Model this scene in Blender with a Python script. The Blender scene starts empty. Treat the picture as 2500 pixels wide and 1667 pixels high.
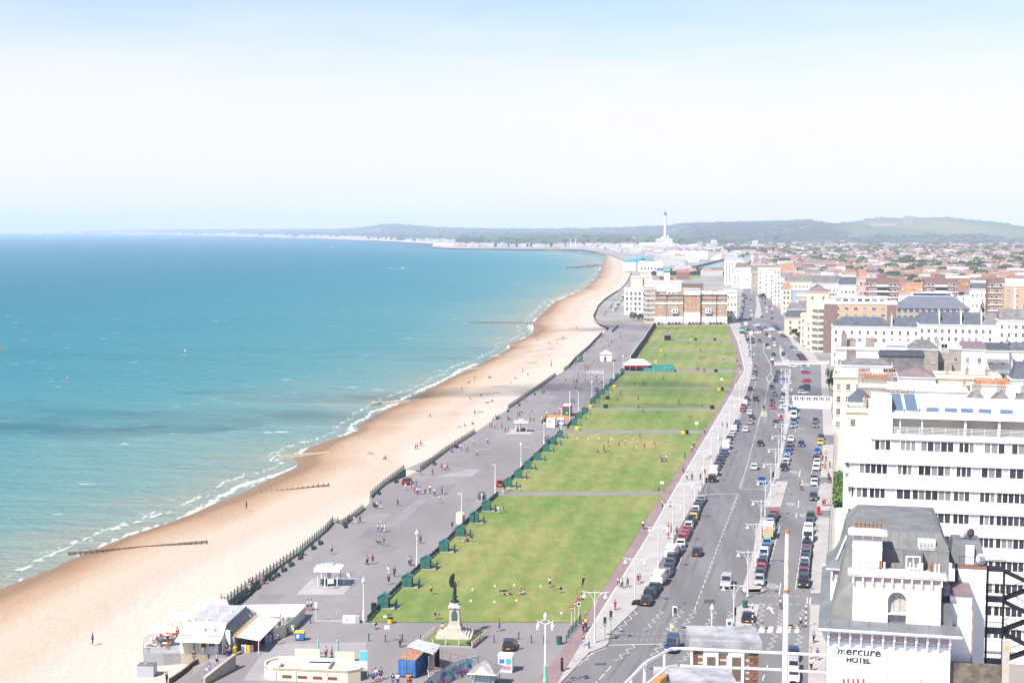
import bpy,bmesh,math,random
from math import cos,sin,pi,atan2,hypot
import numpy as np
from mathutils import Vector,Matrix
R=math.radians;V_=Vector;Rn=random.Random;rg0=range;en=enumerate
SC=bpy.context.scene
COL=SC.collection
rnd=Rn(7)
# camera, sky, sun, exposure
CAMH,F,PITCH=60.0,3500.0,math.atan((833.5-560.0)/3500.0)
cam_data=bpy.data.cameras.new('camera')
cam_data.sensor_width=36.0
cam_data.lens=F/2500.0*36.0
cam_data.clip_start=0.5
cam_data.clip_end=90000.0
cam=bpy.data.objects.new('camera',cam_data)
cam.location=(0,0,CAMH)
cam.rotation_euler=(pi/2-PITCH,0,0)
COL.objects.link(cam)
SC.camera=cam
SUN_EL,SUN_AZ=R(50),R(47)
world=bpy.data.worlds.new('World')
SC.world=world
world.use_nodes=True
wn,wl=world.node_tree.nodes,world.node_tree.links
wn.clear()
w_out=wn.new('ShaderNodeOutputWorld')
w_bg=wn.new('ShaderNodeBackground')
w_sky=wn.new('ShaderNodeTexSky')
w_sky.sky_type='NISHITA'
w_sky.sun_disc=False
w_sky.sun_elevation=SUN_EL
w_sky.sun_rotation=atan2(-cos(SUN_AZ),-sin(SUN_AZ))
w_sky.air_density=1.0
w_sky.dust_density=0.6
w_sky.ozone_density=3.0
w_bg.inputs['Strength'].default_value=0.085
w_tc=wn.new('ShaderNodeTexCoord')
w_sep=wn.new('ShaderNodeSeparateXYZ')
wl.new(w_tc.outputs['Generated'],w_sep.inputs[0])
w_map=wn.new('ShaderNodeMapping')
w_map.inputs['Scale'].default_value=(3.0,3.0,22.0)
wl.new(w_tc.outputs['Generated'],w_map.inputs['Vector'])
w_noise=wn.new('ShaderNodeTexNoise')
w_noise.inputs['Scale'].default_value=2.2
w_noise.inputs['Detail'].default_value=6.0
w_noise.inputs['Roughness'].default_value=0.55
wl.new(w_map.outputs[0],w_noise.inputs['Vector'])
w_add=wn.new('ShaderNodeMath');w_add.operation='MULTIPLY_ADD'
wl.new(w_noise.outputs['Fac'],w_add.inputs[0])
w_add.inputs[1].default_value=0.065
wl.new(w_sep.outputs['Z'],w_add.inputs[2])
w_ramp=wn.new('ShaderNodeValToRGB')
cr=w_ramp.color_ramp
cr.elements[0].position=0.0;cr.elements[0].color=(.93,.93,.93,1)
cr.elements[1].position=0.45;cr.elements[1].color=(.03,.03,.03,1)
for p_,v_ in((0.050,.95),(0.085,.98),(0.118,.96),(0.142,.72),(0.165,.44),(0.19,.22),(0.22,.12),(0.26,.08)):
 e_=cr.elements.new(p_);e_.color=(v_,v_,v_,1)
wl.new(w_add.outputs[0],w_ramp.inputs['Fac'])
w_mix=wn.new('ShaderNodeMixRGB')
wl.new(w_ramp.outputs['Color'],w_mix.inputs['Fac'])
wl.new(w_sky.outputs['Color'],w_mix.inputs['Color1'])
w_mix.inputs['Color2'].default_value=(5.95,5.75,6.25,1)
wl.new(w_mix.outputs['Color'],w_bg.inputs['Color'])
wl.new(w_bg.outputs[0],w_out.inputs['Surface'])
sun_data=bpy.data.lights.new('sun','SUN')
sun_data.energy=4.3
sun_data.angle=R(0.53)
sun_data.color=(1.0,0.955,0.89)
sun=bpy.data.objects.new('sun',sun_data)
sd=V_((cos(SUN_AZ)*cos(SUN_EL),sin(SUN_AZ)*cos(SUN_EL),-sin(SUN_EL)))
sun.rotation_euler=sd.to_track_quat('-Z','Y').to_euler()
sun.location=(-80,-20,150)
COL.objects.link(sun)
SC.view_settings.view_transform='Standard'
SC.view_settings.look='None'
SC.view_settings.exposure=1.0
SC.view_settings.gamma=1.0
SC.view_settings.use_curve_mapping=False
SC.cycles.use_denoising=True
SC.cycles.max_bounces=6
SC.cycles.diffuse_bounces=2
SC.cycles.glossy_bounces=2
SC.cycles.volume_bounces=2
SC.cycles.transparent_max_bounces=12
SC.cycles.sample_clamp_indirect=6.0
# helpers: picking points of the photograph on the ground
def ray(px,py):
 u=-(py-833.5)/F
 return V_(((px-1250.0)/F,cos(PITCH)+u*sin(PITCH),-sin(PITCH)+u*cos(PITCH)))
def G(px,py,z=0.0):
 d=ray(px,py);t=(z-CAMH)/d.z
 return V_((d.x*t,d.y*t,z))
def PD(px,py,Y):
 d=ray(px,py);t=Y/d.y
 return V_((d.x*t,Y,CAMH+d.z*t))
def W(*pts):
 return[(x*1.06293,y*1.06293)for x,y in pts]
def Zm(x0,y0,s,*pts):
 return[(x0+x*s,y0+y*s)for x,y in pts]
def at_y(poly,y):
 ps=sorted(poly,key=lambda p:p[1])
 if y<=ps[0][1]:a,b=ps[0],ps[1]
 elif y>=ps[-1][1]:a,b=ps[-2],ps[-1]
 else:
  for a,b in zip(ps,ps[1:]):
   if a[1]<=y<=b[1]:break
 t=(y-a[1])/max(1e-6,b[1]-a[1])
 return a[0]+(b[0]-a[0])*t
# helpers: materials
MATS={}
def nm(m):return m.node_tree.nodes,m.node_tree.links
def mat(name,col,rough=0.8,metal=0.0,var=0.0,scale=1.0,stretch=(1,1,1),spec=0.3,objcol=False,emit=None,bump=0.0,col2=None,coord='Object',detail=5.0,objvar=0.0,contrast=(.35,.65)):
 if name in MATS:return MATS[name]
 m=bpy.data.materials.new(name);m.use_nodes=True
 n,l=nm(m);b=n['Principled BSDF']
 b.inputs['Base Color'].default_value=(*col,1)
 b.inputs['Roughness'].default_value=rough
 b.inputs['Metallic'].default_value=metal
 b.inputs['Specular IOR Level'].default_value=spec
 src=None
 if objcol or objvar:
  oi=n.new('ShaderNodeObjectInfo')
  if objcol:src=oi.outputs['Color']
 if var>0 or col2 is not None:
  if coord=='World':
   g=n.new('ShaderNodeNewGeometry');vec=g.outputs['Position']
  else:
   tc=n.new('ShaderNodeTexCoord');vec=tc.outputs['Object']
  mp=n.new('ShaderNodeMapping');mp.inputs['Scale'].default_value=stretch
  l.new(vec,mp.inputs['Vector'])
  ns=n.new('ShaderNodeTexNoise');ns.inputs['Scale'].default_value=scale;ns.inputs['Detail'].default_value=detail
  ns.inputs['Roughness'].default_value=0.62
  l.new(mp.outputs[0],ns.inputs['Vector'])
  rp=n.new('ShaderNodeValToRGB')
  c2=col2 or tuple(c*(1+var)for c in col)
  c1=col if col2 is not None else tuple(c*(1-var)for c in col)
  rp.color_ramp.elements[0].position,rp.color_ramp.elements[1].position=contrast
  if objcol:
   rp.color_ramp.elements[0].color=(1-var,1-var,1-var,1);rp.color_ramp.elements[1].color=(1,1,1,1)
   l.new(ns.outputs['Fac'],rp.inputs['Fac'])
   mx=n.new('ShaderNodeMixRGB');mx.blend_type='MULTIPLY';mx.inputs['Fac'].default_value=1
   l.new(src,mx.inputs['Color1']);l.new(rp.outputs['Color'],mx.inputs['Color2']);src=mx.outputs['Color']
  else:
   rp.color_ramp.elements[0].color=(*c1,1);rp.color_ramp.elements[1].color=(*c2,1)
   l.new(ns.outputs['Fac'],rp.inputs['Fac']);src=rp.outputs['Color']
  if bump:
   bp=n.new('ShaderNodeBump');bp.inputs['Strength'].default_value=bump;bp.inputs['Distance'].default_value=0.1
   l.new(ns.outputs['Fac'],bp.inputs['Height']);l.new(bp.outputs[0],b.inputs['Normal'])
 if objvar:
  hv=n.new('ShaderNodeHueSaturation')
  mr=n.new('ShaderNodeMapRange');mr.inputs['To Min'].default_value=1-objvar;mr.inputs['To Max'].default_value=1+objvar
  l.new(oi.outputs['Random'],mr.inputs['Value']);l.new(mr.outputs[0],hv.inputs['Value'])
  if src is not None:l.new(src,hv.inputs['Color'])
  else:hv.inputs['Color'].default_value=(*col,1)
  src=hv.outputs['Color']
 if src is not None:l.new(src,b.inputs['Base Color'])
 if emit:
  b.inputs['Emission Color'].default_value=(*col,1);b.inputs['Emission Strength'].default_value=emit
 MATS[name]=m
 return m
# helpers: meshes
class MB:
 def __init__(s):s.v,s.f,s.m,s.cur=[],[],[],0
 def mi(s,i):s.cur=i;return s
 def poly(s,pts):
  n=len(s.v);s.v+=[tuple(p)for p in pts];s.f.append(tuple(rg0(n,n+len(pts))));s.m.append(s.cur);return s
 def box(s,cx,cy,cz,sx,sy,sz,rz=0.0,taper=1.0):
  c,sn=cos(rz),sin(rz);n=len(s.v)
  for z,k in((cz,1.0),(cz+sz,taper)):
   for dx,dy in((-1,-1),(1,-1),(1,1),(-1,1)):
    x,y=dx*sx/2*k,dy*sy/2*k
    s.v.append((cx+x*c-y*sn,cy+x*sn+y*c,z))
  for q in((3,2,1,0),(4,5,6,7),(0,1,5,4),(1,2,6,5),(2,3,7,6),(3,0,4,7)):
   s.f.append(tuple(n+i for i in q));s.m.append(s.cur)
  return s
 def prism(s,poly,z0,z1):
  a=sum(poly[i][0]*poly[(i+1)%len(poly)][1]-poly[(i+1)%len(poly)][0]*poly[i][1]for i in rg0(len(poly)))
  if a<0:poly=poly[::-1]
  n,k=len(s.v),len(poly)
  for z in(z0,z1):s.v+=[(p[0],p[1],z)for p in poly]
  s.f.append(tuple(n+i for i in reversed(rg0(k))));s.m.append(s.cur)
  s.f.append(tuple(n+k+i for i in rg0(k)));s.m.append(s.cur)
  for i in rg0(k):
   j=(i+1)%k;s.f.append((n+i,n+j,n+k+j,n+k+i));s.m.append(s.cur)
  return s
 def loft(s,rings,cap=True):
  n,k=len(s.v),len(rings[0])
  for r in rings:s.v+=[tuple(p)for p in r]
  for a in rg0(len(rings)-1):
   for i in rg0(k):
    j=(i+1)%k;s.f.append((n+a*k+i,n+a*k+j,n+(a+1)*k+j,n+(a+1)*k+i));s.m.append(s.cur)
  if cap:
   s.f.append(tuple(n+i for i in reversed(rg0(k))));s.m.append(s.cur)
   s.f.append(tuple(n+(len(rings)-1)*k+i for i in rg0(k)));s.m.append(s.cur)
  return s
 def lathe(s,x,y,prof,k=8):
  return s.loft([[(x+r*cos(2*pi*i/k),y+r*sin(2*pi*i/k),z)for i in rg0(k)]for r,z in prof])
 def tube(s,pts,r,k=6,r1=None):
  pts=[V_(p)for p in pts];rings=[]
  for i,p in en(pts):
   d=(pts[min(i+1,len(pts)-1)]-pts[max(i-1,0)]).normalized()
   u=d.cross(V_((0,0,1)));
   if u.length<1e-3:u=V_((1,0,0))
   u.normalize();v=u.cross(d)
   rr=r if r1 is None else r+(r1-r)*i/(len(pts)-1)
   rings.append([p+(u*cos(2*pi*j/k)-v*sin(2*pi*j/k))*rr for j in rg0(k)])
  return s.loft(rings)
 def roof(s,x0,x1,y0,y1,z0,z1,axis='x',hip=0.0,eave=0.0):
  x0-=eave;x1+=eave;y0-=eave;y1+=eave
  n=len(s.v)
  if axis=='x':
   ym=(y0+y1)/2
   s.v+=[(x0,y0,z0),(x1,y0,z0),(x1,y1,z0),(x0,y1,z0),(x0+hip,ym,z1),(x1-hip,ym,z1)]
   fs=((0,1,5,4),(2,3,4,5),(1,2,5),(3,0,4),(3,2,1,0))
  else:
   xm=(x0+x1)/2
   s.v+=[(x0,y0,z0),(x1,y0,z0),(x1,y1,z0),(x0,y1,z0),(xm,y0+hip,z1),(xm,y1-hip,z1)]
   fs=((1,2,5,4),(3,0,4,5),(0,1,4),(2,3,5),(3,2,1,0))
  for q in fs:s.f.append(tuple(n+i for i in q));s.m.append(s.cur)
  return s
 def mesh(s,name,mats,smooth=False):
  me=bpy.data.meshes.new(name);me.from_pydata(s.v,[],s.f)
  for m in(mats if isinstance(mats,(list,tuple))else[mats]):me.materials.append(m)
  if len(me.materials)>1:me.polygons.foreach_set('material_index',s.m)
  if smooth:me.polygons.foreach_set('use_smooth',[True]*len(me.polygons))
  me.update();return me
 def O(s,name,mats,parent=None,smooth=False,loc=None,rz=0.0):
  return link(name,s.mesh(name,mats,smooth),parent,loc,rz)
Bx=lambda *a,**k:MB().box(*a,**k)
def link(name,me,parent=None,loc=None,rz=0.0):
 o=bpy.data.objects.new(name,me);COL.objects.link(o)
 if parent is not None:o.parent=parent
 if loc is not None:o.location=loc
 if rz:o.rotation_euler=(0,0,rz)
 return o
def tag(o,label=None,cat=None,group=None,kind=None):
 if label:o['label']=label
 if cat:o['category']=cat
 if group:o['group']=group
 if kind:o['kind']=kind
 return o
def thing(name,label,cat,loc=(0,0,0),rz=0.0,group=None,scale=None):
 o=bpy.data.objects.new(name,None);COL.objects.link(o)
 o.empty_display_size=0.5
 o.location=loc;o.rotation_euler=(0,0,rz)
 if scale:o.scale=scale if isinstance(scale,(tuple,list))else(scale,)*3
 return tag(o,label,cat,group)
KIDS={}
def remember(root):
 KIDS[root.name]=[c for c in COL.objects if c.parent==root]
 for c in KIDS[root.name]:KIDS[c.name]=[g for g in COL.objects if g.parent==c]
 return root
def dup(root,loc,rz=0.0,label=None,group=None,color=None,scale=None,recolor=()):
 r=root.copy();COL.objects.link(r);r.location=loc;r.rotation_euler=(0,0,rz)
 if label:r['label']=label
 if group:r['group']=group
 if scale:r.scale=scale if isinstance(scale,(tuple,list))else(scale,)*3
 if color and r.type=='MESH':r.color=(*color,1)
 for ch in KIDS.get(root.name,()):
  c=ch.copy();COL.objects.link(c);c.parent=r
  for key,cc in recolor:
   if ch.name.split('.')[0]==key:c.color=(*cc,1)
  for g in KIDS.get(ch.name,()):
   d=g.copy();COL.objects.link(d);d.parent=c
 return r
ORD='first second third fourth fifth sixth seventh eighth ninth tenth eleventh twelfth thirteenth fourteenth fifteenth sixteenth seventeenth eighteenth nineteenth'.split()
def ordn(i):
 if i<19:return ORD[i]
 n=i+1;T={2:'twent',3:'thirt',4:'fort',5:'fift',6:'sixt',7:'sevent',8:'eight',9:'ninet'}
 if n%10==0:return T[n//10]+'ieth'
 return T[n//10]+'y-'+ORD[n%10-1]
# outlines read from the photograph
SEA_Z=-4.0
SHORE=W((-330,1500),(0,1352),(110,1310),(180,1277),(300,1228),(420,1190),(500,1152),(560,1130),(640,1090),(690,1068),(672,1052),(720,1022),(780,1003),(822,990),(818,980),(870,950),(935,918),(985,892),(1050,860),(1130,822),(1170,800),(1166,792),(1215,772),(1228,758),(1222,745),(1252,712),(1278,690),(1335,668),(1368,640),(1378,622),(1382,611),(1372,600),(1346,590),(1320,584))+[(1336,613),(1157,609.5),(1072,606.5)]
RAIL=Zm(700,1100,.2551,(-780,1595),(-470,1375),(0,1060),(130,970),(370,770),(440,690),(740,560),(930,330),(1130,180),(1280,190),(1530,0))+Zm(1000,850,.2232,(610,990),(720,920),(1080,660),(1360,470),(1600,300),(1740,220),(1820,120),(1960,0))+[(1470,815),(1489,802),(1494,797)]
UPPER=[(395,1760),(455,1667),(520,1600),(560,1560),(545,1520)]+RAIL[2:-1]+[(1487,803),(1462,790),(1450,780),(1447,772),(1458,750),(1474,733),(1490,722),(1506,712),(1520,700),(1532,686),(1540,668),(1536,650),(1518,634),(1490,620),(1440,606),(1400,600)]
HUTS=[(870,1545),(897,1518),(926,1485),(983,1427),(1026,1386),(1070,1347),(1108,1307),(1144,1273),(1174,1245),(1218,1205),(1232,1187),(1272,1149),(1330,1093),(1393,1033),(1442,982),(1491,939),(1523,911),(1539,875),(1568,832),(1597,790),(1601,780)]
LAWN_R=[(1418,1520),(1480,1424),(1619,1202),(1706,1072),(1752,1000),(1801,907),(1797,870),(1794,849),(1782,815),(1778,794),(1775,782)]
CYC_R=[(1340,1700),(1425,1560),(1480,1470),(1586,1300),(1642,1202),(1724,1064),(1774,980),(1811,914),(1817,903),(1809,868),(1800,834),(1782,794),(1779,782),(1776,770)]
CYC_L=[(1270,1700),(1365,1600)]+LAWN_R
KERB=[(1345,1690),(1400,1633),(1438,1592),(1477,1577),(1485,1569),(1492,1542),(1554,1483),(1623,1353),(1702,1213),(1723,1177),(1761,1086),(1803,1022),(1822,964),(1832,930),(1838,891),(1830,859),(1820,825),(1806,790),(1807,758),(1811,734),(1815,711),(1808,690),(1795,672)]
MED_L=[(1760,1690),(1780,1560),(1797,1490),(1809,1445),(1835,1363),(1850,1284),(1865,1236),(1885,1177),(1904,1103),(1914,1061),(1918,1020),(1913,987),(1911,950),(1916,903),(1903,868),(1901,838)]
MED_R=[(1822,1690),(1835,1570),(1846,1490),(1858,1440),(1872,1363),(1884,1260),(1890,1235),(1904,1160),(1912,1103),(1921,1061),(1931,1020),(1927,987),(1926,950),(1932,903),(1916,868),(1911,838)]
SERV_R=[(1972,1690),(1975,1570),(1979,1437),(1988,1290),(1998,1200),(2004,1153),(2010,1061),(2008,1000)]
FRONT=[(2010,1760),(2016,1600),(2020,1430),(2028,1243),(2031,1167),(2037,1064),(2040,1000)]
def strip(name,L,Rr,z,m,y0,y1,n=60,kind='structure',cols=1,zf=None):
 mb=MB();vs=[]
 ta,tb=1.0/(y0-548.0),1.0/(y1-548.0)
 ys=sorted(set([y0,y1]+[p[1]for p in L+Rr if y0<p[1]<y1]+[548.0+1.0/(ta+(tb-ta)*i/n)for i in rg0(n+1)]))
 for y in ys:
  xa,xb=at_y(L,y),at_y(Rr,y)
  for c in rg0(cols+1):
   t=c/cols;zz=z if zf is None else zf(t)
   vs.append(tuple(G(xa+(xb-xa)*t,y,zz)))
 k=cols+1;fs=[]
 for r in rg0(len(ys)-1):
  for c in rg0(cols):
   fs.append((r*k+c+k,r*k+c+k+1,r*k+c+1,r*k+c))
 mb.v,mb.f,mb.m=vs,fs,[0]*len(fs)
 o=mb.O(name,m)
 if kind:o['kind']=kind
 return o
def sheet(name,pts,z,m,kind='structure',parent=None,thick=None):
 w=[G(x,y,z)for x,y in pts];c=sum(w,V_())/len(w)
 mb=MB()
 if thick:mb.prism([(p.x,p.y)for p in w],z-thick,z)
 else:
  a=sum(w[i].x*w[(i+1)%len(w)].y-w[(i+1)%len(w)].x*w[i].y for i in rg0(len(w)))
  mb.poly(w if a>0 else w[::-1])
 o=mb.O(name,m,parent)
 if kind:o['kind']=kind
 return o
# sea
def sea_material():
 m=bpy.data.materials.new('sea_water');m.use_nodes=True
 n,l=nm(m);b=n['Principled BSDF']
 at=n.new('ShaderNodeAttribute');at.attribute_name='shore';
 g=n.new('ShaderNodeNewGeometry')
 def noise(scale,st,detail=4):
  mp=n.new('ShaderNodeMapping');mp.inputs['Scale'].default_value=st;mp.inputs['Rotation'].default_value=(0,0,R(-12))
  l.new(g.outputs['Position'],mp.inputs['Vector'])
  t=n.new('ShaderNodeTexNoise');t.inputs['Scale'].default_value=scale;t.inputs['Detail'].default_value=detail
  l.new(mp.outputs[0],t.inputs['Vector']);return t.outputs['Fac']
 def math_(op,a,bb=None,c=None):
  t=n.new('ShaderNodeMath');t.operation=op
  for i,v in en((a,bb,c)):
   if v is None:continue
   if isinstance(v,(int,float)):t.inputs[i].default_value=v
   else:l.new(v,t.inputs[i])
  return t.outputs[0]
 def ramp(fac,els):
  r=n.new('ShaderNodeValToRGB');e=r.color_ramp.elements
  e[0].position,e[0].color=els[0][0],(*els[0][1],1);e[1].position,e[1].color=els[-1][0],(*els[-1][1],1)
  for p,c in els[1:-1]:x=e.new(p);x.color=(*c,1)
  l.new(fac,r.inputs['Fac']);return r.outputs['Color']
 big=noise(.0035,(1,.55,1),5)
 mid=noise(.02,(.5,1.6,1),5)
 sh=at.outputs['Fac']
 wob=math_('ADD',math_('MULTIPLY_ADD',big,.22,math_('MULTIPLY_ADD',mid,.07,-.145)),sh)
 cloud_shade=math_('MULTIPLY_ADD',noise(.006,(.45,1.5,1),6),(.32),-.16)  # streaky cloud shade painted into the water colour by noise
 wob=math_('ADD',wob,math_('MULTIPLY',cloud_shade,math_('MINIMUM',math_('MULTIPLY',sh,2.5),1.0)))
 deep=ramp(wob,[(0.0,(.200,.225,.190)),(.04,(.125,.215,.205)),(.14,(.055,.185,.205)),(.36,(.026,.158,.196)),(.70,(.015,.135,.178)),(1.0,(.014,.124,.170))])
 dist=math_('MULTIPLY',sh,600.0)
 wn1=noise(.06,(1,.35,1),5);wn2=noise(.8,(1,.35,1),8)
 line=math_('ADD',dist,math_('MULTIPLY_ADD',wn1,16.0,-8.0))
 def band(c,w):
  t=math_('SUBTRACT',1.0,math_('MULTIPLY',math_('ABSOLUTE',math_('SUBTRACT',line,c)),1.0/w));return math_('MAXIMUM',t,0.0)
 bands=math_('MAXIMUM',math_('MULTIPLY',band(.6,2.4),.84),math_('MULTIPLY',band(7.0,3.5),.46))
 foam=math_('MULTIPLY',math_('SUBTRACT',math_('ADD',bands,math_('MULTIPLY',wn2,1.9)),1.38),2.2)
 caps=math_('MULTIPLY',math_('SUBTRACT',noise(.13,(.6,1.7,1),6),.700),12.0)
 foamc=n.new('ShaderNodeClamp');l.new(math_('MAXIMUM',foam,caps),foamc.inputs['Value'])
 mx=n.new('ShaderNodeMixRGB');l.new(foamc.outputs[0],mx.inputs['Fac']);l.new(deep,mx.inputs['Color1']);mx.inputs['Color2'].default_value=(.75,.77,.78,1)
 l.new(mx.outputs['Color'],b.inputs['Base Color'])
 rg=math_('MULTIPLY_ADD',foamc.outputs[0],.4,.46);l.new(rg,b.inputs['Roughness'])
 b.inputs['IOR'].default_value=1.33;b.inputs['Specular IOR Level'].default_value=.12
 bp=n.new('ShaderNodeBump');bp.inputs['Strength'].default_value=1.0;bp.inputs['Distance'].default_value=1.0
 hs=math_('ADD',math_('MULTIPLY',noise(.09,(.6,1.7,1),5),2.6),math_('MULTIPLY',noise(.5,(.7,1.4,1),3),.5))
 l.new(hs,bp.inputs['Height']);l.new(bp.outputs[0],b.inputs['Normal'])
 return m
shore_w=[G(x,y,SEA_Z)for x,y in SHORE]
SHN=np.array([(p.x,p.y)for p in shore_w])
def shore_dist(P):
 a,b=SHN[:-1],SHN[1:];best=np.full(len(P),1e9)
 for i in rg0(len(a)):
  d=b[i]-a[i];t=np.clip(((P-a[i])@d)/(d@d+1e-9),0,1)
  best=np.minimum(best,np.hypot(*(P-(a[i]+t[:,None]*d)).T))
 return best
def make_sea():
 ys=[120.0]
 while ys[-1]<24000:ys.append(ys[-1]*1.018 if ys[-1]<2500 else ys[-1]*1.12)
 us=np.concatenate([np.linspace(-.6,-.42,8)[:-1],np.linspace(-.42,.16,130)])
 V=np.array([(u*y,y,SEA_Z)for y in ys for u in us]);nx=len(us)
 me=bpy.data.meshes.new('sea')
 fs=[(r*nx+c,r*nx+c+1,(r+1)*nx+c+1,(r+1)*nx+c)for r in rg0(len(ys)-1)for c in rg0(nx-1)]
 me.from_pydata([tuple(v)for v in V],[],fs)
 at=me.attributes.new('shore','FLOAT','POINT')
 at.data.foreach_set('value',np.clip(shore_dist(V[:,:2])/600.0,0,1.0).astype(np.float32))
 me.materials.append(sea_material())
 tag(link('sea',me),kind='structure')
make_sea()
# beach
def beach_material():
 m=bpy.data.materials.new('beach_shingle');m.use_nodes=True
 n,l=nm(m);b=n['Principled BSDF']
 at=n.new('ShaderNodeAttribute');at.attribute_name='wet'
 g=n.new('ShaderNodeNewGeometry')
 def noise(sc,st=(1,1,1),d=5):
  mp=n.new('ShaderNodeMapping');mp.inputs['Scale'].default_value=st;mp.inputs['Rotation'].default_value=(0,0,R(-24))
  l.new(g.outputs['Position'],mp.inputs['Vector'])
  t=n.new('ShaderNodeTexNoise');t.inputs['Scale'].default_value=sc;t.inputs['Detail'].default_value=d;l.new(mp.outputs[0],t.inputs['Vector']);return t.outputs['Fac']
 def mth(op,a,bb):
  t=n.new('ShaderNodeMath');t.operation=op
  for i,v in en((a,bb)):
   if isinstance(v,(int,float)):t.inputs[i].default_value=v
   else:l.new(v,t.inputs[i])
  return t.outputs[0]
 w=mth('ADD',at.outputs['Fac'],mth('MULTIPLY',mth('SUBTRACT',noise(.12,(1,.3,1)),.5),.10))
 w=mth('ADD',w,mth('MULTIPLY',mth('SUBTRACT',noise(.035,(1,.2,1)),.5),.26))
 r=n.new('ShaderNodeValToRGB');e=r.color_ramp.elements
 e[0].position,e[0].color=0.0,(.20,.135,.088,1)
 e[1].position,e[1].color=1.0,(.475,.405,.352,1)
 for p,c in((.05,(.20,.125,.075)),(.11,(.315,.205,.13)),(.20,(.375,.275,.195)),(.30,(.44,.35,.28)),(.42,(.425,.34,.27)),(.52,(.47,.396,.34))):
  x=e.new(p);x.color=(*c,1)
 l.new(w,r.inputs['Fac'])
 fine=n.new('ShaderNodeValToRGB');fine.color_ramp.elements[0].color=(.93,.92,.91,1);fine.color_ramp.elements[1].color=(1.06,1.06,1.06,1)
 fine.color_ramp.elements[0].position,fine.color_ramp.elements[1].position=.38,.62
 l.new(noise(1.8,(1,.6,1),8),fine.inputs['Fac'])
 mx=n.new('ShaderNodeMixRGB');mx.blend_type='MULTIPLY';mx.inputs['Fac'].default_value=1
 l.new(r.outputs['Color'],mx.inputs['Color1']);l.new(fine.outputs['Color'],mx.inputs['Color2'])
 l.new(mx.outputs['Color'],b.inputs['Base Color']);b.inputs['Roughness'].default_value=.9;b.inputs['Specular IOR Level'].default_value=.2
 bp=n.new('ShaderNodeBump');bp.inputs['Strength'].default_value=.25;bp.inputs['Distance'].default_value=.35
 l.new(noise(.8,(1,.45,1),7),bp.inputs['Height']);l.new(bp.outputs[0],b.inputs['Normal'])
 return m
def make_beach():
 ys=[612+6*i for i in rg0(12)]+[690+10*i for i in rg0(52)]+[1210+20*i for i in rg0(26)]
 K=40;V=[];wet=[]
 for y in ys:
  xs=at_y(SHORE[:31],y);xu=at_y(UPPER,y)
  a=G(xs,y,SEA_Z);b=G(xu,y,-1.6)
  d0=V_((b.x-a.x,b.y-a.y));Lr=d0.length
  a0=V_((a.x,a.y))-d0.normalized()*14
  for c in rg0(K+1):
   t=(c/K)**1.15
   p=a0.lerp(V_((b.x,b.y)),t);s=(p-V_((a.x,a.y))).dot(d0.normalized())
   h=SEA_Z+(s*.13 if s<8 else 1.04+(1.36*(1-math.exp(-(s-8)/14.0))))
   h=min(h,-1.45)+(.12*sin(p.y*.045+s*.2)if s>10 else 0)
   V.append((p.x,p.y,h));wet.append(max(0,s)/(70.0+max(0,p.y-700)*.06))
 me=bpy.data.meshes.new('beach');k=K+1
 me.from_pydata(V,[],[(r*k+c+k,r*k+c+k+1,r*k+c+1,r*k+c)for r in rg0(len(ys)-1)for c in rg0(K)])
 at=me.attributes.new('wet','FLOAT','POINT');at.data.foreach_set('value',np.clip(np.array(wet,dtype=np.float32),0,1))
 me.materials.append(beach_material());me.polygons.foreach_set('use_smooth',[True]*len(me.polygons))
 tag(link('beach',me),kind='structure')
make_beach()
# land, promenade, lawns, roads
m_town=mat('town_ground',(.25,.235,.215),var=.25,scale=.01,coord='World')
LAND_FAR=[(3500,232),(4200,215),(4330,170),(4420,20),(4520,-120),(4800,-244),(5950,-300),(6100,-330),(7460,-640),(9300,-1200),(11500,-2000),(16000,-3700),(20000,-5750),(21500,-6100),(23500,-5600)]
def land_left(Y):
 pts=[(150,-35),(187,-41),(196,-41)]+[(G(x,y).y,G(x,y).x+1.0)for x,y in UPPER[5:]if 606<y<1540 and G(x,y).y<3400]+LAND_FAR
 pts.sort()
 for p,q in zip(pts,pts[1:]):
  if p[0]<=Y<=q[0]:return p[1]+(q[1]-p[1])*(Y-p[0])/max(1e-6,q[0]-p[0])
 return pts[-1][1]
def make_land():
 ys=[150,187]+[187*1.028**i for i in rg0(1,173)]+[4330,4420,4520,4800]
 ys=sorted(y for y in ys if y<23500)+[23500]
 mb=MB()
 for y in ys:mb.v+=[(land_left(y),y,-.08),(max(400,y*.6),y,-.08)]
 n=len(ys);mb.f=[(2*i,2*i+1,2*i+3,2*i+2)for i in rg0(n-1)];mb.m=[0]*(n-1)
 tag(mb.O('land',m_town),kind='structure')
 fb=MB()
 fy=[y for y in ys if y>4300]
 for y in fy:fb.v+=[(land_left(y)-25,y,-.02),(land_left(y)+30+(y-4300)*.028,y,-.02)]
 fb.f=[(2*i,2*i+1,2*i+3,2*i+2)for i in rg0(len(fy)-1)];fb.m=[0]*(len(fy)-1)
 tag(fb.O('far_beach',mat('far_shingle',(.50,.42,.35),rough=.9)),kind='structure')
make_land()
m_prom=mat('promenade_asphalt',(.205,.186,.187),var=.15,scale=.05,coord='World',stretch=(1,.3,1),rough=.9)
m_road=mat('road_asphalt',(.155,.147,.150),var=.17,scale=.09,coord='World',stretch=(1.5,.12,1),rough=.88)
m_serv=mat('service_road_asphalt',(.165,.158,.159),var=.10,scale=.08,coord='World',rough=.88)
m_pave=mat('pavement_slabs',(.345,.318,.305),var=.10,scale=.25,coord='World',rough=.9)
m_cycle=mat('red_asphalt',(.225,.158,.158),var=.10,scale=.12,coord='World',rough=.9)
m_line=mat('white_road_paint',(.50,.49,.48),var=.12,scale=1.5,coord='World',rough=.7)
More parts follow.
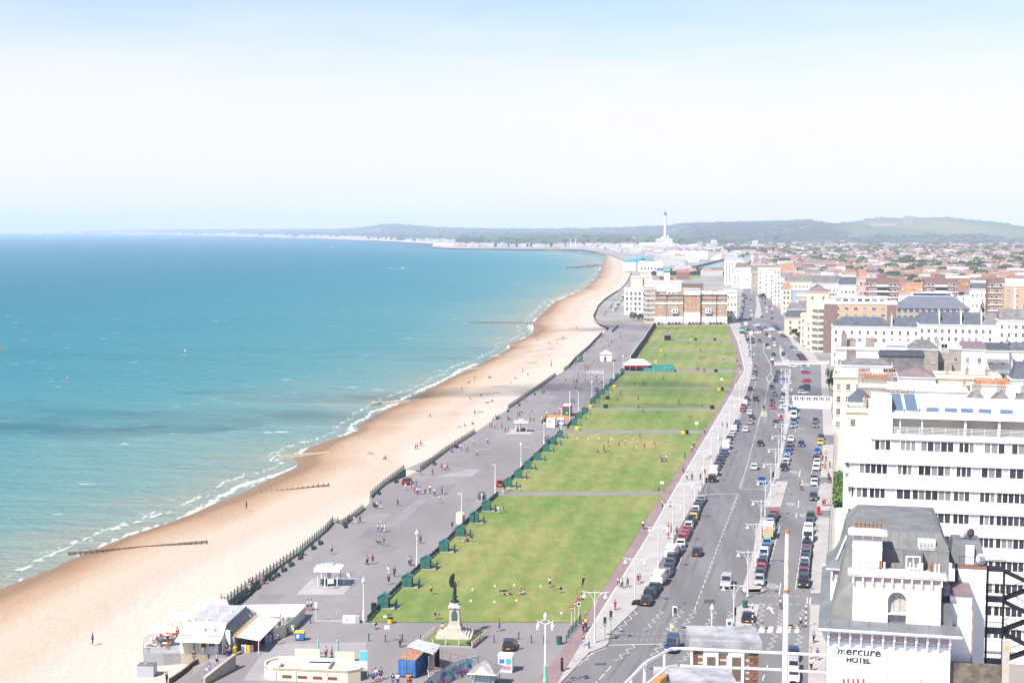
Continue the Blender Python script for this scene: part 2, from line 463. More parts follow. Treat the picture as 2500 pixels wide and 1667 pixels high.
m_yell=mat('pale_yellow_paint',(.55,.46,.28),rough=.7)
def lawn_material():
 m=bpy.data.materials.new('lawn_grass');m.use_nodes=True
 n,l=nm(m);b=n['Principled BSDF'];g=n.new('ShaderNodeNewGeometry')
 def noise(sc,st=(1,1,1),d=6):
  mp=n.new('ShaderNodeMapping');mp.inputs['Scale'].default_value=st;l.new(g.outputs['Position'],mp.inputs['Vector'])
  t=n.new('ShaderNodeTexNoise');t.inputs['Scale'].default_value=sc;t.inputs['Detail'].default_value=d;t.inputs['Roughness'].default_value=.65
  l.new(mp.outputs[0],t.inputs['Vector']);return t.outputs['Fac']
 r=n.new('ShaderNodeValToRGB');e=r.color_ramp.elements
 e[0].position,e[0].color=.33,(.098,.148,.036,1);e[1].position,e[1].color=.70,(.300,.255,.110,1)
 x=e.new(.45);x.color=(.126,.186,.050,1);x=e.new(.55);x.color=(.205,.212,.070,1)
 mxn=n.new('ShaderNodeMath');mxn.operation='MULTIPLY_ADD';l.new(noise(.028,(1,.5,1),4),mxn.inputs[0]);mxn.inputs[1].default_value=.62
 sm=n.new('ShaderNodeMath');sm.operation='MULTIPLY';l.new(noise(.55,(1,.35,1),7),sm.inputs[0]);sm.inputs[1].default_value=.40;l.new(sm.outputs[0],mxn.inputs[2])
 l.new(mxn.outputs[0],r.inputs['Fac'])
 wv=n.new('ShaderNodeTexWave');wv.inputs['Scale'].default_value=.055;wv.inputs['Distortion'].default_value=1.2;wv.inputs['Detail'].default_value=2
 mp=n.new('ShaderNodeMapping');mp.inputs['Rotation'].default_value=(0,0,R(10));l.new(g.outputs['Position'],mp.inputs['Vector']);l.new(mp.outputs[0],wv.inputs['Vector'])
 mr=n.new('ShaderNodeMapRange');mr.inputs['To Min'].default_value=.93;mr.inputs['To Max'].default_value=1.05;l.new(wv.outputs['Fac'],mr.inputs['Value'])
 mx=n.new('ShaderNodeMixRGB');mx.blend_type='MULTIPLY';mx.inputs['Fac'].default_value=1
 l.new(r.outputs['Color'],mx.inputs['Color1']);l.new(mr.outputs[0],mx.inputs['Color2'])
 l.new(mx.outputs['Color'],b.inputs['Base Color']);b.inputs['Roughness'].default_value=.95;b.inputs['Specular IOR Level'].default_value=.15
 bp=n.new('ShaderNodeBump');bp.inputs['Strength'].default_value=.6;bp.inputs['Distance'].default_value=.15
 l.new(noise(1.6,(1,.6,1),6),bp.inputs['Height']);l.new(bp.outputs[0],b.inputs['Normal'])
 return m
m_lawn=lawn_material()
strip('promenade',UPPER,CYC_R,0.0,m_prom,783,1755,90)
SERV_L=KERB
strip('main_road',KERB,[(2020,1755)]+FRONT[1:-1]+[(2030,1000),(2000,950),(1975,880),(1960,840),(1950,810),(1925,780),(1905,760),(1890,742),(1870,722),(1850,700),(1838,680),(1825,668)],0.0,m_road,668,1750,90)
strip('cycle_path',CYC_L,CYC_R,0.02,m_cycle,772,1690,60)
strip('lawn_pavement',CYC_R,KERB,0.11,m_pave,786,1690,60)
crossing_y=[(1199,1209),(1049,1058),(995,1001),(945,949),(901,909),(880,882.5),(856,858),(828,832)]
tops=[1518]+[a for a,b in crossing_y];
bots=[b for a,b in crossing_y]+[793]
m_path=mat('grey_path',(.20,.19,.17),var=.1,scale=.2,coord='World')
for i,(ya,yb)in en(zip(bots,tops)):
 strip('lawn',HUTS,LAWN_R,0.06,m_lawn,ya,yb,12,cols=6)
for a,b in crossing_y:
 strip('path',HUTS,CYC_L,0.04,m_path,a-1.0,b+1.0,3)
# hills far behind the town
HILL_R=Zm(1700,500,.3401,(0,140),(240,135),(480,130),(820,118),(1000,135),(1100,122),(1320,93),(1480,98),(1750,90),(1920,105),(2150,125),(2352,160))+[(2560,557),(2700,559)]
HILL_L=[(150,568.5),(230,566),(320,563),(450,561.5),(560,561.5),(700,561),(760,561)]+Zm(800,480,.2976,(0,275),(200,270),(470,235),(560,232),(650,240),(900,260),(1200,268),(1500,272),(1900,270),(1980,265),(2100,272),(2230,262))+[(1467,559),(1518,558),(1574,555),(1603,555),(1634,554),(1668,549)]
RIDGE=sorted(HILL_L+HILL_R)
def hill_mat():
 m=bpy.data.materials.new('downland');m.use_nodes=True
 n,l=nm(m);b=n['Principled BSDF'];g=n.new('ShaderNodeNewGeometry')
 def noise(sc,st,d=5):
  mp=n.new('ShaderNodeMapping');mp.inputs['Scale'].default_value=st;l.new(g.outputs['Position'],mp.inputs['Vector'])
  t=n.new('ShaderNodeTexNoise');t.inputs['Scale'].default_value=sc;t.inputs['Detail'].default_value=d;t.inputs['Roughness'].default_value=.6
  l.new(mp.outputs[0],t.inputs['Vector']);return t.outputs['Fac']
 vo=n.new('ShaderNodeTexVoronoi');vo.inputs['Scale'].default_value=.0022
 mp=n.new('ShaderNodeMapping');mp.inputs['Scale'].default_value=(1,.45,1);l.new(g.outputs['Position'],mp.inputs['Vector']);l.new(mp.outputs[0],vo.inputs['Vector'])
 fr=n.new('ShaderNodeValToRGB');e=fr.color_ramp.elements;fr.color_ramp.interpolation='CONSTANT'
 e[0].color=(.07,.11,.04,1);e[1].position=.8;e[1].color=(.16,.165,.075,1)
 for p,c in((.3,(.095,.135,.05)),(.55,(.12,.14,.06))):x=e.new(p);x.color=(*c,1)
 sp=n.new('ShaderNodeSeparateColor');l.new(vo.outputs['Color'],sp.inputs[0]);l.new(sp.outputs[0],fr.inputs['Fac'])
 at=n.new('ShaderNodeAttribute');at.attribute_name='wood'
 ad=n.new('ShaderNodeMath');ad.operation='ADD';l.new(noise(.0011,(1,.5,1),6),ad.inputs[0]);l.new(at.outputs['Fac'],ad.inputs[1])
 wr=n.new('ShaderNodeValToRGB');wr.color_ramp.elements[0].position=.52;wr.color_ramp.elements[1].position=.55
 l.new(ad.outputs[0],wr.inputs['Fac'])
 wd=n.new('ShaderNodeValToRGB');wd.color_ramp.elements[0].color=(.018,.035,.014,1);wd.color_ramp.elements[1].color=(.05,.075,.03,1)
 wd.color_ramp.elements[0].position=.4;wd.color_ramp.elements[1].position=.6
 l.new(noise(.02,(1,.6,1),5),wd.inputs['Fac'])
 mx=n.new('ShaderNodeMixRGB');l.new(wr.outputs['Color'],mx.inputs['Fac']);l.new(fr.outputs['Color'],mx.inputs['Color1']);l.new(wd.outputs['Color'],mx.inputs['Color2'])
 l.new(mx.outputs['Color'],b.inputs['Base Color']);b.inputs['Roughness'].default_value=1.0;b.inputs['Specular IOR Level'].default_value=0
 return m
def hill_top(px):
 for p,q in zip(RIDGE,RIDGE[1:]):
  if p[0]<=px<=q[0]:return p[1]+(q[1]-p[1])*(px-p[0])/max(1e-6,q[0]-p[0])
 return 560.0
HBC={}
def hill_base(px):
 if px>=1440:return hill_base2(px)
 k=px//4
 if k not in HBC:
  Y=8000.0
  while Y<21500 and land_left(Y)+Y*.035>(px-1250)/F*Y:Y+=100
  HBC[k]=(max(8600.0,Y+500),min(max(12800.0,Y+3800),24200.0))
 return HBC[k]
def hill_base2(px):return((8600-2900*min(1,(px-1440)/260),12800-3600*min(1,(px-1440)/260)))
def hill_z(px,Y):
 y0,y1=hill_base(px)
 zt=CAMH+(560-hill_top(px))*y1/F
 t=min(1,max(0,(Y-y0)/(y1-y0)))
 s=t*t*(3-2*t)
 n1=sin(px*.021+Y*.0013)*sin(px*.009-Y*.0021)*.5+sin(px*.05+Y*.003)*.18
 return-1+(zt+1)*s+n1*22*t*(1-t)*2
def make_hills():
 pxs=list(rg0(150,2712,12));K=30;vs,wood=[],[]
 for px in pxs:
  y0,y1=hill_base(px)
  for k in rg0(K+1):
   Y=y0+(y1*1.12-y0)*k/K
   z=hill_z(px,Y)if Y<=y1 else hill_z(px,y1)-(Y-y1)*.03
   vs.append(((px-1250)/F*Y,Y,z))
   t=(Y-y0)/(y1-y0)
   wood.append(.10-.30*max(0,(px-1960)/300)if px>1960 else .10 if px>1440 else .06)
   if t<.28:wood[-1]=max(wood[-1],.06)
 k=K+1;me=bpy.data.meshes.new('hills')
 me.from_pydata(vs,[],[(a*k+b,(a+1)*k+b,(a+1)*k+b+1,a*k+b+1)for a in rg0(len(pxs)-1)for b in rg0(K)])
 at=me.attributes.new('wood','FLOAT','POINT');at.data.foreach_set('value',np.maximum(np.array(wood,dtype=np.float32),-.3))
 me.materials.append(hill_mat());me.polygons.foreach_set('use_smooth',[True]*len(me.polygons))
 tag(link('hills',me),kind='structure')
make_hills()
# the air: one even box of haze round everything
def make_haze():
 m=bpy.data.materials.new('haze_air');m.use_nodes=True
 n,l=nm(m);n.remove(n['Principled BSDF'])
 v=n.new('ShaderNodeVolumePrincipled')
 v.inputs['Color'].default_value=(.72,.80,1.0,1);v.inputs['Density'].default_value=8.5e-5;v.inputs['Anisotropy'].default_value=0.0
 l.new(v.outputs[0],n['Material Output'].inputs['Volume'])
 mb=MB();mb.box(-1500,13800,-6.0,36000,28600,240.0)
 tag(mb.O('haze',m),kind='stuff')
make_haze()
# building kit
m_white=mat('white_render',(.76,.745,.73),var=.05,scale=.35,rough=.75)
m_white2=mat('cool_white_render',(.70,.69,.705),var=.06,scale=.5,rough=.75)
m_cream=mat('cream_render',(.67,.585,.44),var=.06,scale=.3,rough=.8)
m_beige=mat('beige_render',(.33,.29,.245),var=.18,scale=.35,rough=.9)
m_tan=mat('tan_brick',(.46,.33,.22),var=.10,scale=.8,rough=.9)
m_pink=mat('pink_render',(.58,.40,.34),var=.06,scale=.4)
m_brick=mat('red_brown_brick',(.23,.125,.095),var=.15,scale=.9,rough=.9)
m_brown=mat('brown_panel',(.20,.135,.12),var=.12,scale=.6)
m_slate=mat('blue_slate',(.085,.092,.115),var=.22,scale=.5,rough=.65)
m_slate2=mat('grey_slate',(.16,.15,.15),var=.25,scale=.5,rough=.8)
m_purple=mat('purple_slate',(.19,.14,.15),var=.15,scale=.5,rough=.8)
m_lead=mat('roof_lead',(.140,.146,.155),var=.20,scale=.45,rough=.55,spec=.4)
m_tile=mat('orange_roof_tile',(.33,.165,.10),var=.25,scale=.4,rough=.9)
m_pot=mat('terracotta_pot',(.42,.16,.085),var=.2,scale=2.0,rough=.85)
m_ppot=mat('pale_pot',(.62,.50,.46),var=.1,scale=2.0)
m_bpot=mat('stained_pot',(.24,.16,.12),var=.35,scale=3.0)
m_glass=mat('dark_glass',(.035,.035,.045),rough=.10,spec=.45,objvar=.5)
m_blind=mat('curtained_glass',(.19,.185,.18),rough=.30,spec=.4,objvar=.2)
m_green=mat('greenish_glass',(.30,.40,.40),rough=.12,spec=.5)
m_frame=mat('white_window_frame',(.74,.73,.73),rough=.5)
m_grey=mat('grey_concrete',(.30,.30,.30),var=.12,scale=.6)
m_dark=mat('black_metal',(.018,.018,.02),rough=.5)
m_steel=mat('galvanised_steel',(.42,.44,.46),rough=.45,metal=.3)
m_bsteel=mat('blue_grey_roof_sheet',(.33,.39,.45),rough=.5)
m_whmetal=mat('white_metal',(.70,.70,.70),rough=.45)
m_panel=mat('solar_panel',(.10,.14,.20),rough=.12,spec=.7)
m_rustred=mat('rust_stain',(.26,.10,.07),var=.3,scale=2.5)
class Frame:
 def __init__(s,px,Y,ang=-13.0,py=None):
  d=ray(px,560+60*F/Y if py is None else py)
  s.O=V_((d.x*Y/d.y,Y,0));s.a=R(ang)
  s.e1=V_((cos(s.a),sin(s.a),0));s.e2=V_((-sin(s.a),cos(s.a),0))
 def at(s,px,py,yl=0.0):
  d=ray(px,py);C=V_((0,0,CAMH));t=(yl-(C-s.O).dot(s.e2))/d.dot(s.e2)
  p=C+d*t;return(p-s.O).dot(s.e1),p.z
 def side(s,px,py,xl=0.0):
  d=ray(px,py);C=V_((0,0,CAMH));t=(xl-(C-s.O).dot(s.e1))/d.dot(s.e1)
  p=C+d*t;return(p-s.O).dot(s.e2),p.z
 def top(s,px,py,z):
  p=G(px,py,z);return(p-s.O).dot(s.e1),(p-s.O).dot(s.e2)
 def root(s,name,label,cat='building',group=None):
  return thing(name,label,cat,tuple(s.O),s.a,group)
WCACHE={}
def window(root,x,z,w,h,y=0.0,nx=2,nz=2,face='front',pane=None,name='window',bar=.05,split=False,depth=.10,fm=None):
 """a framed window; frame is the part, its pane(s) the sub-part(s)"""
 key=(round(w,2),round(h,2),nx,nz,bar,depth,fm.name if fm else '')
 if key not in WCACHE:
  f=MB();t=bar
  f.box(0,0,-h/2,t*1.6,depth,h).box(w,0,-h/2,t*1.6,depth,h)
  f.box(w/2,-.004,-h/2,w+t,depth+.008,t*1.6).box(w/2,-.004,h/2-t*1.6,w+t,depth+.008,t*1.6)
  for i in rg0(1,nx):f.box(w*i/nx,.008,-h/2,t,depth-.02,h)
  for i in rg0(1,nz):f.box(w/2,.012,-h/2+h*i/nz-t/2,w,depth-.03,t)
  f.box(w/2,-.06,-h/2-.10,w+.22,depth+.14,.09)
  g=MB();g.box(w/2,.02,-h/2+.02,w-.02,.02,h-.04)
  gs=MB();gs.box(w/nx/2,.02,-h/2+.02,w/nx-.02,.02,h-.04)
  WCACHE[key]=(f.mesh('window',fm or m_frame),g.mesh('pane',m_glass),g.mesh('pane',m_blind),gs.mesh('pane',m_glass),gs.mesh('pane',m_blind))
 fme,gd,gb,sd_,sb=WCACHE[key]
 o=link(name,fme,root)
 if face=='front':o.location=(x,y-depth/2+.01,z)
 elif face=='left':o.location=(y-depth/2+.01,x,z);o.rotation_euler=(0,0,-pi/2)
 elif face=='right':o.location=(y+depth/2-.01,x,z);o.rotation_euler=(0,0,pi/2)
 if split:
  for i in rg0(nx):
   p=link('pane',sb if rnd.random()<(.25 if pane is None else pane)else sd_,o);p.location=(w/nx*i,0,0)
 else:link('pane',gb if rnd.random()<(.3 if pane is None else pane)else gd,o)
 return o
def pots(mb,x,y,z,n,sp=.42,h=.75,r=.13,along='x',jitter=.25):
 for i in rg0(n):
  hh=h*(1+jitter*(rnd.random()-.5));px_,py_=(x+i*sp,y)if along=='x' else(x,y+i*sp)
  mb.lathe(px_,py_,[(r,z),(r*.86,z+hh*.8),(r*1.08,z+hh*.86),(r*.95,z+hh)],7)
def chimney(root,x,y,z,n,sx=None,sy=.7,h=1.6,m=None,pm=None,along='x',ph=.75):
 """a stack with its pots as sub-parts"""
 L=n*.42+.35
 mb=MB()
 ax,ay=(L,sy)if along=='x' else(sy,L)
 mb.box(x,y,z,ax,ay,h).box(x,y,z+h,ax+.2,ay+.2,.14)
 o=mb.O('chimney',m or m_beige,root)
 for i in rg0(n):
  k=('pot',pm.name if pm else 'p',round(ph,2))
  if k not in WCACHE:
   q=MB();pots(q,0,0,0,1,h=ph,jitter=0);WCACHE[k]=q.mesh('pot',pm or m_pot)
  c=link('pot',WCACHE[k],o);off=-L/2+.38+i*.42
  c.location=(x+off,y,z+h+.13)if along=='x' else(x,y+off,z+h+.13)
  c.scale=(1,1,.8+.4*rnd.random())
 return o
def block(name,label,px0,px1,ytop,d,depth,ang=-13.0,wall=None,roof='flat',roofm=None,rise=3.0,rows=4,cols=5,ww=1.0,wh=1.7,storey=None,z_first=None,cat='building',group=None,cornice=True,chim=(),left=0,nx=2,nz=2,pane=None,w_off=0.0,hip=0.0,bands=False,base=0.0,corn_m=None,split=False):
 fr=Frame(px0,d,ang,ytop);root=fr.root(name,label,cat,group)
 w,zt=fr.at(px1,ytop);_,H=fr.at(px0,ytop)
 wall=wall or m_white
 Bx(w/2,depth/2,base,w,depth,H-base).O('wall',wall,root)
 cm=corn_m or(m_white if wall is not m_cream else m_cream)
 if cornice:
  Bx(w/2,depth/2,H,w+.7,depth+.7,.28).box(w/2,depth/2,H-.35,w+.3,depth+.3,.347).O('cornice',cm,root)
  zr=H+.28
 else:zr=H
 if roof=='flat':
  mb=MB()
  mb.box(w/2,.2,zr,w,.25,.8).box(w/2,depth-.2,zr,w,.25,.8).box(.15,depth/2,zr,.25,depth-.66,.797).box(w-.15,depth/2,zr,.25,depth-.66,.797)
  mb.O('parapet',cm,root)
  Bx(w/2,depth/2,zr,w-.6,depth-.7,.12).O('roof',roofm or m_grey,root)
 elif roof in('gable','hip'):
  MB().roof(0,w,0,depth,zr,zr+rise,'x',hip if roof=='hip' else 0,.25).O('roof',roofm or m_slate,root)
 elif roof=='gabley':
  MB().roof(0,w,0,depth,zr,zr+rise,'y',hip,.25).O('roof',roofm or m_slate,root)
 elif roof=='mansard':
  mb=MB();k=rise*.35
  mb.loft([[(0,0,zr),(w,0,zr),(w,depth,zr),(0,depth,zr)],[(k,k,zr+rise),(w-k,k,zr+rise),(w-k,depth-k,zr+rise),(k,depth-k,zr+rise)]])
  mb.O('roof',roofm or m_slate,root)
 st=storey or(H-base)/max(1,rows)
 for r in rg0(rows):
  zc=(H-.8-st*(r+.5))if z_first is None else z_first-st*r
  if zc<base+.8:break
  if bands:Bx(w/2,-.04,zc+wh/2+.35,w-.01,.12,.3).O('string_course',cm,root)
  for c in rg0(cols):
   x=w*(c+.5)/cols-ww/2+w_off
   window(root,x,zc,ww,wh,0,nx,nz,pane=pane,split=split)
  for c in rg0(left):
   window(root,depth*(c+.5)/left+ww/2,zc,ww,wh,0,nx,nz,face='left',pane=pane)
 for(u,v,n,*rest)in chim:
  ax=rest[0]if rest else 'y'
  chimney(root,w*u,depth*v,zr+(rise*.55 if roof in('gable','hip')else .1),n,along=ax,h=1.9,m=wall if rnd.random()<.4 else m_beige)
 return root,fr,w,H
# the hotel with the sign (nearest, lower right)
def Q(x,y):return(1950+.29778*x,1200+.29778*y)
def hotel():
 fr=Frame(2020,130.0,-13.0,1584);A=lambda qx,qy,yl=0.0:fr.at(*Q(qx,qy),yl)
 r=fr.root('seaside_hotel','white stuccoed hotel with grey mansard roof and mercure hotel lettering on its wall','hotel')
 w=A(1245,1250)[0];zb=A(700,1245)[1]
 mw=mat('hotel_stucco',(.74,.72,.735),var=.05,scale=.6,rough=.75)
 mp=mat('pink_frieze',(.50,.385,.365),var=.05,scale=1.5)
 DEP=24.0
 Bx(w/2,DEP/2,0,w,DEP,zb).O('wall',mw,r)
 zc=zb+1.05
 Bx(w/2,DEP/2,zb,w-.1,DEP-.1,1.06).O('frieze_wall',mw,r)
 br=MB();br.box(0,-.32,0,.20,.64,.62).box(0,-.22,-.34,.17,.40,.338).box(0,-.16,-.62,.14,.26,.278)
 bm=br.mesh('bracket',m_white2);pm=Bx(0,-.03,0,.62,.08,.66).mesh('frieze_panel',mp)
 nb=12;sp=w/(nb-1)
 for i in rg0(nb):
  o=link('bracket',bm,r);o.location=(i*sp*.985+.08,0,zc-.64)
  if i<nb-1:p=link('frieze_panel',pm,r);p.location=(i*sp*.985+.08+sp/2,.04,zc-.80)
  o=link('bracket',bm,r);o.location=(0,.4+i*1.0,zc-.64);o.rotation_euler=(0,0,-pi/2)
 Bx(w/2+.05,DEP/2-.2,zc,w+1.5,DEP+1.5,.16).box(w/2+.05,DEP/2-.2,zc+.16,w+1.8,DEP+1.8,.2).box(w/2+.02,DEP/2,zb-.1,w+.16,DEP+.16,.12).O('cornice',m_white2,r)
 lead=MB();z0=zc+.36
 a=(-.85,-1.1,w+.95,DEP-.2);b=(.35,.5,w-.3,DEP-1)
 lead.loft([[(a[0],a[1],z0),(a[2],a[1],z0),(a[2],a[3],z0),(a[0],a[3],z0)],[(b[0],b[1],z0+.38),(b[2],b[1],z0+.38),(b[2],b[3],z0+.38),(b[0],b[3],z0+.38)]])
 o=lead.O('lead_flat',m_lead,r)
 seam=MB().tube([(0,-.98,.0),(0,.45,.40)],.035,4).mesh('roof_seam',m_lead)
 for i in rg0(7):s_=link('roof_seam',seam,r);s_.location=(.2+i*(w-.4)/6,0,z0+.02)
 yl=.8;xa,zt=A(447,745,yl);xb,_=A(1170,745,yl);z1=z0+.2
 nxa,nzb=A(727,1080,yl);nxb,nzt=A(884,825,yl);nc=(nxa+nxb)/2;nr=(nxb-nxa)/2
 zspr=nzt-nr
 t=MB();dp=1.5
 t.box((xa+nxa)/2,yl+dp/2,z1,nxa-xa,dp,zt-z1).box((xb+nxb)/2,yl+dp/2,z1,xb-nxb,dp,zt-z1)
 t.box(nc,yl+dp/2,z1,nxb-nxa,dp,nzb-z1)
 t.box(nc,yl+dp-.45,nzb,nxb-nxa,.9,zt-nzb)
 K=12
 for k in rg0(K):
  a0,a1=pi*k/K,pi*(k+1)/K
  x0,x1=nc-nr*cos(a0),nc-nr*cos(a1);s0,s1=zspr+nr*sin(a0),zspr+nr*sin(a1)
  t.poly([(x0,yl,s0),(x1,yl,s1),(x1,yl,zt),(x0,yl,zt)]);t.poly([(x0,yl,s0),(x0,yl+.6,s0),(x1,yl+.6,s1),(x1,yl,s1)])
 t.box((xa+xb)/2,yl+dp/2,z1+.95,xb-xa+.05,dp+.06,.10)
 o=t.O('gable_block',mw,r)
 Bx(nc,yl+.57,nzb+.02,nxb-nxa-.02,.04,nzt-nzb-.3).O('niche_lining',mat('niche_lead',(.36,.345,.32),var=.18,scale=.8),r)
 for i in rg0(1,3):Bx(nxa+(nxb-nxa)*i/3,yl+.53,nzb+.05,.03,.04,(nzt-nzb)*.9).O('niche_seam',m_lead,r)
 zf=zt+.72
 Bx((xa+xb)/2,yl+dp/2,zt,xb-xa+.12,dp+.1,.72).O('upper_frieze',mw,r)
 n2=10;s2=(xb-xa)/(n2-1)
 bm2=Bx(0,-.16,0,.17,.34,.62).mesh('bracket',m_white2);pm2=Bx(0,-.02,0,.60,.06,.42).mesh('frieze_panel',mp)
 for i in rg0(n2):
  o=link('bracket',bm2,r);o.location=(xa+i*s2,yl-.03,zt+.08)
  if i<n2-1:p=link('frieze_panel',pm2,r);p.location=(xa+(i+.5)*s2,yl-.04,zt+.14)
 cap=Bx((xa+xb)/2,yl+dp/2,zf,xb-xa+.9,dp+.9,.18)
 cap.loft([[(xa-.5,yl-.5,zf+.18),(xb+.5,yl-.5,zf+.18),(xb+.5,yl+dp+.5,zf+.18),(xa-.5,yl+dp+.5,zf+.18)],[(xa+.1,yl+.3,zf+.5),(xb-.1,yl+.3,zf+.5),(xb-.1,yl+dp-.2,zf+.5),(xa+.1,yl+dp-.2,zf+.5)]])
 cap.O('coping',mat('lichened_coping',(.56,.53,.50),rough=.9,col2=(.34,.27,.19),scale=2.2,contrast=(.5,.75)),r)
 ptm=MB();pots(ptm,0,0,0,1,h=.95,r=.12,jitter=0)
 pm_=ptm.mesh('chimney_pot',m_ppot);pr_=pm_.copy();pr_.materials.clear();pr_.materials.append(m_rustred)
 for q in(485,510,545,580,607,635,668,702,912,945,978,1012,1085,1120,1150):
  o=link('chimney_pot',pr_ if q in(668,1085)else pm_,r);o.location=(A(q,640,yl+.7)[0],yl+.75,zf+.36);o.scale=(1,1,.85+.25*rnd.random())
 ys=2.35;x0,zk=A(445,395,ys);x1,_=A(685,395,ys)
 st=Bx((x0+x1)/2,ys+.7,z0,x1-x0,1.4,zk-z0).box((x0+x1)/2,ys+.7,zk,x1-x0+.1,1.5,.55).box((x0+x1)/2,ys+.7,A(560,470,ys)[1],x1-x0+.1,1.48,.07)
 zs=zk+.55;xm=(x0+x1)/2;hw=(x1-x0)/2
 o=st.O('chimney_stack',mw,r)
 for i in rg0(3):Bx(x0+(i+.5)*(x1-x0)/3,ys-.06,zk+.08,.72,.06,.38).O('frieze_panel',mp,o)
 MB().loft([[(xm-hw-.4,ys-.45,zs),(xm+hw+.4,ys-.45,zs),(xm+hw+.4,ys+1.8,zs),(xm-hw-.4,ys+1.8,zs)],[(xm-hw-.45,ys-.5,zs+.16),(xm+hw+.45,ys-.5,zs+.16),(xm+hw+.45,ys+1.85,zs+.16),(xm-hw-.45,ys+1.85,zs+.16)],[(xm-hw+.1,ys+.2,zs+.5),(xm+hw-.1,ys+.2,zs+.5),(xm+hw-.1,ys+1.2,zs+.5),(xm-hw+.1,ys+1.2,zs+.5)]]).O('stack_cap',m_white2,o)
 bp_=MB();pots(bp_,0,0,0,1,h=.62,r=.17,jitter=0);bpm=bp_.mesh('chimney_pot',m_bpot)
 for i in rg0(7):p=link('chimney_pot',bpm,o);p.location=(x0+.22+i*(x1-x0-.4)/6,ys+.7,zs+.42)
 yf=15.0;x2,zq=A(555,240,yf);x3,_=A(830,240,yf);xm2=(x2+x3)/2;h2=(x3-x2)/2
 fs_=Bx(xm2,yf+.8,z0,x3-x2,1.6,zq-z0)
 fs_.loft([[(xm2-h2-.3,yf-.4,zq),(xm2+h2+.3,yf-.4,zq),(xm2+h2+.3,yf+2,zq),(xm2-h2-.3,yf+2,zq)],[(xm2-h2+.2,yf+.4,zq+.75),(xm2+h2-.2,yf+.4,zq+.75),(xm2+h2-.2,yf+1.2,zq+.75),(xm2-h2+.2,yf+1.2,zq+.75)]])
 o=fs_.O('chimney_stack',mw,r)
 q_=MB();pots(q_,0,0,0,1,h=.32,r=.13,jitter=0);qm=q_.mesh('chimney_pot',m_rustred)
 for i in rg0(11):p=link('chimney_pot',qm,o);p.location=(x2+.3+i*(x3-x2-.6)/10,yf+.8,zq+.72)
 yk0,yk1,yk2=2.3,4.4,6.2
 zbk=A(1000,480,yk1)[1];zrd=A(1000,330,yk2)[1]
 xr0=w-.2;xr1=A(1232,480,yk1)[0];xr2=A(1165,335,yk2)[0]
 xl0=.3;xl1=xl0+1.3;xl2=xl0+2.4;ye=DEP-1
 ms=MB().loft([[(xl0,yk0,z0+.3),(xr0,yk0,z0+.3),(xr0,ye,z0+.3),(xl0,ye,z0+.3)],[(xl1,yk1,zbk),(xr1,yk1,zbk),(xr1,ye-2,zbk),(xl1,ye-2,zbk)],[(xl2,yk2,zrd),(xr2,yk2,zrd),(xr2,ye-4,zrd),(xl2,ye-4,zrd)],[(xl2+.6,yk2+4.5,zrd+.12),(xr2-.3,yk2+4.5,zrd+.12),(xr2-.3,ye-6,zrd+.12),(xl2+.6,ye-6,zrd+.12)]])
 o=ms.O('mansard_roof',mat('mansard_lead',(.155,.155,.152),var=.22,scale=.5,rough=.6),r)
 for i in rg0(11):
  u=i/10
  pa=(xl0+(xr0-xl0)*u,yk0,z0+.3);pb=(xl1+(xr1-xl1)*u,yk1,zbk);pc=(xl2+(xr2-xl2)*u,yk2,zrd)
  MB().tube([pa,pb],.035,4).tube([pb,pc],.035,4).O('roof_seam',m_lead,o)
 MB().tube([(xl1,yk1,zbk),(xr1,yk1,zbk),(xr1,ye-2,zbk)],.07,5).tube([(xl2,yk2,zrd),(xr2,yk2,zrd),(xr2,ye-4,zrd)],.06,5).O('roof_roll',m_lead,o)
 wx0,wz0=A(872,628,yk0+.9);wx1,wz1=A(1003,520,yk0+.9)
 Bx((wx0+wx1)/2,yk0+1.3,wz0-.1,wx1-wx0+.3,1.2,wz1-wz0+.35).O('dormer',m_lead,r)
 window(r,wx0+.1,(wz0+wz1)/2,wx1-wx0-.2,wz1-wz0-.1,yk0+.68,2,1,pane=1.0,bar=.08)
 wx0,wz0=A(985,470,yk1+.3);wx1,wz1=A(1113,412,yk1+.3)
 Bx((wx0+wx1)/2,yk1+.9,wz0,wx1-wx0+.2,1.2,wz1-wz0+.12).O('roof_vent',m_white2,r)
 window(r,wx0+.05,(wz0+wz1)/2,wx1-wx0-.1,wz1-wz0-.08,yk1+.28,4,3,pane=.9)
 by=4.5
 cur=MB();prof=[(0.15,0),(.35,1.0),(.85,2.1),(1.6,3.0),(2.5,3.6)]
 cur.loft([[(xl0-.2+o_,yl+1.0+o_*.25,z0+.25+h_),(3.0,yl+1.0+o_*.25,z0+.25+h_),(3.0,by,z0+.25+h_),(xl0-.2+o_,by,z0+.25+h_)]for o_,h_ in prof])
 cur.O('curved_roof',mat('curved_roof_lead',(.20,.197,.185),var=.15,scale=.6,rough=.6),r)
 bx0,bz=A(262,705,8.0);bx1=2.4
 Bx((bx0+bx1)/2,10.5,z0+.2,bx1-bx0,5.0,bz-z0-.2+.9).O('bay_wall',mw,r)
 for i in rg0(2):Bx(bx0+.55+i*.95,7.97,bz+.08,.6,.06,.6).O('frieze_panel',mp,r)
 for i in rg0(3):o=link('bracket',bm2,r);o.location=(bx0+.1+i*.95,8.0,bz+.1)
 Bx((bx0+bx1)/2,10.5,bz+.9,bx1-bx0+.9,5.9,.22).O('bay_cornice',m_white2,r)
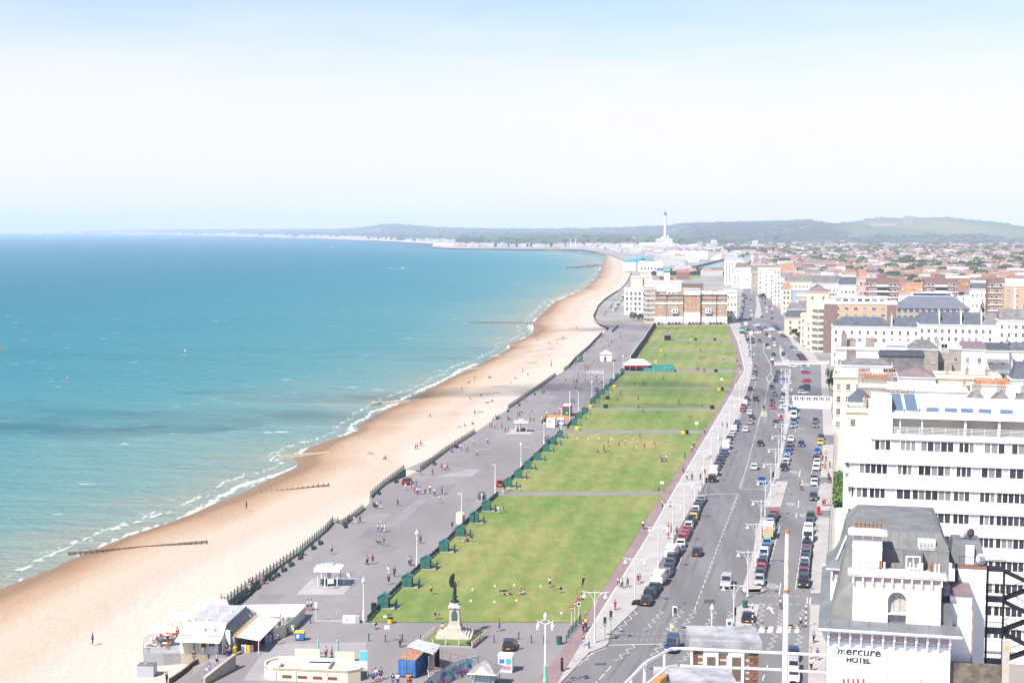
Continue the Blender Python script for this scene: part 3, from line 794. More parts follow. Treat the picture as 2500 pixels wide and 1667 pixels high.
 MB().loft([[(bx0-.5,7.5,bz+1.12),(bx1+.3,7.5,bz+1.12),(bx1+.3,13.5,bz+1.12),(bx0-.5,13.5,bz+1.12)],[(bx0+.25,8.3,bz+1.75),(bx1,8.3,bz+1.75),(bx1,13.0,bz+1.75),(bx0+.25,13.0,bz+1.75)],[(bx0+1.5,9.2,bz+4.0),(bx1,9.2,bz+4.0),(bx1,12.4,bz+4.0),(bx0+1.5,12.4,bz+4.0)]]).O('bay_roof',m_lead,r)
 MB().poly([(bx0+.75,8.42,bz+1.95),(bx1-.15,8.42,bz+1.95),(bx1-.15,9.08,bz+3.8),(bx0+1.45,9.08,bz+3.8)]).O('bay_rooflight',m_glass,r)
 MB().tube([(bx0+.55,8.2,bz+1.8),(bx0+1.45,9.1,bz+4.0)],.09,5).O('roof_roll',m_white2,r)
 lx0,lz=A(1240,850,2.2);lx1,_=A(1422,850,2.2)
 Bx((lx0+lx1)/2,4.6,0,lx1-lx0,4.8,lz).O('link_block',mw,r)
 Bx((lx0+lx1)/2,4.6,lz,lx1-lx0+.2,5.0,.2).O('link_roof',m_purple,r)
 Bx(lx1+.06,2.6,0,.14,.8,lz-1.2).O('crumbling_edge',mat('flaking_render',(.40,.27,.17),var=.5,scale=3),r)
 tx0,tz=A(1312,625,7.0);tx1,_=A(1537,625,7.0)
 Bx((tx0+tx1)/2,9.2,0,tx1-tx0,4.4,tz).O('stair_tower',mw,r)
 Bx((tx0+tx1)/2,9.2,tz,tx1-tx0+.1,4.5,.22).O('tower_kerb',m_brick,r)
 mx0,mz=A(1248,400,8.4);mx1,_=A(1500,400,8.4);mzb=tz+.22
 MB().loft([[(mx0-.1,8.0,mzb),(mx1+.45,8.0,mzb),(mx1+.45,12,mzb),(mx0-.1,12,mzb)],[(mx0+.2,8.6,mz),(mx1-.1,8.6,mz),(mx1-.1,11.4,mz),(mx0+.2,11.4,mz)]]).O('lift_room',m_lead,r)
 dx0,dz0=A(1366,592,7.95);dx1,dz1=A(1440,445,7.95)
 Bx((dx0+dx1)/2,8.1,mzb,dx1-dx0,.45,dz1-mzb).O('door',m_whmetal,r)
 bal=MB()
 for i in rg0(15):bal.tube([(tx0+.05+i*(tx1-tx0-.1)/14,7.08,mzb),(tx0+.05+i*(tx1-tx0-.1)/14,7.08,mzb+.9)],.018,4)
 bal.tube([(tx0,7.08,mzb+.92),(tx1,7.08,mzb+.92)],.025,4);bal.O('balustrade',m_dark,r)
 vx,vz=A(1205,805,2.0)
 MB().lathe(vx,2.2,[(.36,vz-.5),(.38,vz-.1),(.30,vz+.0),(.40,vz+.05),(.40,vz+.45),(.2,vz+.55)],12).O('vent_cowl',m_lead,r)
 bx,bz_=A(1215,1010,1.3)
 Bx(bx,1.8,z0,1.0,1.0,bz_-z0+1.0).O('tank_box',m_lead,r)
 wx0,wz=A(1245,1402,.6);wx1,_=A(1670,1402,.6)
 Bx((wx0+wx1)/2,.9,0,wx1-wx0,.5,wz).O('yard_wall',mat('stained_concrete',(.13,.11,.085),var=.4,scale=1.2),r)
 px0,pz=A(1675,1225,.5);px1,_=A(1732,1225,.5)
 Bx((px0+px1)/2,.9,0,px1-px0,.66,pz).O('yard_pillar',mat('lichened_pillar',(.40,.37,.33),col2=(.42,.27,.06),scale=1.6,contrast=(.55,.7)),r)
 def text(body,qx0,qx1,qy_base,bold=0.0,shear=0.0):
  c=bpy.data.curves.new('sign_lettering','FONT');c.body=body;c.size=1.0;c.extrude=.02;c.offset=bold;c.shear=shear;c.resolution_u=4
  o=bpy.data.objects.new('sign_lettering',c);COL.objects.link(o)
  bpy.context.view_layer.update();wd=max(1e-3,o.dimensions.x)
  xa_,za_=A(qx0,qy_base);xb_,_=A(qx1,qy_base)
  k=(xb_-xa_)/wd
  me=bpy.data.meshes.new_from_object(o.evaluated_get(bpy.context.evaluated_depsgraph_get()));bpy.data.objects.remove(o)
  me.materials.clear();me.materials.append(mat('sign_black',(.02,.018,.03),rough=.4))
  o=link('sign_lettering',me,r);o.scale=(k,k,1);o.rotation_euler=(pi/2,0,0);o.location=(xa_,-.03,za_)
  return o
 xm_,zm_=A(322,1335);xe_,zt_=A(388,1290)
 sw=MB();sx,sz=(xe_-xm_),(zt_-zm_)
 def stroke(pts,rr=.05,r1=None):sw.tube([(xm_+sx*a,-.04,zm_+sz*b)for a,b in pts],rr,6,r1)
 stroke([(-.28,1.28),(-.10,1.22),(.02,1.0),(.06,.6),(-.02,.25),(-.05,-.02)],.028,.062)
 stroke([(.02,.45),(.22,.88),(.40,.95),(.44,.6),(.36,.25),(.36,.02)],.04,.055)
 stroke([(.42,.45),(.62,.88),(.80,.97),(.86,.6),(.80,.2),(.92,-.08),(1.12,-.22)],.04,.022)
 sw.O('sign_lettering',mat('sign_black',(.02,.018,.03)),r)
 text('ercure',384,668,1335,.012,.06)
 text('HOTEL',388,588,1392,.035)
 for q in(368,405,448,485,530):
  x_,z_=A(q,1560);Bx(x_,-.02,z_-1.4,.19,.06,1.75).O('brick_vent',m_rustred,r)
 return fr
hotel_frame=hotel()
def satellite_dish(x,y,z,rad,m,label,tilt):
 t=thing('satellite_dish',label,'satellite dish',(x,y,z),tilt)
 mb=MB();mb.loft([[(rr*cos(a),-.05-.22*(rr/rad)**2*rad*-1-.25,.75+rr*sin(a))for a in[2*pi*i/12 for i in rg0(12)]]for rr in(rad,rad*.6,.05)],cap=False)
 mb.O('dish',m,t)
 MB().tube([(0,0,0),(0,0,.8),(0,-.3,.75)],.04,5).tube([(0,-.25,.75-rad*.8),(0,-.9,.72)],.02,4).O('mount',m_dark,t)
 return t
def hw(qx,qy,yl):
 x,z=hotel_frame.at(*Q(qx,qy),yl);p=hotel_frame.O+hotel_frame.e1*x+hotel_frame.e2*yl;return(p.x,p.y,z)
x_,y_,z_=hw(1345,395,9.5);satellite_dish(x_,y_,z_,.52,m_whmetal,'large white satellite dish on the grey lift room of the hotel',.25)
x_,y_,z_=hw(1398,398,9.3);satellite_dish(x_,y_,z_,.46,mat('rusty_dish',(.10,.06,.055),rough=.7),'dark rusty satellite dish on the grey lift room of the hotel',.4)
x_,y_,z_=hw(1478,608,7.4);satellite_dish(x_,y_,z_,.50,m_whmetal,'white satellite dish on the tower balcony beside the white door',.3)
# black fire escape to the right of the hotel
def fire_escape():
 fr=hotel_frame;A=lambda qx,qy,yl=9.0:fr.at(*Q(qx,qy),yl)
 x0,_=A(1545,650);xm,_=A(1690,650);x1,_=A(1990,650)
 p=fr.O+fr.e1*x0+fr.e2*9.0
 t=thing('fire_escape','black steel zigzag fire escape stair beside the hotel stair tower','fire escape',(p.x,p.y,0),fr.a)
 L1,L2=xm-x0,x1-x0
 lv=[A(1600,q)[1]for q in(655,905,1165,1420)]
 for i,z in en(lv):
  Bx(L1/2,1.0,z,L1,2.0,.12).O('landing',m_dark,t)
  rb=MB()
  for k in rg0(12):rb.tube([(L1*k/11,.02,z+.12),(L1*k/11,.02,z+1.15)],.018,4)
  rb.tube([(0,.02,z+1.15),(L1,.02,z+1.15)],.03,4).O('landing_rail',m_dark,t)
 for i in rg0(len(lv)-1):
  za,zb_=lv[i],lv[i+1];zm=(za+zb_)/2
  for ya,yb,xa,xb,zz0,zz1 in((.15,.95,L1,L2,za,zm),(1.1,1.9,L2,L1,zm,zb_)):
   f=MB();
   for y in(ya,yb):f.loft([[(xa,y,zz0-.15),(xa,y+.06,zz0-.15),(xa,y+.06,zz0+.15),(xa,y,zz0+.15)],[(xb,y,zz1-.15),(xb,y+.06,zz1-.15),(xb,y+.06,zz1+.15),(xb,y,zz1+.15)]])
   f.O('stringer',m_dark,t)
   tr=MB()
   for k in rg0(8):u=(k+.5)/8;tr.box(xa+(xb-xa)*u,(ya+yb)/2,zz0+(zz1-zz0)*u,.27,yb-ya,.04)
   tr.O('tread',m_dark,t)
   rl=MB()
   for k in rg0(9):u=k/8;rl.tube([(xa+(xb-xa)*u,ya,zz0+(zz1-zz0)*u+.1),(xa+(xb-xa)*u,ya,zz0+(zz1-zz0)*u+1.1)],.018,4)
   rl.tube([(xa,ya,zz0+1.1),(xb,ya,zz1+1.1)],.03,4).O('stair_rail',m_dark,t)
 for x in(L1,0.1,L2):Bx(x,.5,0,.2,.2,lv[0]).O('post',m_dark,t)
fire_escape()
# the long white modernist block of flats
def Zz(x,y):return(1950+.2679*x,880+.2679*y)
def white_flats():
 fr=Frame(2058,200.0,-13.0,1300);A=lambda zx,zy,yl=0.0:fr.at(*Zz(zx,zy),yl)
 r=fr.root('white_flats','long white modernist block with ribbon windows, stepped curved corner and flat roof','apartment block')
 mw=mat('flats_render',(.645,.63,.605),var=.035,scale=.25,rough=.7)
 W_=36.0;D_=24.0
 rows=[Zz(1780,808),Zz(1780,1030),Zz(1720,1253),Zz(1720,1457),Q(1700,433),Q(1700,613),Q(1700,803),Q(1700,985),Q(1700,1165),Q(1700,1345)]
 zr=[fr.at(*p)[1]for p in rows];st=(zr[2]-zr[6])/4;zr=[zr[0],zr[1]]+[zr[2]-st*i for i in rg0(8)]
 left=[A(545,800)[0],A(410,1000)[0]]+[0.0]*8
 def plan(x0,off,rad):
  pts=[(W_,-off),(W_,D_)];pts+=[(x0-off,D_)]
  for k in rg0(9):
   a=pi+(pi/2)*k/8
   pts.append((x0+rad+(rad+off)*cos(a),rad+(rad+off)*sin(a)))
  return pts
 for i,z in en(zr):
  x0=left[i];hi=(zr[i-1]-1.3)if i else z+1.25;lo=z-.85
  rad=2.2 if i>=2 else 1.0
  MB().prism(plan(x0+.35,-.35,rad),z-.9,z+.95).O('window_wall',mw,r)
  zt=z-.85;zb=(zr[i+1]+.80)if i+1<len(zr)else 0
  xn=left[i+1]if i+1<len(left)else 0
  rad2=2.2 if i>=1 else 1.0
  MB().prism(plan(min(x0,xn),0,rad2),zb,zt).O('spandrel',mw,r)
  MB().prism([(p[0],p[1]-.0)for p in plan(min(x0,xn),.06,rad2)],zt,zt+.06).O('sill_course',m_white2,r)
 G1=[(680,830),(915,1060),(1100,1405),(1445,1590),(1675,1870),(1925,2110),(2200,2420)]
 G2=[(545,805),(890,1030),(1080,1380),(1425,1570),(1655,1850),(1910,2110),(2200,2420)]
 G3=[(520,630),(640,790),(885,1022),(1030,1390),(1405,1560),(1645,1790),(1800,2070),(2200,2420)]
 for i,z in en(zr[:9]):
  for a,b in(G1,G2,G3)[min(i,2)]:
   xa,xb=A(a,1250,.35)[0],A(b,1250,.35)[0]
   if xa<left[i]+1.2:xa=left[i]+1.4 if i<2 else xa
   n=max(2,round((xb-xa)/.82));window(r,xa,z+.03,xb-xa,1.72,.35,n,1,split=True,pane=.36 if i<2 else .13,bar=.12)
  if i>=2:
   rad,cx=2.2,2.55
   for k in rg0(5):
    a0=pi+pi/2*(k+.1)/5;a1=pi+pi/2*(k+.9)/5
    p0=(cx+(rad-.32)*cos(a0),2.2+(rad-.32)*sin(a0));p1=(cx+(rad-.32)*cos(a1),2.2+(rad-.32)*sin(a1))
    if p1[0]>2.3:continue
    f=MB()
    for zz in(z-.78,z+.76):f.tube([(p0[0]*1.0,p0[1],zz),(p1[0],p1[1],zz)],.05,4)
    for p in(p0,p1):f.tube([(p[0],p[1],z-.78),(p[0],p[1],z+.78)],.05,4)
    wo=f.O('window',m_frame,r)
    MB().poly([(p0[0],p0[1],z-.76),(p1[0],p1[1],z-.76),(p1[0],p1[1],z+.76),(p0[0],p0[1],z+.76)]).O('pane',m_glass if k%3 else m_blind,wo)
 zp=zr[0]+1.2
 xp,zroof=A(860,505,-.2);xq=A(660,520)[0];z690=A(1300,690)[1]
 Bx((xq+W_)/2,D_/2,zr[0]+.9,W_-xq,D_,z690-zr[0]-.9).O('penthouse_base',mw,r)
 Bx((xq+W_)/2,D_/2+1.1,z690,W_-xq,D_-2.2,zroof-z690-.3).O('penthouse_wall',mat('penthouse_cream',(.50,.455,.40),var=.04,scale=.4),r)
 Bx((xp+W_)/2,D_/2-.1,zroof-.3,W_-xp,D_+.2,.34).O('roof_slab',m_white,r)
 xs0,zs0=A(665,330,3.0);xs1,_=A(850,330,3.0)
 Bx((xs0+xs1)/2,6.0,z690,xs1-xs0,6.0,zs0-z690).O('stair_head',m_white,r)
 Bx((xq+xp)/2-.1,5.0,z690,xp-xq+.2,8.0,zroof-z690).O('stair_wing',mw,r)
 for zx in(925,1125,1520,1830):
  x,_=A(zx,560,.15);Bx(x,.3 if zx<1200 else .9,z690,.16 if zx<1200 else .3,.3 if zx<1200 else 1.5,zroof-.3-z690).O('terrace_pier',mw,r)
 rl=MB();xr0=A(870,600)[0]
 for k in rg0(6):rl.box((xr0+W_)/2,.06,z690+.12+k*.19,W_-xr0,.03,.05)
 for k in rg0(18):rl.box(xr0+(W_-xr0)*k/17,.04,z690,.05,.05,1.15)
 rl.O('terrace_railing',m_whmetal,r)
 for(a,b,y0,y1,zi)in((550,655,660,825,0),(412,520,845,1030,1)):
  xa,zt=A(a,y0,.8);xb,_=A(b,y0,.8);zb=zr[zi]-.85
  c=MB();c.poly([(xa,.5,zb+.2),(xb,.5,zb+.2),(xb,2.8,zt),(xa+.5,2.8,zt)]).poly([(xa,.5,zb+.2),(xa+.5,2.8,zt),(xa+.5,2.8,zb+.2)]).poly([(xa,.45,zb+.05),(xb,.45,zb+.05),(xb,.5,zb+.2),(xa,.5,zb+.2)])
  o=c.O('winter_garden',m_green,r)
  MB().tube([(xa,.5,zb+.2),(xa+.5,2.8,zt),(xb,2.8,zt)],.06,4).tube([(xa,.5,zb+.2),(xb,.5,zb+.2),(xb,2.8,zt)],.06,4).tube([((xa+xb)/2,.5,zb+.2),((xa+xb)/2+.2,2.8,zt)],.04,4).O('glazing_bar',m_whmetal,o)
 return fr,zroof
flats_frame,flats_roof=white_flats()
def solar_panels():
 fr=flats_frame
 def wp(zx,zy,z):
  x,y=fr.top(*Zz(zx,zy),z);return fr.O+fr.e1*x+fr.e2*y+V_((0,0,z))
 for i,(zx,zy,big)in en(((905,470,1),(1035,473,1),(1215,480,0),(1382,484,0),(1530,488,0),(1695,493,0),(1890,500,0))):
  p=wp(zx,zy,flats_roof+.06)
  wd,ln,ti=(1.7,3.6,R(38))if big else(1.75,1.15,R(30))
  t=thing('solar_panel',ordn(i if big else i-2)+(' large' if big else ' small')+' blue solar panel from the left on the flat white roof','solar panel',tuple(p),fr.a+R(8 if big else-10),'solar panels on the white flats')
  c,s=cos(ti),sin(ti)
  pl=MB().poly([(-wd/2,0,.15),(wd/2,0,.15),(wd/2,ln*c,.15+ln*s),(-wd/2,ln*c,.15+ln*s)])
  pl.poly([(-wd/2,0,.09),(-wd/2,ln*c,.09+ln*s),(wd/2,ln*c,.09+ln*s),(wd/2,0,.09)])
  pl.O('panel',m_panel,t)
  f=MB();e=[(-wd/2,0,.14),(wd/2,0,.14),(wd/2,ln*c,.14+ln*s),(-wd/2,ln*c,.14+ln*s),(-wd/2,0,.14)]
  f.tube(e,.05,4);f.O('panel_frame',m_whmetal,t)
  for sx_ in(-1,1):Bx(sx_*(wd/2-.1),ln*c*.8,0,.07,.07,.12+ln*s*.8).O('support',m_steel,t)
  Bx(0,.1,0,wd,.12,.12).O('base_rail',m_steel,t)
solar_panels()
# the terraces and blocks behind the flats
def A1(x,y):return(1950+.14028*x,780+.14028*y)
def A2(x,y):return(2200+.15306*x,780+.15306*y)
GT='terraced houses behind the white flats'
block('cream_villa','cream stuccoed seafront house with wide cornice and white attic beside the square',2036,2177,921,420,16,wall=m_cream,rows=4,cols=6,ww=1.15,wh=1.9,storey=3.7,z_first=13.9,left=4,nx=3,nz=2,pane=.5)
block('white_attic_house','white attic house with grey roof and long dormer above the cream villa',2054,2177,893,424,12,wall=m_white,rows=1,cols=2,ww=3.6,wh=1.2,z_first=18.5,nx=5,nz=1,roof='hip',roofm=m_slate2,rise=1.6,hip=3,pane=.7,w_off=3)
block('cream_house','small cream house with balustrade and slate roof beside the rounded white corner',2066,2132,1006,350,12,wall=m_cream,rows=4,cols=2,ww=1.2,wh=1.9,storey=3.5,left=3,nx=3,nz=3,roof='flat',chim=((.7,.5,5),(.7,.8,5)))
block('slate_roof_house','cream house with a dark slate slope behind the small cream house',2072,2126,984,362,10,wall=m_cream,rows=2,cols=2,roof='hip',rise=3.0,hip=2.5,roofm=m_slate)
r_,f_,w_,h_=block('chimney_terrace','low terrace crowned by long stacks with many orange chimney pots',2100,2178,945,388,10,wall=m_beige,rows=2,cols=3,roof='flat',roofm=m_grey)
for v,n in((.15,15),(.5,17),(.85,14)):chimney(r_,w_*.5,10*v,h_+.4,n,along='x',h=1.7,ph=1.0)
for u in(.05,.93):chimney(r_,w_*u,5,h_+.4,4,along='x',h=2.6,ph=1.5)
block('white_rear_house','plain white house wall with small sash windows above the solar panels',2238,2362,955,365,10,wall=m_white,rows=2,cols=6,ww=.9,wh=1.5,storey=3.2,roof='flat',pane=.25,chim=((.97,.5,3),))
block('brown_roof_house','low house with orange brick attic and black dormers above the white rear house',2168,2241,950,372,9,wall=m_tile,rows=1,cols=3,ww=1.3,wh=.9,z_first=17.6,roof='flat',pane=.3)
t_,f_,w_,h_=block('pediment_terrace','cream terrace with small arched openings and slate gables behind the solar panels',2358,2540,988,325,9,wall=m_cream,rows=1,cols=9,ww=.75,wh=.9,z_first=18.2,roof='none',pane=.05)
for k in rg0(3):
 MB().roof(w_*k/3+.2,w_*(k+1)/3-.2,.3,8.5,h_+.28,h_+3.4,'y',2.0).O('roof',m_slate2,t_)
 chimney(t_,w_*(k+.5)/3,4.2,h_+2.6,4,along='x',h=1.4,ph=1.0)
block('white_terrace_house','white terrace house with heavy cornice left of the balustraded one',2195,2284,922,400,12,wall=m_white,rows=2,cols=4,ww=1.1,wh=1.6,storey=3.4,roof='hip',roofm=m_purple,rise=2.2,hip=5,nx=2,nz=3,pane=.4,group=GT)
t_,f_,w_,h_=block('balustrade_house','cream house with long balustrade parapet in front of the grey gabled house',2283,2446,924,402,12,wall=m_cream,rows=2,cols=7,ww=1.0,wh=1.6,storey=3.4,roof='flat',pane=.2,chim=((.2,.35,4),(.5,.4,5),(.8,.4,4)),group=GT)
block('ochre_roof_house','white house with low ochre tiled roof right of the balustraded house',2386,2470,940,385,8,wall=m_white,rows=2,cols=3,roof='gable',roofm=m_tile,rise=1.4,chim=((.5,.5,4),),group=GT)
block('dark_hatch_house','white house with a dark slate turret slope near the right edge',2470,2530,928,380,9,wall=m_white,rows=3,cols=2,roof='mansard',roofm=m_slate,rise=4.2,group=GT)
block('grey_gable_house','grey rendered house with hipped slate roof behind the balustraded house',2218,2291,853,470,12,wall=m_beige,rows=4,cols=3,ww=1.1,wh=1.7,roof='hip',roofm=m_slate2,rise=2.7,hip=3,chim=((.95,.4,3),),nx=3,nz=3,group=GT)
t_,f_,w_,h_=block('grey_terrace_house','grey rendered house with white roof dormer and ivy covered rear wing',2291,2348,852,472,12,wall=m_beige,rows=4,cols=2,ww=1.0,wh=1.5,roof='flat',roofm=m_slate,group=GT,chim=((.02,.4,3),))
Bx(w_*.25,2.0,h_-1.2,2.9,4.2,3.4).O('roof_dormer',m_white,t_);window(t_,w_*.25-1.0,h_+.6,2.0,2.4,-.1,2,2,pane=.2)
Bx(w_*.4,-2.0,0,2.4,4.0,h_-4).O('rear_wing',m_beige,t_)
block('purple_roof_house','white terrace house with mauve slate roof near the right edge',2348,2406,854,470,11,wall=m_white,rows=4,cols=2,ww=1.2,wh=1.8,nx=3,nz=4,roof='gable',roofm=m_purple,rise=2.3,chim=((.97,.5,4),),group=GT)
t_,f_,w_,h_=block('balcony_house','terrace house with three grey rear balconies under a dark slate roof',2407,2464,857,468,11,wall=m_white,rows=4,cols=2,ww=1.1,wh=1.8,roof='gable',roofm=m_slate,rise=2.2,chim=((.98,.5,3),),group=GT)
for k in rg0(3):Bx(w_/2,-.9,h_-3.6-3.4*k,w_-.6,1.8,.22).box(w_/2,-1.72,h_-3.38-3.4*k,w_-.6,.06,1.0).O('balcony',m_grey,t_)
block('pale_roof_house','white terrace house with pale slate roof at the right edge',2463,2540,858,468,11,wall=m_white,rows=4,cols=3,ww=.9,wh=1.7,roof='gable',roofm=m_lead,rise=2.4,group=GT)
t_,f_,w_,h_=block('white_parapet_house','white parapet house with two rough chimney walls on its flat roof',2040,2168,853,520,13,wall=m_white,rows=2,cols=6,ww=1.1,wh=1.5,storey=4.0,z_first=12,roof='flat',left=3)
for u,n,hh in((.30,7,3.0),(.66,7,3.4)):chimney(t_,w_*u,5,h_+.3,n,along='x',h=hh,sy=.9,ph=.9);
chimney(t_,w_*.16,3,h_+.3,4,along='x',h=5.0,ph=1.3)
chimney(t_,w_*.30,-6,h_-3.5,7,along='x',h=3.2,ph=1.2)
block('blank_white_house','plain white boxy house with one small window beside the grey hipped roof',2166,2219,843,500,10,wall=m_white2,rows=2,cols=2,ww=.8,wh=1.2,roof='flat')
block('slate_hung_house','dark slate hung house with white windows under a black roof edge',2148,2256,868,455,10,wall=m_slate2,rows=2,cols=4,ww=1.2,wh=1.6,roof='flat',roofm=m_slate,corn_m=m_slate,pane=.6)
def terrace(name,label,px0,px1,ye,d,depth,rows,cols,rise,walls=(),corner_left=0,roofs=None,**k):
 root,fr,w,H=block(name,label,px0,px1,ye,d,depth,wall=m_white,roof='none',rows=rows,cols=cols,ww=1.15,wh=1.75,storey=3.3,pane=.18,left=corner_left,group='long white terraces of the square',**k)
 us=[0]+list(walls)+[1]
 for i,(a,b)in en(zip(us,us[1:])):
  MB().roof(w*a+.25,w*b-.25,-.2,depth+.2,H+.28,H+rise,'x',4.0 if(a==0 and corner_left)else 0).O('roof',(roofs or(m_slate,))[i%len(roofs or(1,))],root)
  if b<1:
   Bx(w*b,depth/2,H+.3,.45,depth*.9,rise+.1).O('party_wall',m_white,root)
   chimney(root,w*b,depth*.55,H+rise,6,along='y',h=1.5,sy=.8,ph=.6)
 return root
terrace('white_terrace','long white terrace with dark slate roof, left one with hipped corner',2031,2247,797,630,11,5,11,4.2,(.68,),corner_left=4)
terrace('white_terrace','long white terrace with four slate roof bays between low party walls',2243,2443,793,600,11,5,12,5.2,(.255,.52,.77),roofs=(m_slate,m_slate,m_slate,m_slate2))
terrace('white_terrace','tall white terrace with weathered grey slate roof at the right edge',2438,2560,783,585,11,5,7,4.6,(.55,),roofs=(m_slate2,))
t_,f_,w_,h_=block('balcony_flats','tan and brown block of flats with stacked white corner balconies',2012,2190,741,700,16,wall=m_tan,rows=7,cols=8,ww=1.9,wh=1.5,storey=3.1,roof='flat',roofm=m_white,cornice=True,pane=.3,corn_m=m_white)
Bx(3.2,-.12,0,6.2,.3,h_-.4).O('brown_end_wall',m_brown,t_)
Bx(w_-2.5,-.12,0,4.2,.3,h_-.4).O('brown_end_wall',m_brown,t_)
Bx(w_*.48,8,h_+.3,w_*.78,9,2.6).O('penthouse',m_white,t_);Bx(w_*.5,8,h_+2.9,w_*.84,10,.25).O('penthouse_roof',m_white,t_)
for i in rg0(7):window(t_,w_*(.16+.1*i),h_+1.6,2.4,1.4,3.5,3,1)
for k in rg0(8):
 z=h_-2.9-k*3.05
 for x in(-1.6,-4.7):
  b=Bx(x,1.0-x*.35,z,2.7,3.0,.25).box(x,-.5-x*.35,z+.25,2.7,.1,.95).box(x-1.32,1.0-x*.35,z+.25,.1,2.9,.95)
  b.O('balcony',m_white,t_)
  Bx(x,2.7-x*.35,z+.2,2.5,.3,2.6).O('balcony_door',mat('dark_red_recess',(.09,.03,.04)),t_)
Bx(-3.1,5.9,0,6.4,5.6,h_).O('balcony_wall',m_cream,t_)
t2,f2,w2,h2=block('cream_tower','cream tower block with grey pyramid roof left of the balcony flats',1970,2024,714,735,14,wall=m_cream,rows=7,cols=2,ww=1.1,wh=1.8,roof='hip',roofm=m_purple,rise=3.6,hip=6.5,corn_m=m_cream)
block('cream_bay_terrace','cream seafront terrace with tall narrow windows below the cream tower',1955,1990,771,745,12,wall=m_cream,rows=5,cols=3,ww=.9,wh=2.0,storey=3.6,roof='flat',corn_m=m_cream)
block('cream_bay_terrace','lower cream bay front with red window frames beside the balcony flats',1968,1992,790,722,8,wall=m_cream,rows=4,cols=2,ww=.9,wh=2.0,storey=3.6,roof='flat',corn_m=m_cream)
t_,f_,w_,h_=block('slate_hall','broad hall with blue grey hipped roof and pale glazed ridge',2188,2366,753,760,24,wall=m_beige,rows=2,cols=12,ww=2.0,wh=1.9,storey=3.3,z_first=17,roof='none',pane=.05,corn_m=m_bsteel)
hr=6.2
MB().loft([[(-.6,-.6,h_+.28),(w_+.6,-.6,h_+.28),(w_+.6,24.6,h_+.28),(-.6,24.6,h_+.28)],[(7,9,h_+hr),(w_-7,9,h_+hr),(w_-7,15,h_+hr),(7,15,h_+hr)]]).O('roof',mat('hall_roof_slate',(.125,.13,.16),var=.08,scale=.3),t_)
MB().loft([[(6.8,8.8,h_+hr+.01),(w_-6.8,8.8,h_+hr+.01),(w_-6.8,15.2,h_+hr+.01),(6.8,15.2,h_+hr+.01)],[(8.2,10.5,h_+hr+2.0),(w_-8.2,10.5,h_+hr+2.0),(w_-8.2,13.5,h_+hr+2.0),(8.2,13.5,h_+hr+2.0)]]).O('ridge_lantern',m_bsteel,t_)
for i in rg0(6):
 x=9+(w_-21)*i/5;g=MB().poly([(x,9.05,h_+hr+.45),(x+3.2,9.05,h_+hr+.45),(x+3.2,9.95,h_+hr+1.5),(x,9.95,h_+hr+1.5)]);g.O('rooflight',m_glass,t_)
for i,(a,b,yt,d,lab)in en(((2115,2194,684,860,'brown brick block of flats with white bands and central balconies, left of the tan hall'),(2256,2338,684,850,'brown brick block of flats with white bands, behind the hall roof'),(2413,2452,685,800,'narrow brown brick bay joined to the tan flats at the right edge'))):
 t_,f_,w_,h_=block('brick_flats',lab,a,b,yt,d,14,wall=m_brick,rows=0,cols=0,roof='flat',roofm=m_grey,cornice=False,corn_m=m_brown,group='brick blocks of flats')
 Bx(w_/2,-.1,h_-3.4,w_+.3,.4,3.5).O('mansard_storey',m_brown,t_)
 if i<2:Bx(w_/2,7,h_+.8,w_*.3,6,2.6).O('roof_storey',m_brown,t_)
 for k in rg0(7):
  z=h_-1.8-3.3*k
  Bx(w_/2,-.16,z-2.0,w_+.2,.3,.42).O('white_band',m_white,t_)
  for u in((.10,.22,.72,.86)if i<2 else(.15,.45,.7)):window(t_,w_*u,z-.75,1.5,1.7,-.3 if k==0 else-.02,1,1,pane=.35,bar=.09)
  if i<2:
   Bx(w_/2,-.9,z-2.0,w_*.36,1.7,.2).box(w_/2,-1.7,z-1.8,w_*.36,.06,.9).O('balcony',m_white,t_)
   window(t_,w_*.34,z-.6,w_*.32,2.0,-.02,4,1,pane=.2)
t_,f_,w_,h_=block('tan_flats','tan brick slab of flats with small white windows at the right edge',2452,2560,698,790,14,wall=m_tan,rows=7,cols=5,ww=1.8,wh=1.2,storey=3.1,roof='flat',corn_m=m_white,nx=2,nz=1,pane=.8)
Bx(w_*.25,-.05,4,.9,.16,h_-5).O('white_strip',m_white,t_);Bx(w_*.4,6,h_+.4,w_*.7,8,3.2).O('penthouse',m_white,t_)
block('ochre_hall','low hall with ochre tiled hipped roof between the two brick blocks',2194,2258,719,900,12,wall=m_white,rows=2,cols=6,ww=.9,wh=1.3,roof='hip',roofm=m_tile,rise=4,hip=5)
block('brick_terrace','long orange brick flats with cream windows behind the right brick block',2309,2366,678,1020,12,wall=m_tile,rows=4,cols=6,ww=1.5,wh=1.5,roof='flat',pane=.7)
block('white_mansard_house','white house with dark blue mansard slope right of the brick flats',2370,2412,706,860,12,wall=m_white,rows=4,cols=4,roof='mansard',roofm=m_slate,rise=3.2)
block('white_row','long low white building with small black windows above the mansard house',2372,2416,690,930,8,wall=m_white,rows=2,cols=6,ww=.8,wh=1.0,roof='flat')
GS='seafront houses along the far road'
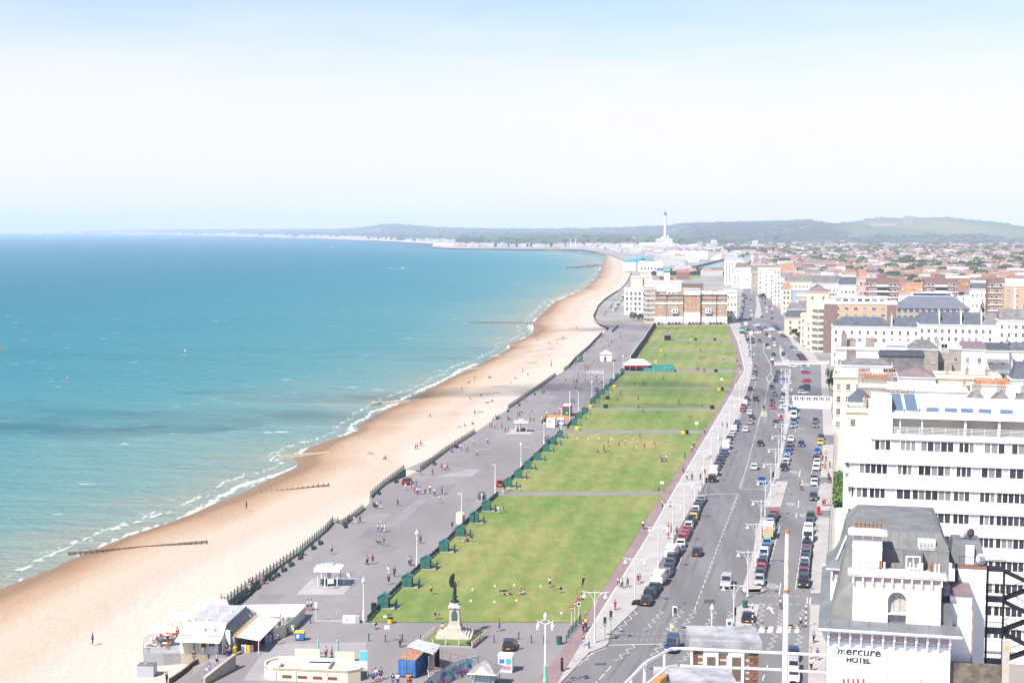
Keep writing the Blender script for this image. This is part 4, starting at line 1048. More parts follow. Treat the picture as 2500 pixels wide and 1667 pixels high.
S=[('red_bay_house','narrow red and white bay fronted house left of the cream tower',1950,1970,724,830,m_pink,'flat',m_tile,5,3),('blue_sheet_building','pale blue grey sheet clad building behind the cream road house',1936,1976,708,960,m_bsteel,'flat',m_bsteel,1,4),('cream_road_house','tall cream house with string courses beside the far road',1911,1938,705,1010,m_cream,'hip',m_tile,5,3),('white_road_house','slim white house beside the far road, left of the cream one',1890,1913,684,1140,m_white,'flat',m_grey,6,3),('white_bay_flats','white bay fronted flats with dark balconies beside the far road',1864,1891,668,1260,m_white,'flat',m_grey,6,2),('beige_road_flats','beige block of flats with flat roof behind the bay flats',1852,1905,657,1330,m_cream,'flat',m_pink,5,6),('beige_gable_house','beige house with stair gable left of the bay fronted flats',1836,1866,664,1340,m_beige,'gable',m_slate2,5,4),('blank_white_block','large blank white gable wall beside the far road',1806,1841,657,1460,m_white,'flat',m_grey,1,1),('brown_roof_block','white block with big brown sloping roof behind the blank white wall',1796,1822,654,1520,m_white,'mansard',m_brown,4,3),('tall_white_flats','tall white flats with pink flank and stacked balconies by the canal',1770,1793,639,1560,m_white,'flat',m_pink,9,3),('white_corner_house','white corner house with small windows below the tall flats',1790,1808,672,1490,m_white,'flat',m_grey,5,2),('glass_office','long dark glazed office strip among the red roofs',1944,2018,667,1420,m_slate,'flat',m_grey,1,12),('long_brown_roof_hall','long hall with brown pitched roof among the red roofs',1959,2042,644,2000,m_brick,'gable',m_brown,1,14),('white_rear_terrace','white rear terrace with grey mansard and dormers',1985,2060,692,1000,m_white,'mansard',m_slate2,3,8),('dark_mansard_terrace','white terrace with dark mansard roof beside the brick flats',2052,2106,696,960,m_white,'mansard',m_slate,3,6),('pale_row','row of pale houses behind the far road',1920,1985,688,1120,m_cream,'gable',m_slate2,3,7),('white_row','white flat roofed row behind the glazed office',2010,2120,676,1180,m_white,'flat',m_grey,3,9),('pink_end_house','pink rendered end house left of the left brick block',2098,2116,678,900,m_pink,'gable',m_tile,5,2)]
for nm_,lb_,a,b,yt,d,wm,rf,rm,rw,cl in S:
 block(nm_,lb_,a,b,yt,d,14,ang=-6,wall=wm,rows=rw,cols=cl,ww=1.5,wh=1.8,roof=rf,roofm=rm,rise=5,hip=4,group=GS,pane=.35,left=2,chim=((.3,.5,5),)if rf in('gable','mansard','hip')else())
# the big orange brick block closing the lawns, and its neighbours
def court():
 def C(x,y):return(1500+.12755*x,660+.12755*y)
 px0,py0=C(790,470);fr=Frame(px0,913,-1.5,py0);A=lambda x,y,yl=0.0:fr.at(*C(x,y),yl)
 r=fr.root('brick_mansion_block','orange brick mansion block with white base and bands closing the end of the lawns','apartment block')
 mb_=mat('orange_brick',(.44,.245,.125),var=.10,scale=.6,rough=.9)
 zt=A(900,460)[1]
 secs=[(785,998,0,460),(1002,1318,.5,460),(1322,1638,-1.2,356),(1642,1955,.5,465),(1960,2160,0,470)]
 rowz=[A(900,y)[1]for y in(500,590,690,780,860,958)]
 for i,(a,b,off,yt)in en(secs):
  xa,xb=A(a,700)[0],A(b,700)[0];zz=A(1400,yt)[1]
  z0,z1=A(900,885)[1],A(900,460)[1]
  if i==2:z0=A(900,800)[1]
  Bx((xa+xb)/2,8+off,z0,xb-xa,16,zz-z0).O('brick_wall',mb_,r)
  Bx((xa+xb)/2,8+off-.12,0,xb-xa,16.2,z0).O('white_base',m_white,r)
  Bx((xa+xb)/2,off-.25,z1-.3,xb-xa+.1,1.0,.6).O('cornice',m_beige if i!=2 else m_white,r)
  if i!=2:Bx((xa+xb)/2,off-.15,A(900,650)[1],xb-xa+.05,.5,1.0).O('white_band',m_white,r);Bx((xa+xb)/2,off-.2,A(900,555)[1],xb-xa+.05,.5,.3).O('stone_band',m_beige,r)
  else:Bx((xa+xb)/2,off-.12,z1+.3,xb-xa-.05,.4,zz-z1-.3).O('white_attic',m_white,r);Bx((xa+xb)/2,off-.2,zz,xb-xa+.4,1.2,.4).O('attic_cornice',m_white,r)
  n=(3,6,4,6,3)[i]
  for z in rowz:
   for k in rg0(n):
    if i in(0,4):x=xa+(xb-xa)*(.38+.2*k if i==0 else .3+.2*k)
    else:x=xa+(xb-xa)*(k+.5)/n
    window(r,x-.5,z,1.0,1.5,off-(.14 if z<z0+.2 else .02),2,2,pane=.65,bar=.07)
  if i in(1,3):
   xm=(xa+xb)/2;zb=A(900,825)[1]
   Bx(xm,off-.6,zb,3.8,1.3,A(900,740)[1]-zb).O('bay_window',m_white,r);MB().loft([[(xm-1.9,off-1.2,zb),(xm+1.9,off-1.2,zb),(xm+1.9,off,zb),(xm-1.9,off,zb)],[(xm-1.2,off-.3,zb-1.0),(xm+1.2,off-.3,zb-1.0),(xm+1.2,off,zb-1.0),(xm-1.2,off,zb-1.0)]]).O('bay_corbel',m_brick,r)
   for k in(-1.4,.3):window(r,xm+k,zb+1.6,1.1,1.8,off-1.25,1,2,pane=.8)
  if i:
   Bx(xa-.18,off-.3,0,.26,.3,z1-.4).O('downpipe',mat('dark_downpipe',(.07,.03,.04)),r)
 xa,xb=A(1010,380)[0],A(1240,380)[0]
 Bx((xa+xb)/2,4,zt,xb-xa,6,1.6).O('roof_room',m_white,r)
 for k in rg0(3):window(r,xa+.5+k*2.6,zt+.9,2.0,.9,1.0,2,1,pane=0)
 for u in(1720,1850,2040):chimney(r,A(u,400)[0],6,zt,4,along='x',h=2.2,m=m_white)
 Bx(A(1940,400)[0],7,zt,18,5,1.5).O('roof_room',m_white,r)
 block('pale_pink_flats','pale pink flats with long bands of windows, at the left end of the orange block',*[C(x,320)[0]for x in(600,782)],C(600,322)[1],915,18,ang=-1.5,wall=m_pink,rows=7,cols=3,ww=4.4,wh=1.5,storey=3.05,roof='flat',nx=6,nz=2,pane=.85,bands=True)
 block('grey_penthouse_block','long pale block with dark top floor windows behind the orange block',*[C(x,236)[0]for x in(605,1290)],C(605,236)[1],985,14,ang=-1.5,wall=m_white,rows=2,cols=14,ww=2.8,wh=1.6,roof='flat',pane=.2)
 block('brown_penthouse','brown penthouse with wide roof behind the right of the orange block',*[C(x,256)[0]for x in(1292,1702)],C(1292,258)[1],980,14,ang=-1.5,wall=m_brown,rows=1,cols=5,ww=3.6,wh=1.4,z_first=18.5,roof='flat',corn_m=m_grey)
 block('white_villa','white seafront villa with shuttered windows left of the pale pink flats',*[C(x,365)[0]for x in(205,604)],C(205,372)[1],1010,14,ang=-1.5,wall=m_white2,rows=5,cols=5,ww=1.6,wh=2.2,storey=3.6,roof='flat',pane=.3)
 block('cream_warehouse','plain cream block behind the white villa near the beach',*[C(x,140)[0]for x in(335,540)],C(335,140)[1],1170,14,ang=-1.5,wall=m_cream,rows=0,cols=0,roof='flat',corn_m=m_cream)
 block('cream_warehouse','second plain cream block, behind the long pale penthouse block',*[C(x,130)[0]for x in(542,722)],C(542,130)[1],1175,14,ang=-1.5,wall=m_cream,rows=0,cols=0,roof='flat',corn_m=m_cream)
 block('striped_flats','small pale flats with pink edges by the far beach',*[C(x,55)[0]for x in(515,700)],C(515,55)[1],1330,12,ang=-1.5,wall=m_white,rows=4,cols=3,roof='flat',corn_m=m_pink)
 block('white_side_house','white houses beside the road, right of the orange block',*[C(x,400)[0]for x in(2150,2345)],C(2150,420)[1],935,20,ang=-1.5,wall=m_white,rows=4,cols=3,ww=1.0,wh=1.6,roof='flat')
 fr2=Frame(C(912,225)[0],1260,-2,C(912,225)[1]);t=fr2.root('leisure_hall','red brick hall with curved grey roof behind the orange block','sports hall')
 A2_=lambda x,y,yl=0.0:fr2.at(*C(x,y),yl);x1,_=A2_(1345,200);pts=[(A2_(x,y)[0],A2_(x,y)[1])for x,y in((912,122),(1010,112),(1080,130),(1140,180),(1210,212),(1345,218))]
 poly=[(0,0)]+pts+[(x1,0)]
 f=MB();n=len(poly);f.v=[(x,0,z)for x,z in poly]+[(x,30,z)for x,z in poly];f.f=[tuple(rg0(n)),tuple(rg0(2*n-1,n-1,-1))];f.m=[0,0]
 f.O('brick_wall',mat('hall_brick',(.28,.11,.10),var=.1),t)
 rf=MB();k=len(pts);rf.v=[(x,-.3,z+.1)for x,z in pts]+[(x,30.3,z+.1)for x,z in pts];rf.f=[(i,i+1,k+i+1,k+i)for i in rg0(k-1)];rf.m=[0]*(k-1)
 rf.O('curved_roof',m_bsteel,t);x_,z_=A2_(985,220);Bx(x_+1,-.1,0,5,.2,z_+8).O('white_panel',m_white,t)
court()
def fillers():
 r_=Rn(33);i=0
 for(px0,px1,d0,d1,n)in((1800,1860,1300,1800,7),(1865,1960,1150,1900,12),(1960,2110,1030,1500,14),(1975,2060,880,960,4),(2200,2420,930,1100,8),(1905,1960,800,900,3)):
  for k in rg0(n):
   px=px0+(px1-px0)*(k+.2+.6*r_.random())/n;d=d0+(d1-d0)*r_.random();wd=9+9*r_.random();h=10+7*r_.random();pw=wd*F/d;yt=560+(60-h)*F/d;wm=r_.choice((m_white,m_white,m_white2,m_cream,m_cream,m_pink));rf=r_.choice(('flat','gable','gable','hip','mansard'));rm=r_.choice((m_slate2,m_slate2,m_slate,m_tile,m_purple))
   wl={'white_render':'white','cool_white_render':'cool white','cream_render':'cream','pink_render':'pink'}[wm.name];i+=1
   block('town_house',f'{wl} town house with {rf} roof, {ordn(k)} from left in the {ordn((1800, 1865, 1960, 1975, 2200, 1905).index(px0))} backland group',px,px+pw,yt,d,11,ang=-6,wall=wm,rows=4,cols=3,ww=1.3,wh=1.6,storey=3.1,roof=rf,roofm=rm,rise=3.4,hip=3,group='town houses behind the far road',pane=.3,chim=((.8,.5,4),)if rf!='flat' else())
fillers()
# markings, kerbs, pavements
def B1(x,y):return(300+.2551*x,1350+.2551*y)
def B2(x,y):return(850+.2551*x,1350+.2551*y)
def ZB(x,y):return(1400+.2551*x,1350+.2551*y)
def Z1(x,y):return(1700+.1913*x,700+.1913*y)
def Z2(x,y):return(1500+.2466*x,980+.2466*y)
def Z3(x,y):return(1480+.2551*x,1200+.2551*y)
def Z4(x,y):return(1000+.2232*x,850+.2232*y)
def Z5(x,y):return(700+.2551*x,1100+.2551*y)
def Z6(x,y):return(1300+.2232*x,750+.2232*y)
def pyd(d,z=0.0):return 833.5+F*math.tan(math.atan((CAMH-z)/d)-PITCH)
def ribbon(mb,pts,w,z):
 P_=[G(x,y,z)for x,y in pts]if not isinstance(pts[0],Vector)else pts
 for a,b in zip(P_,P_[1:]):
  d=(b-a);d.z=0
  if d.length<1e-4:continue
  n=V_((-d.y,d.x,0)).normalized()*w/2
  mb.poly([a-n,b-n,b+n,a+n])
def painted(name,lines,w=.13,z=.006,m=None):
 mb=MB()
 for i,pts in en(lines):ribbon(mb,pts,w,z+.0004*i)
 return tag(mb.O(name,m or m_line),kind='structure')
def dashes(pts,on,off,z=.006):
 P_=[G(x,y,z)for x,y in pts];out=[];s=0
 for a,b in zip(P_,P_[1:]):
  L=(b-a).length;d=(b-a)/L;t=-s
  while t<L:
   if t+on>0:out.append([a+d*max(0,t),a+d*min(L,t+on)])
   t+=on+off
  s=(L-t)%(on+off);s=(on+off)-s if s else 0;s=L-t+(on+off);s=max(0,min(on+off,s))
 return out
def zig(a,b,n=7,amp=.45):
 A_,B_=G(*a,.006),G(*b,.006);d=B_-A_;nn=V_((-d.y,d.x,0)).normalized()
 return[A_+d*(i/n)+nn*(amp if i%2 else-amp)for i in rg0(n+1)]
CL=[ZB(1165,545),(1697,1483),(1766,1298),(1801,1208)]
painted('centre_line',dashes(CL,2.4,1.2),.13)
painted('centre_line',dashes([(1806,1192),(1820,1150),(1850,1040),(1856,1015),Z1(870,1500),Z1(920,1230)],2.4,1.2),.16)
painted('centre_line',[[Z1(950,1000),Z1(900,900),Z1(850,820),Z1(870,720)],[Z1(950,1000),Z1(955,1100)]],.2)
painted('island_marking',[[Z1(950,1100),Z1(895,1160),Z1(925,1230),Z1(985,1160),Z1(950,1100)]],.25)
painted('bay_line',[[(1583,1480),(1656,1381),(1725,1205)],[Z2(1010,800),Z2(1190,360),Z2(1270,60),Z1(700,1400),Z1(760,1200)]],.13)
painted('cycle_line',[[(x+1.5,y)for x,y in CYC_R if 782<y<1690]],.28,.125)
painted('zigzag_marking',[zig(ZB(a,b),ZB(c,d),n)for a,b,c,d,n in((607,552,408,757,8),(850,548,700,728,8),(1045,545,915,720,8),(1165,545,1045,725,8),(1355,550,1265,722,8),(1505,560,1480,690,7),(590,872,410,1028,6),(845,868,725,1020,6),(195,935,90,1035,4),(1115,955,1035,1035,4),(1810,480,1780,690,9),(1990,545,1970,695,8),(2205,540,2160,605,4),(1935,770,1870,940,7),(2172,780,2130,940,7))]+[zig(Z2(1240,860),Z2(1275,760),8),zig(Z2(1160,1070),Z2(1225,915),9),zig(Z2(1500,1000),Z2(1525,810),8),zig(Z2(1490,215),Z2(1510,130),5),zig(Z2(1415,240),Z2(1435,165),5)],.12)
painted('stop_line',[[ZB(885,725),ZB(1470,740)],[ZB(340,878),ZB(850,865)],[Z2(1245,862),Z2(1480,870)],[Z2(940,915),Z2(1225,912)],[ZB(450,755),ZB(365,770)]],.25)
painted('crossing_studs',dashes([ZB(400,772),ZB(1120,765)],.25,.55)+dashes([ZB(380,828),ZB(1120,820)],.25,.55),.18)
zb=MB()
for a,b in((1775,1838),(1858,1915),(1945,2002),(2040,2085),(2118,2168)):zb.poly([G(*ZB(a-8,760),.006),G(*ZB(b-12,762),.006),G(*ZB(b,700),.006),G(*ZB(a+12,698),.006)])
tag(zb.O('zebra_crossing',m_line),kind='structure')
painted('edge_line',[[ZB(0,1110),ZB(90,1030),ZB(190,945),ZB(320,900)],[(1340,1690),ZB(0,1110)]],.14)
painted('lane_line',dashes([ZB(360,1080),ZB(210,1245)],2.6,.9)+dashes([ZB(1860,1065),ZB(1800,1240)],2.6,2.0),.14)
painted('bay_line',[[Z3(1905,270),Z3(1810,935)],[Z3(1662,320),Z3(1510,905)],[Z2(2000,480),Z2(1945,740)],[Z2(1830,110),Z2(1790,300)]],.13)
painted('give_way_line',dashes([ZB(1650,403),ZB(2215,410)],.7,.45)+dashes([ZB(1810,486),ZB(2180,490)],.6,.45)+dashes([Z3(1660,200),Z3(1825,203)],.6,.4)+dashes([Z2(1840,142),Z2(2030,145)],1,.6)+dashes([Z2(1600,742),Z2(1960,744)],.8,.5)+dashes([Z2(1730,1046),Z2(1990,1050)],.8,.5)+[[Z2(1730,342),Z2(2000,348)],[Z2(1730,382),Z2(1960,384)],[Z3(1825,203),Z3(1815,250)],[ZB(1985,285),ZB(1968,400)],[Z2(1825,980),Z2(1820,1046)],[Z2(1860,780),Z2(1860,820)],[Z2(1840,680),Z2(1828,742)],[ZB(2240,420),ZB(2235,480)],[ZB(2270,422),ZB(2262,490)]],.2)
rg=MB()
for c,rx in((ZB(1908,312),50*.2551),(Z2(1780,698),36*.2466),(Z2(1745,1012),40*.2466),(Z2(1885,1127),44*.2466),(Z2(1885,820),38*.2466),(Z2(1850,265),28*.2466)):
 p=G(*c,.006);rr=(G(c[0]+rx,c[1],.006)-p).x
 for k in rg0(20):
  a0,a1=2*pi*k/20,2*pi*(k+1)/20
  rg.poly([(p.x+r_*cos(a),p.y+r_*1.9*sin(a),.006)for r_,a in((rr*.84,a0),(rr,a0),(rr,a1),(rr*.84,a1))])
 for dx,shp in((-.32,((-.18,.4),(.18,.4),(.18,.05),(-.18,-.1),(-.18,-.45),(.18,-.45))),(.32,((-.18,.42),(.18,.42),(.18,-.42),(-.18,-.42),(-.18,.42)))):
  ribbon(rg,[V_((p.x+(dx+u*1.2)*rr,p.y+v*1.8*rr,.007))for u,v in shp],rr*.13,.007)
tag(rg.O('speed_roundel',m_line),kind='structure')
aw=MB();p=G(*ZB(1892,540),.006)
ribbon(aw,[p+V_((0,-2.2,0)),p+V_((0,.6,0))],.3,0);aw.poly([p+V_((-.7,.5,.001)),p+V_((.7,.5,.001)),p+V_((0,2.4,.001))])
tag(aw.O('arrow_marking',m_line),kind='structure')
for a,b,c,d in((1250,442,1355,478),(208,1047,318,1070),(1020,724,1065,738)):
 sheet('tarmac_patch',[ZB(a,d),ZB(b-0 if 0 else c,d),ZB(c,b),ZB(a,b)],.004,mat('dark_tarmac',(.07,.07,.072),rough=.9))
mp2=mat('worn_tarmac',(.275,.255,.257),var=.08,scale=.2,coord='World');mp3=mat('dark_promenade_strip',(.21,.196,.20),var=.08,scale=.2,coord='World')
sheet('promenade_patch',[Z5(930,720),Z5(1280,440),Z5(1380,440),Z5(1060,720)],.004,mp3)
sheet('promenade_patch',[Z5(1410,250),Z5(1590,250),Z5(1850,180),Z5(1740,180)],.004,mp2)
sheet('promenade_patch',[Z4(400,1400),Z4(680,1400),Z4(780,1325),Z4(620,1325)],.006,mp2)
sheet('promenade_patch',[B1(0+1150,1215),B1(2300,1215),B1(2330,850),B1(1400,860)],.003,mp2)
painted('promenade_marking',[[Z4(940,910),Z4(995,908)],[Z4(1405,910),Z4(1455,908)],[Z4(1600,918),Z4(1640,905)],[Z4(1110,1085),Z4(1190,1085)],[Z4(1235,1083),Z4(1305,1085)],[Z4(705,1102),Z4(900,1102)],[Z4(1440,538),Z4(1595,538)],[Z4(1800,520),Z4(1940,520)],[B1(1850,645),B1(2110,645)]],.35,.008)
sheet('slab_area',[B1(1660,395),B1(2105,395),B1(2250,240),B1(1810,240)],.012,m_pave)
sheet('slab_area',[Z4(1045,940),Z4(1320,940),Z4(1375,885),Z4(1110,885)],.012,m_pave)
sheet('slab_area',[Z6(575,722),Z6(775,722),Z6(780,695),Z6(610,697)],.012,m_pave)
rs=Rn(4);m_manh=mat('iron_cover',(.05,.05,.055),rough=.6)
mt=[mat('tarmac_tone_%s'%k,c,var=.1,scale=.3,coord='World',rough=.9)for k,c in(('a',(.19,.172,.173)),('b',(.222,.202,.203)),('c',(.172,.158,.16)))]
for i in rg0(26):
 y=820+690*(i/25)**1.5;xa,xb=at_y(RAIL,y)+14,at_y(HUTS,y)-14;u=rs.random()*.8;w_=.06+.2*rs.random();h_=(y-560)*.05*(.4+rs.random());k=xb-xa
 sheet('tarmac_patch',[(xa+k*u,y),(xa+k*(u+w_),y),(xa+k*(u+w_)+h_*1.1,y-h_),(xa+k*u+h_*1.1,y-h_)],.0015+.0003*i,mt[i%3])
ml=mat('worn_lane',(.137,.130,.133),var=.22,scale=.3,coord='World',stretch=(1,.08,1),rough=.85)
for j,u in en((.28,.40,.62,.76)):painted('worn_lane',[[(at_y(KERB,y)*(1-u)+at_y(MED_L,y)*u,y)for y in rg0(1660,850,-18)]],.55,.002+.0003*j,ml)
for i in rg0(22):
 y=900+740*rs.random();x=at_y(KERB,y)+14+rs.random()*(at_y(MED_L,y)-at_y(KERB,y));q=G(x,y,.0075);b_=MB();b_.poly([(q.x+.38*cos(a),q.y+.38*sin(a),q.z)for a in[k*.785 for k in rg0(8)]]);tag(b_.O('manhole_cover',m_manh),kind='structure')
for ya,yb in((1446,1262),(1238,1180),(1170,1075),(1060,905)):strip('median_pavement',MED_L,MED_R,.12,m_pave,ya,yb,20)
sheet('median_pavement',[ZB(1545,800),ZB(1700,800),ZB(1785,490),ZB(1640,478),ZB(1560,520)],.12,m_pave,thick=.11)
sheet('median_pavement',[ZB(1600,372),ZB(1800,372),ZB(1850,345),ZB(1820,340),ZB(1620,345)],.12,m_pave,thick=.11)
sheet('median_pavement',[Z2(1570,1040),Z2(1650,1038),Z2(1720,790),Z2(1600,785)],.125,m_pave,thick=.11)
sheet('crossing_island',[ZB(925,740),ZB(1000,740),ZB(1010,725),ZB(935,700)],.10,m_pave,thick=.1)
sheet('crossing_island',[Z2(1440,150),Z2(1515,148),Z2(1510,95),Z2(1455,100)],.10,m_pave,thick=.1)
for ya,yb in((1690,1475),(1448,1262),(1246,1180),(1165,1085),(1062,1000)):strip('front_pavement',SERV_R,FRONT,.11,m_pave,ya,yb,16)
strip('front_pavement',[(2012,1720),(2020,1430),(2028,1243),(2034,1100),(2040,1000)],[(2100,1720),(2100,1400),(2080,1100),(2080,1000)],.06,m_pave,1700,1000,14)
sheet('square_road',[Z1(1200,1400),Z1(1620,1400),Z1(1600,1010),Z1(1320,1010)],.012,m_serv)
sheet('square_pavement',[Z1(1600,1420),Z1(1700,1420),Z1(1660,980),Z1(1590,990)],.03,m_pave)
sheet('far_pavement',[Z1(1060,860),Z1(1110,1000),Z1(1215,1000),Z1(1120,820),Z1(1060,740)],.03,m_pave)
sheet('far_pavement',[Z1(1290,840),Z1(1400,950),Z1(1570,960),Z1(1500,850),Z1(1330,740),Z1(1190,600),Z1(1150,590)],.03,m_pave)
sheet('far_median',[(1842,776),(1862,776),(1856,745),(1851,722),(1845,724),(1847,745)],.05,m_pave)
strip('cross_street',[(1600,800),(1590,786)],[(1960,800),(1945,786)],-.002,m_road,799,787,3)
# roof of the building under the camera: brick vent house, railings, pole
def near_roof():
 m_cap=mat('weathered_concrete_cap',(.22,.22,.24),rough=.85,col2=(.38,.375,.385),scale=1.4,contrast=(.4,.62))
 m_b=mat('vent_brick',(.17,.085,.065),var=.25,scale=6,rough=.9,objvar=.35);m_mort=mat('pale_mortar',(.46,.42,.36),rough=.95)
 Y=34.0
 a=PD(1692,1640,Y);b=PD(1850,1640,Y);ztop=PD(1770,1580,Y).z;zb=46.6
 w=b.x-a.x;t=thing('brick_vent_house','small brick vent house with concrete cap and two white louvred panels on the near roof','roof vent',(a.x,Y,zb),R(-3))
 h=ztop-zb;dp=1.15
 Bx(w/2,dp/2,0,w-.03,dp-.03,h).O('mortar_core',m_mort,t)
 bl,bh,dpth=.225,.075,.02
 brick=Bx(0,0,0,.213,.10,.064).mesh('brick',m_b);half=Bx(0,0,0,.10,.10,.064).mesh('brick',m_b)
 wins=[(.245,.60),(.745,1.10)];wins=[(w*.155,w*.385),(w*.535,w*.78)]
 cs=int(h/bh)
 for k in rg0(max(0,cs-18),cs):
  z=k*bh+.008
  off=(k%2)*bl/2
  x=-off+bl/2
  while x<w+bl/2:
   xc=min(max(x,.05),w-.05)
   if not any(p-.06<xc<q+.06 for p,q in wins):
    e=x<bl*.4 or x>w-bl*.4
    o=link('brick',half if e else brick,t);o.location=(xc,.045-rnd.random()*.004,z)
   x+=bl
  for y in rg0(5):
   yy=.12+y*bl+off*.9
   if yy<dp:o=link('brick',brick,t);o.location=(w-.045,yy,z);o.rotation_euler=(0,0,pi/2)
 Bx(w/2-.01,dp/2,h,w+.16,dp+.22,.19).O('concrete_cap',m_cap,t)
 Bx(w*.42,dp/2,h+.19,.02,dp+.1,.012).O('cap_joint',m_grey,t)
 for p,q in wins:
  pn=Bx((p+q)/2,-.012,h-1.25,q-p,.05,1.25).O('white_panel',m_whmetal,t)
  for k in rg0(14):Bx((p+q)/2,-.05,h-.78+k*.042,(q-p)*.55,.03,.026).O('louvre',mat('brown_louvre',(.16,.12,.08),rough=.7),pn)
 s=thing('roof_slab','pale grey concrete roof slab with rusty stained edge at the bottom of the picture','roof',(0,0,0))
 c0,c1=PD(1605,1652,30),PD(1795,1650,30)
 Bx((c0.x+c1.x)/2,30.4,c0.z-.35,c1.x-c0.x,1.0,.3).O('slab',m_cap,s)
 Bx(c0.x+6.0,33.2,45.6,22,7.0,.9).O('roof_deck',mat('brown_roof_felt',(.16,.10,.075),var=.3,scale=1.0),s)
 Bx(c0.x+6.0,33.2,0,21,6.0,45.6).O('tower_wall',m_white2,s)
 yl=mat('rusty_yellow_board',(.50,.24,.06),var=.35,scale=2.5,rough=.8)
 q=MB();pts=[PD(1582,1664,28),PD(1612,1662,28),PD(1636,1639,31),PD(1604,1640,31)]
 q.loft([[p+V_((0,0,-.12))for p in pts],pts]);q.O('stained_board',yl,s)
 def rail(name,label,pxpts,r_,posts,Yf):
  tt=thing(name,label,'railing',(0,0,0))
  P_=[PD(x,y,Yf(x))for x,y in pxpts]
  MB().tube(P_,r_,8).O('top_rail',m_whmetal,tt)
  for(x0,y0,x1,y1,yy)in posts:
   pa,pb=PD(x0,y0,yy),PD(x1,y1,yy);pb.x,pb.y=pa.x+(pb.x-pa.x),pa.y
   MB().tube([pa,pb],r_*.95,8).O('post',m_whmetal,tt)
  return tt
 Yr=lambda x:19.0+(x-1640)*.0006 if x>=1640 else 19.0-(1640-x)*.022
 rail('roof_railing','upper white pipe of the near roof railing, running along the bottom edge',[(1515,1680),(1575,1618),(1638,1583),(1660,1582),(1900,1593),(2100,1603),(2255,1615),(2228,1655),(2220,1680)],.020,[(1688,1582,1689,1625,19.05),(1540,1652,1540,1690,17.0),(1575,1618,1572,1690,17.5),(2164,1600,2164,1690,19.3),(2240,1640,2252,1690,19.3)],Yr)
 rail('roof_railing','lower white pipe of the near roof railing, below the brick vent house',[(1575,1672),(1632,1627),(1650,1624),(1900,1634),(2100,1646),(2265,1662),(2262,1690)],.018,[(1622,1595,1622,1634,18.9),(1924,1595,1924,1690,18.6)],Yr)
 Yp=17.0
 pt=thing('flag_pole','white flag pole with rusty bands rising in front of the service road','pole',tuple(PD(1915,1760,Yp)))
 o=pt.location
 def seg(y0,y1,r_,m,nm_):
  a,b=PD(1916+(1760-y0)*.010,y0,Yp),PD(1916+(1760-y1)*.010,y1,Yp)
  MB().tube([V_((0,0,a.z-o.z)),V_((0,0,b.z-o.z))],r_,10,r_*.9).O(nm_,m,pt)
 rust=mat('rusty_paint',(.34,.16,.08),var=.4,scale=8)
 seg(1760,1446,.036,m_whmetal,'pole_shaft');seg(1446,1438,.039,rust,'rust_band');seg(1438,1300,.029,mat('peeling_white_paint',(.60,.54,.50),col2=(.40,.22,.13),scale=5,contrast=(.5,.66)),'pole_shaft');seg(1301,1291,.031,rust,'rust_band')
near_roof()
# promenade railing, groynes, benches
def rail_section(pts,label):
 P_=[G(x,y,0)for x,y in pts];o=P_[0]
 t=thing('promenade_railing',label,'railing',tuple(o),0,'green railings along the top of the beach')
 L_=[p-o for p in P_]
 for z in(.12,.38,.64,.9):MB().tube([p+V_((0,0,z))for p in L_],.075,4).O('rail',m_rail,t)
 for a,b in zip(L_,L_[1:]):
  n=max(1,int((b-a).length/1.7))
  for i in rg0(n):
   q=link('post',POST,t);q.location=a+(b-a)*(i/n)
 for a,b in zip(L_,L_[1:]):
  d=(b-a);nn=V_((d.y,-d.x,0)).normalized();mb=MB()
  mb.loft([[a-nn*.35+V_((0,0,z)),a+nn*.3+V_((0,0,z)),b+nn*.3+V_((0,0,z)),b-nn*.35+V_((0,0,z))]for z in(-3.2,.12)])
  mb.O('sea_wall',mat('sea_wall_concrete',(.30,.27,.22),var=.2,scale=.5),t)
m_rail=mat('dark_green_paint',(.028,.085,.068),rough=.6,var=.15,scale=2)
POST=MB().lathe(0,0,[(.12,0),(.09,.15),(.08,1.1),(.13,1.16),(.09,1.24),(.13,1.36),(.02,1.48)],6).mesh('post',m_rail)
secs=[([(540,1484),RAIL[1]]+RAIL[2:6],'near railing from the beach cafe to the first beach steps'),(RAIL[6:9]if False else[RAIL[5],(838,1283),RAIL[6]],'pale shaded railing between the first and second beach steps'),([(905,1213),(937,1184),RAIL[8]],'short railing beside the parked maroon car'),(RAIL[9:13],'long railing between the sloping ramp and the open pavilion'),(RAIL[13:16],'railing beyond the open pavilion with people sitting below'),([(1377,905),(1389,897),(1406,877),(1437,850),(1470,815)],'dark railing beside the green container'),([(1494,812),(1510,797)],'farthest short railing near the curved ramp'),([(1457,785),(1450,776),(1460,750),(1476,733),(1492,722),(1508,712)],'curved railing in front of the far white villa')]
for pts,lab in secs:rail_section(pts,lab)
m_bench=mat('bench_green',(.030,.075,.062),rough=.6)
def bench_proto():
 t=thing('bench','green slatted bench','bench',(0,0,0))
 for k in rg0(4):Bx(0,-.18+.12*k,.43,1.8,.09,.04).O('seat_slat',m_bench,t)
 for k in rg0(3):Bx(0,.26+.03*k,.52+.14*k,1.8,.04,.10).O('back_slat',m_bench,t)
 for x in(-.75,.75):Bx(x,0,0,.06,.5,.43).box(x,.26,.4,.06,.06,.5).O('leg',m_dark,t)
 return remember(t)
bp0=bench_proto();first=[True]
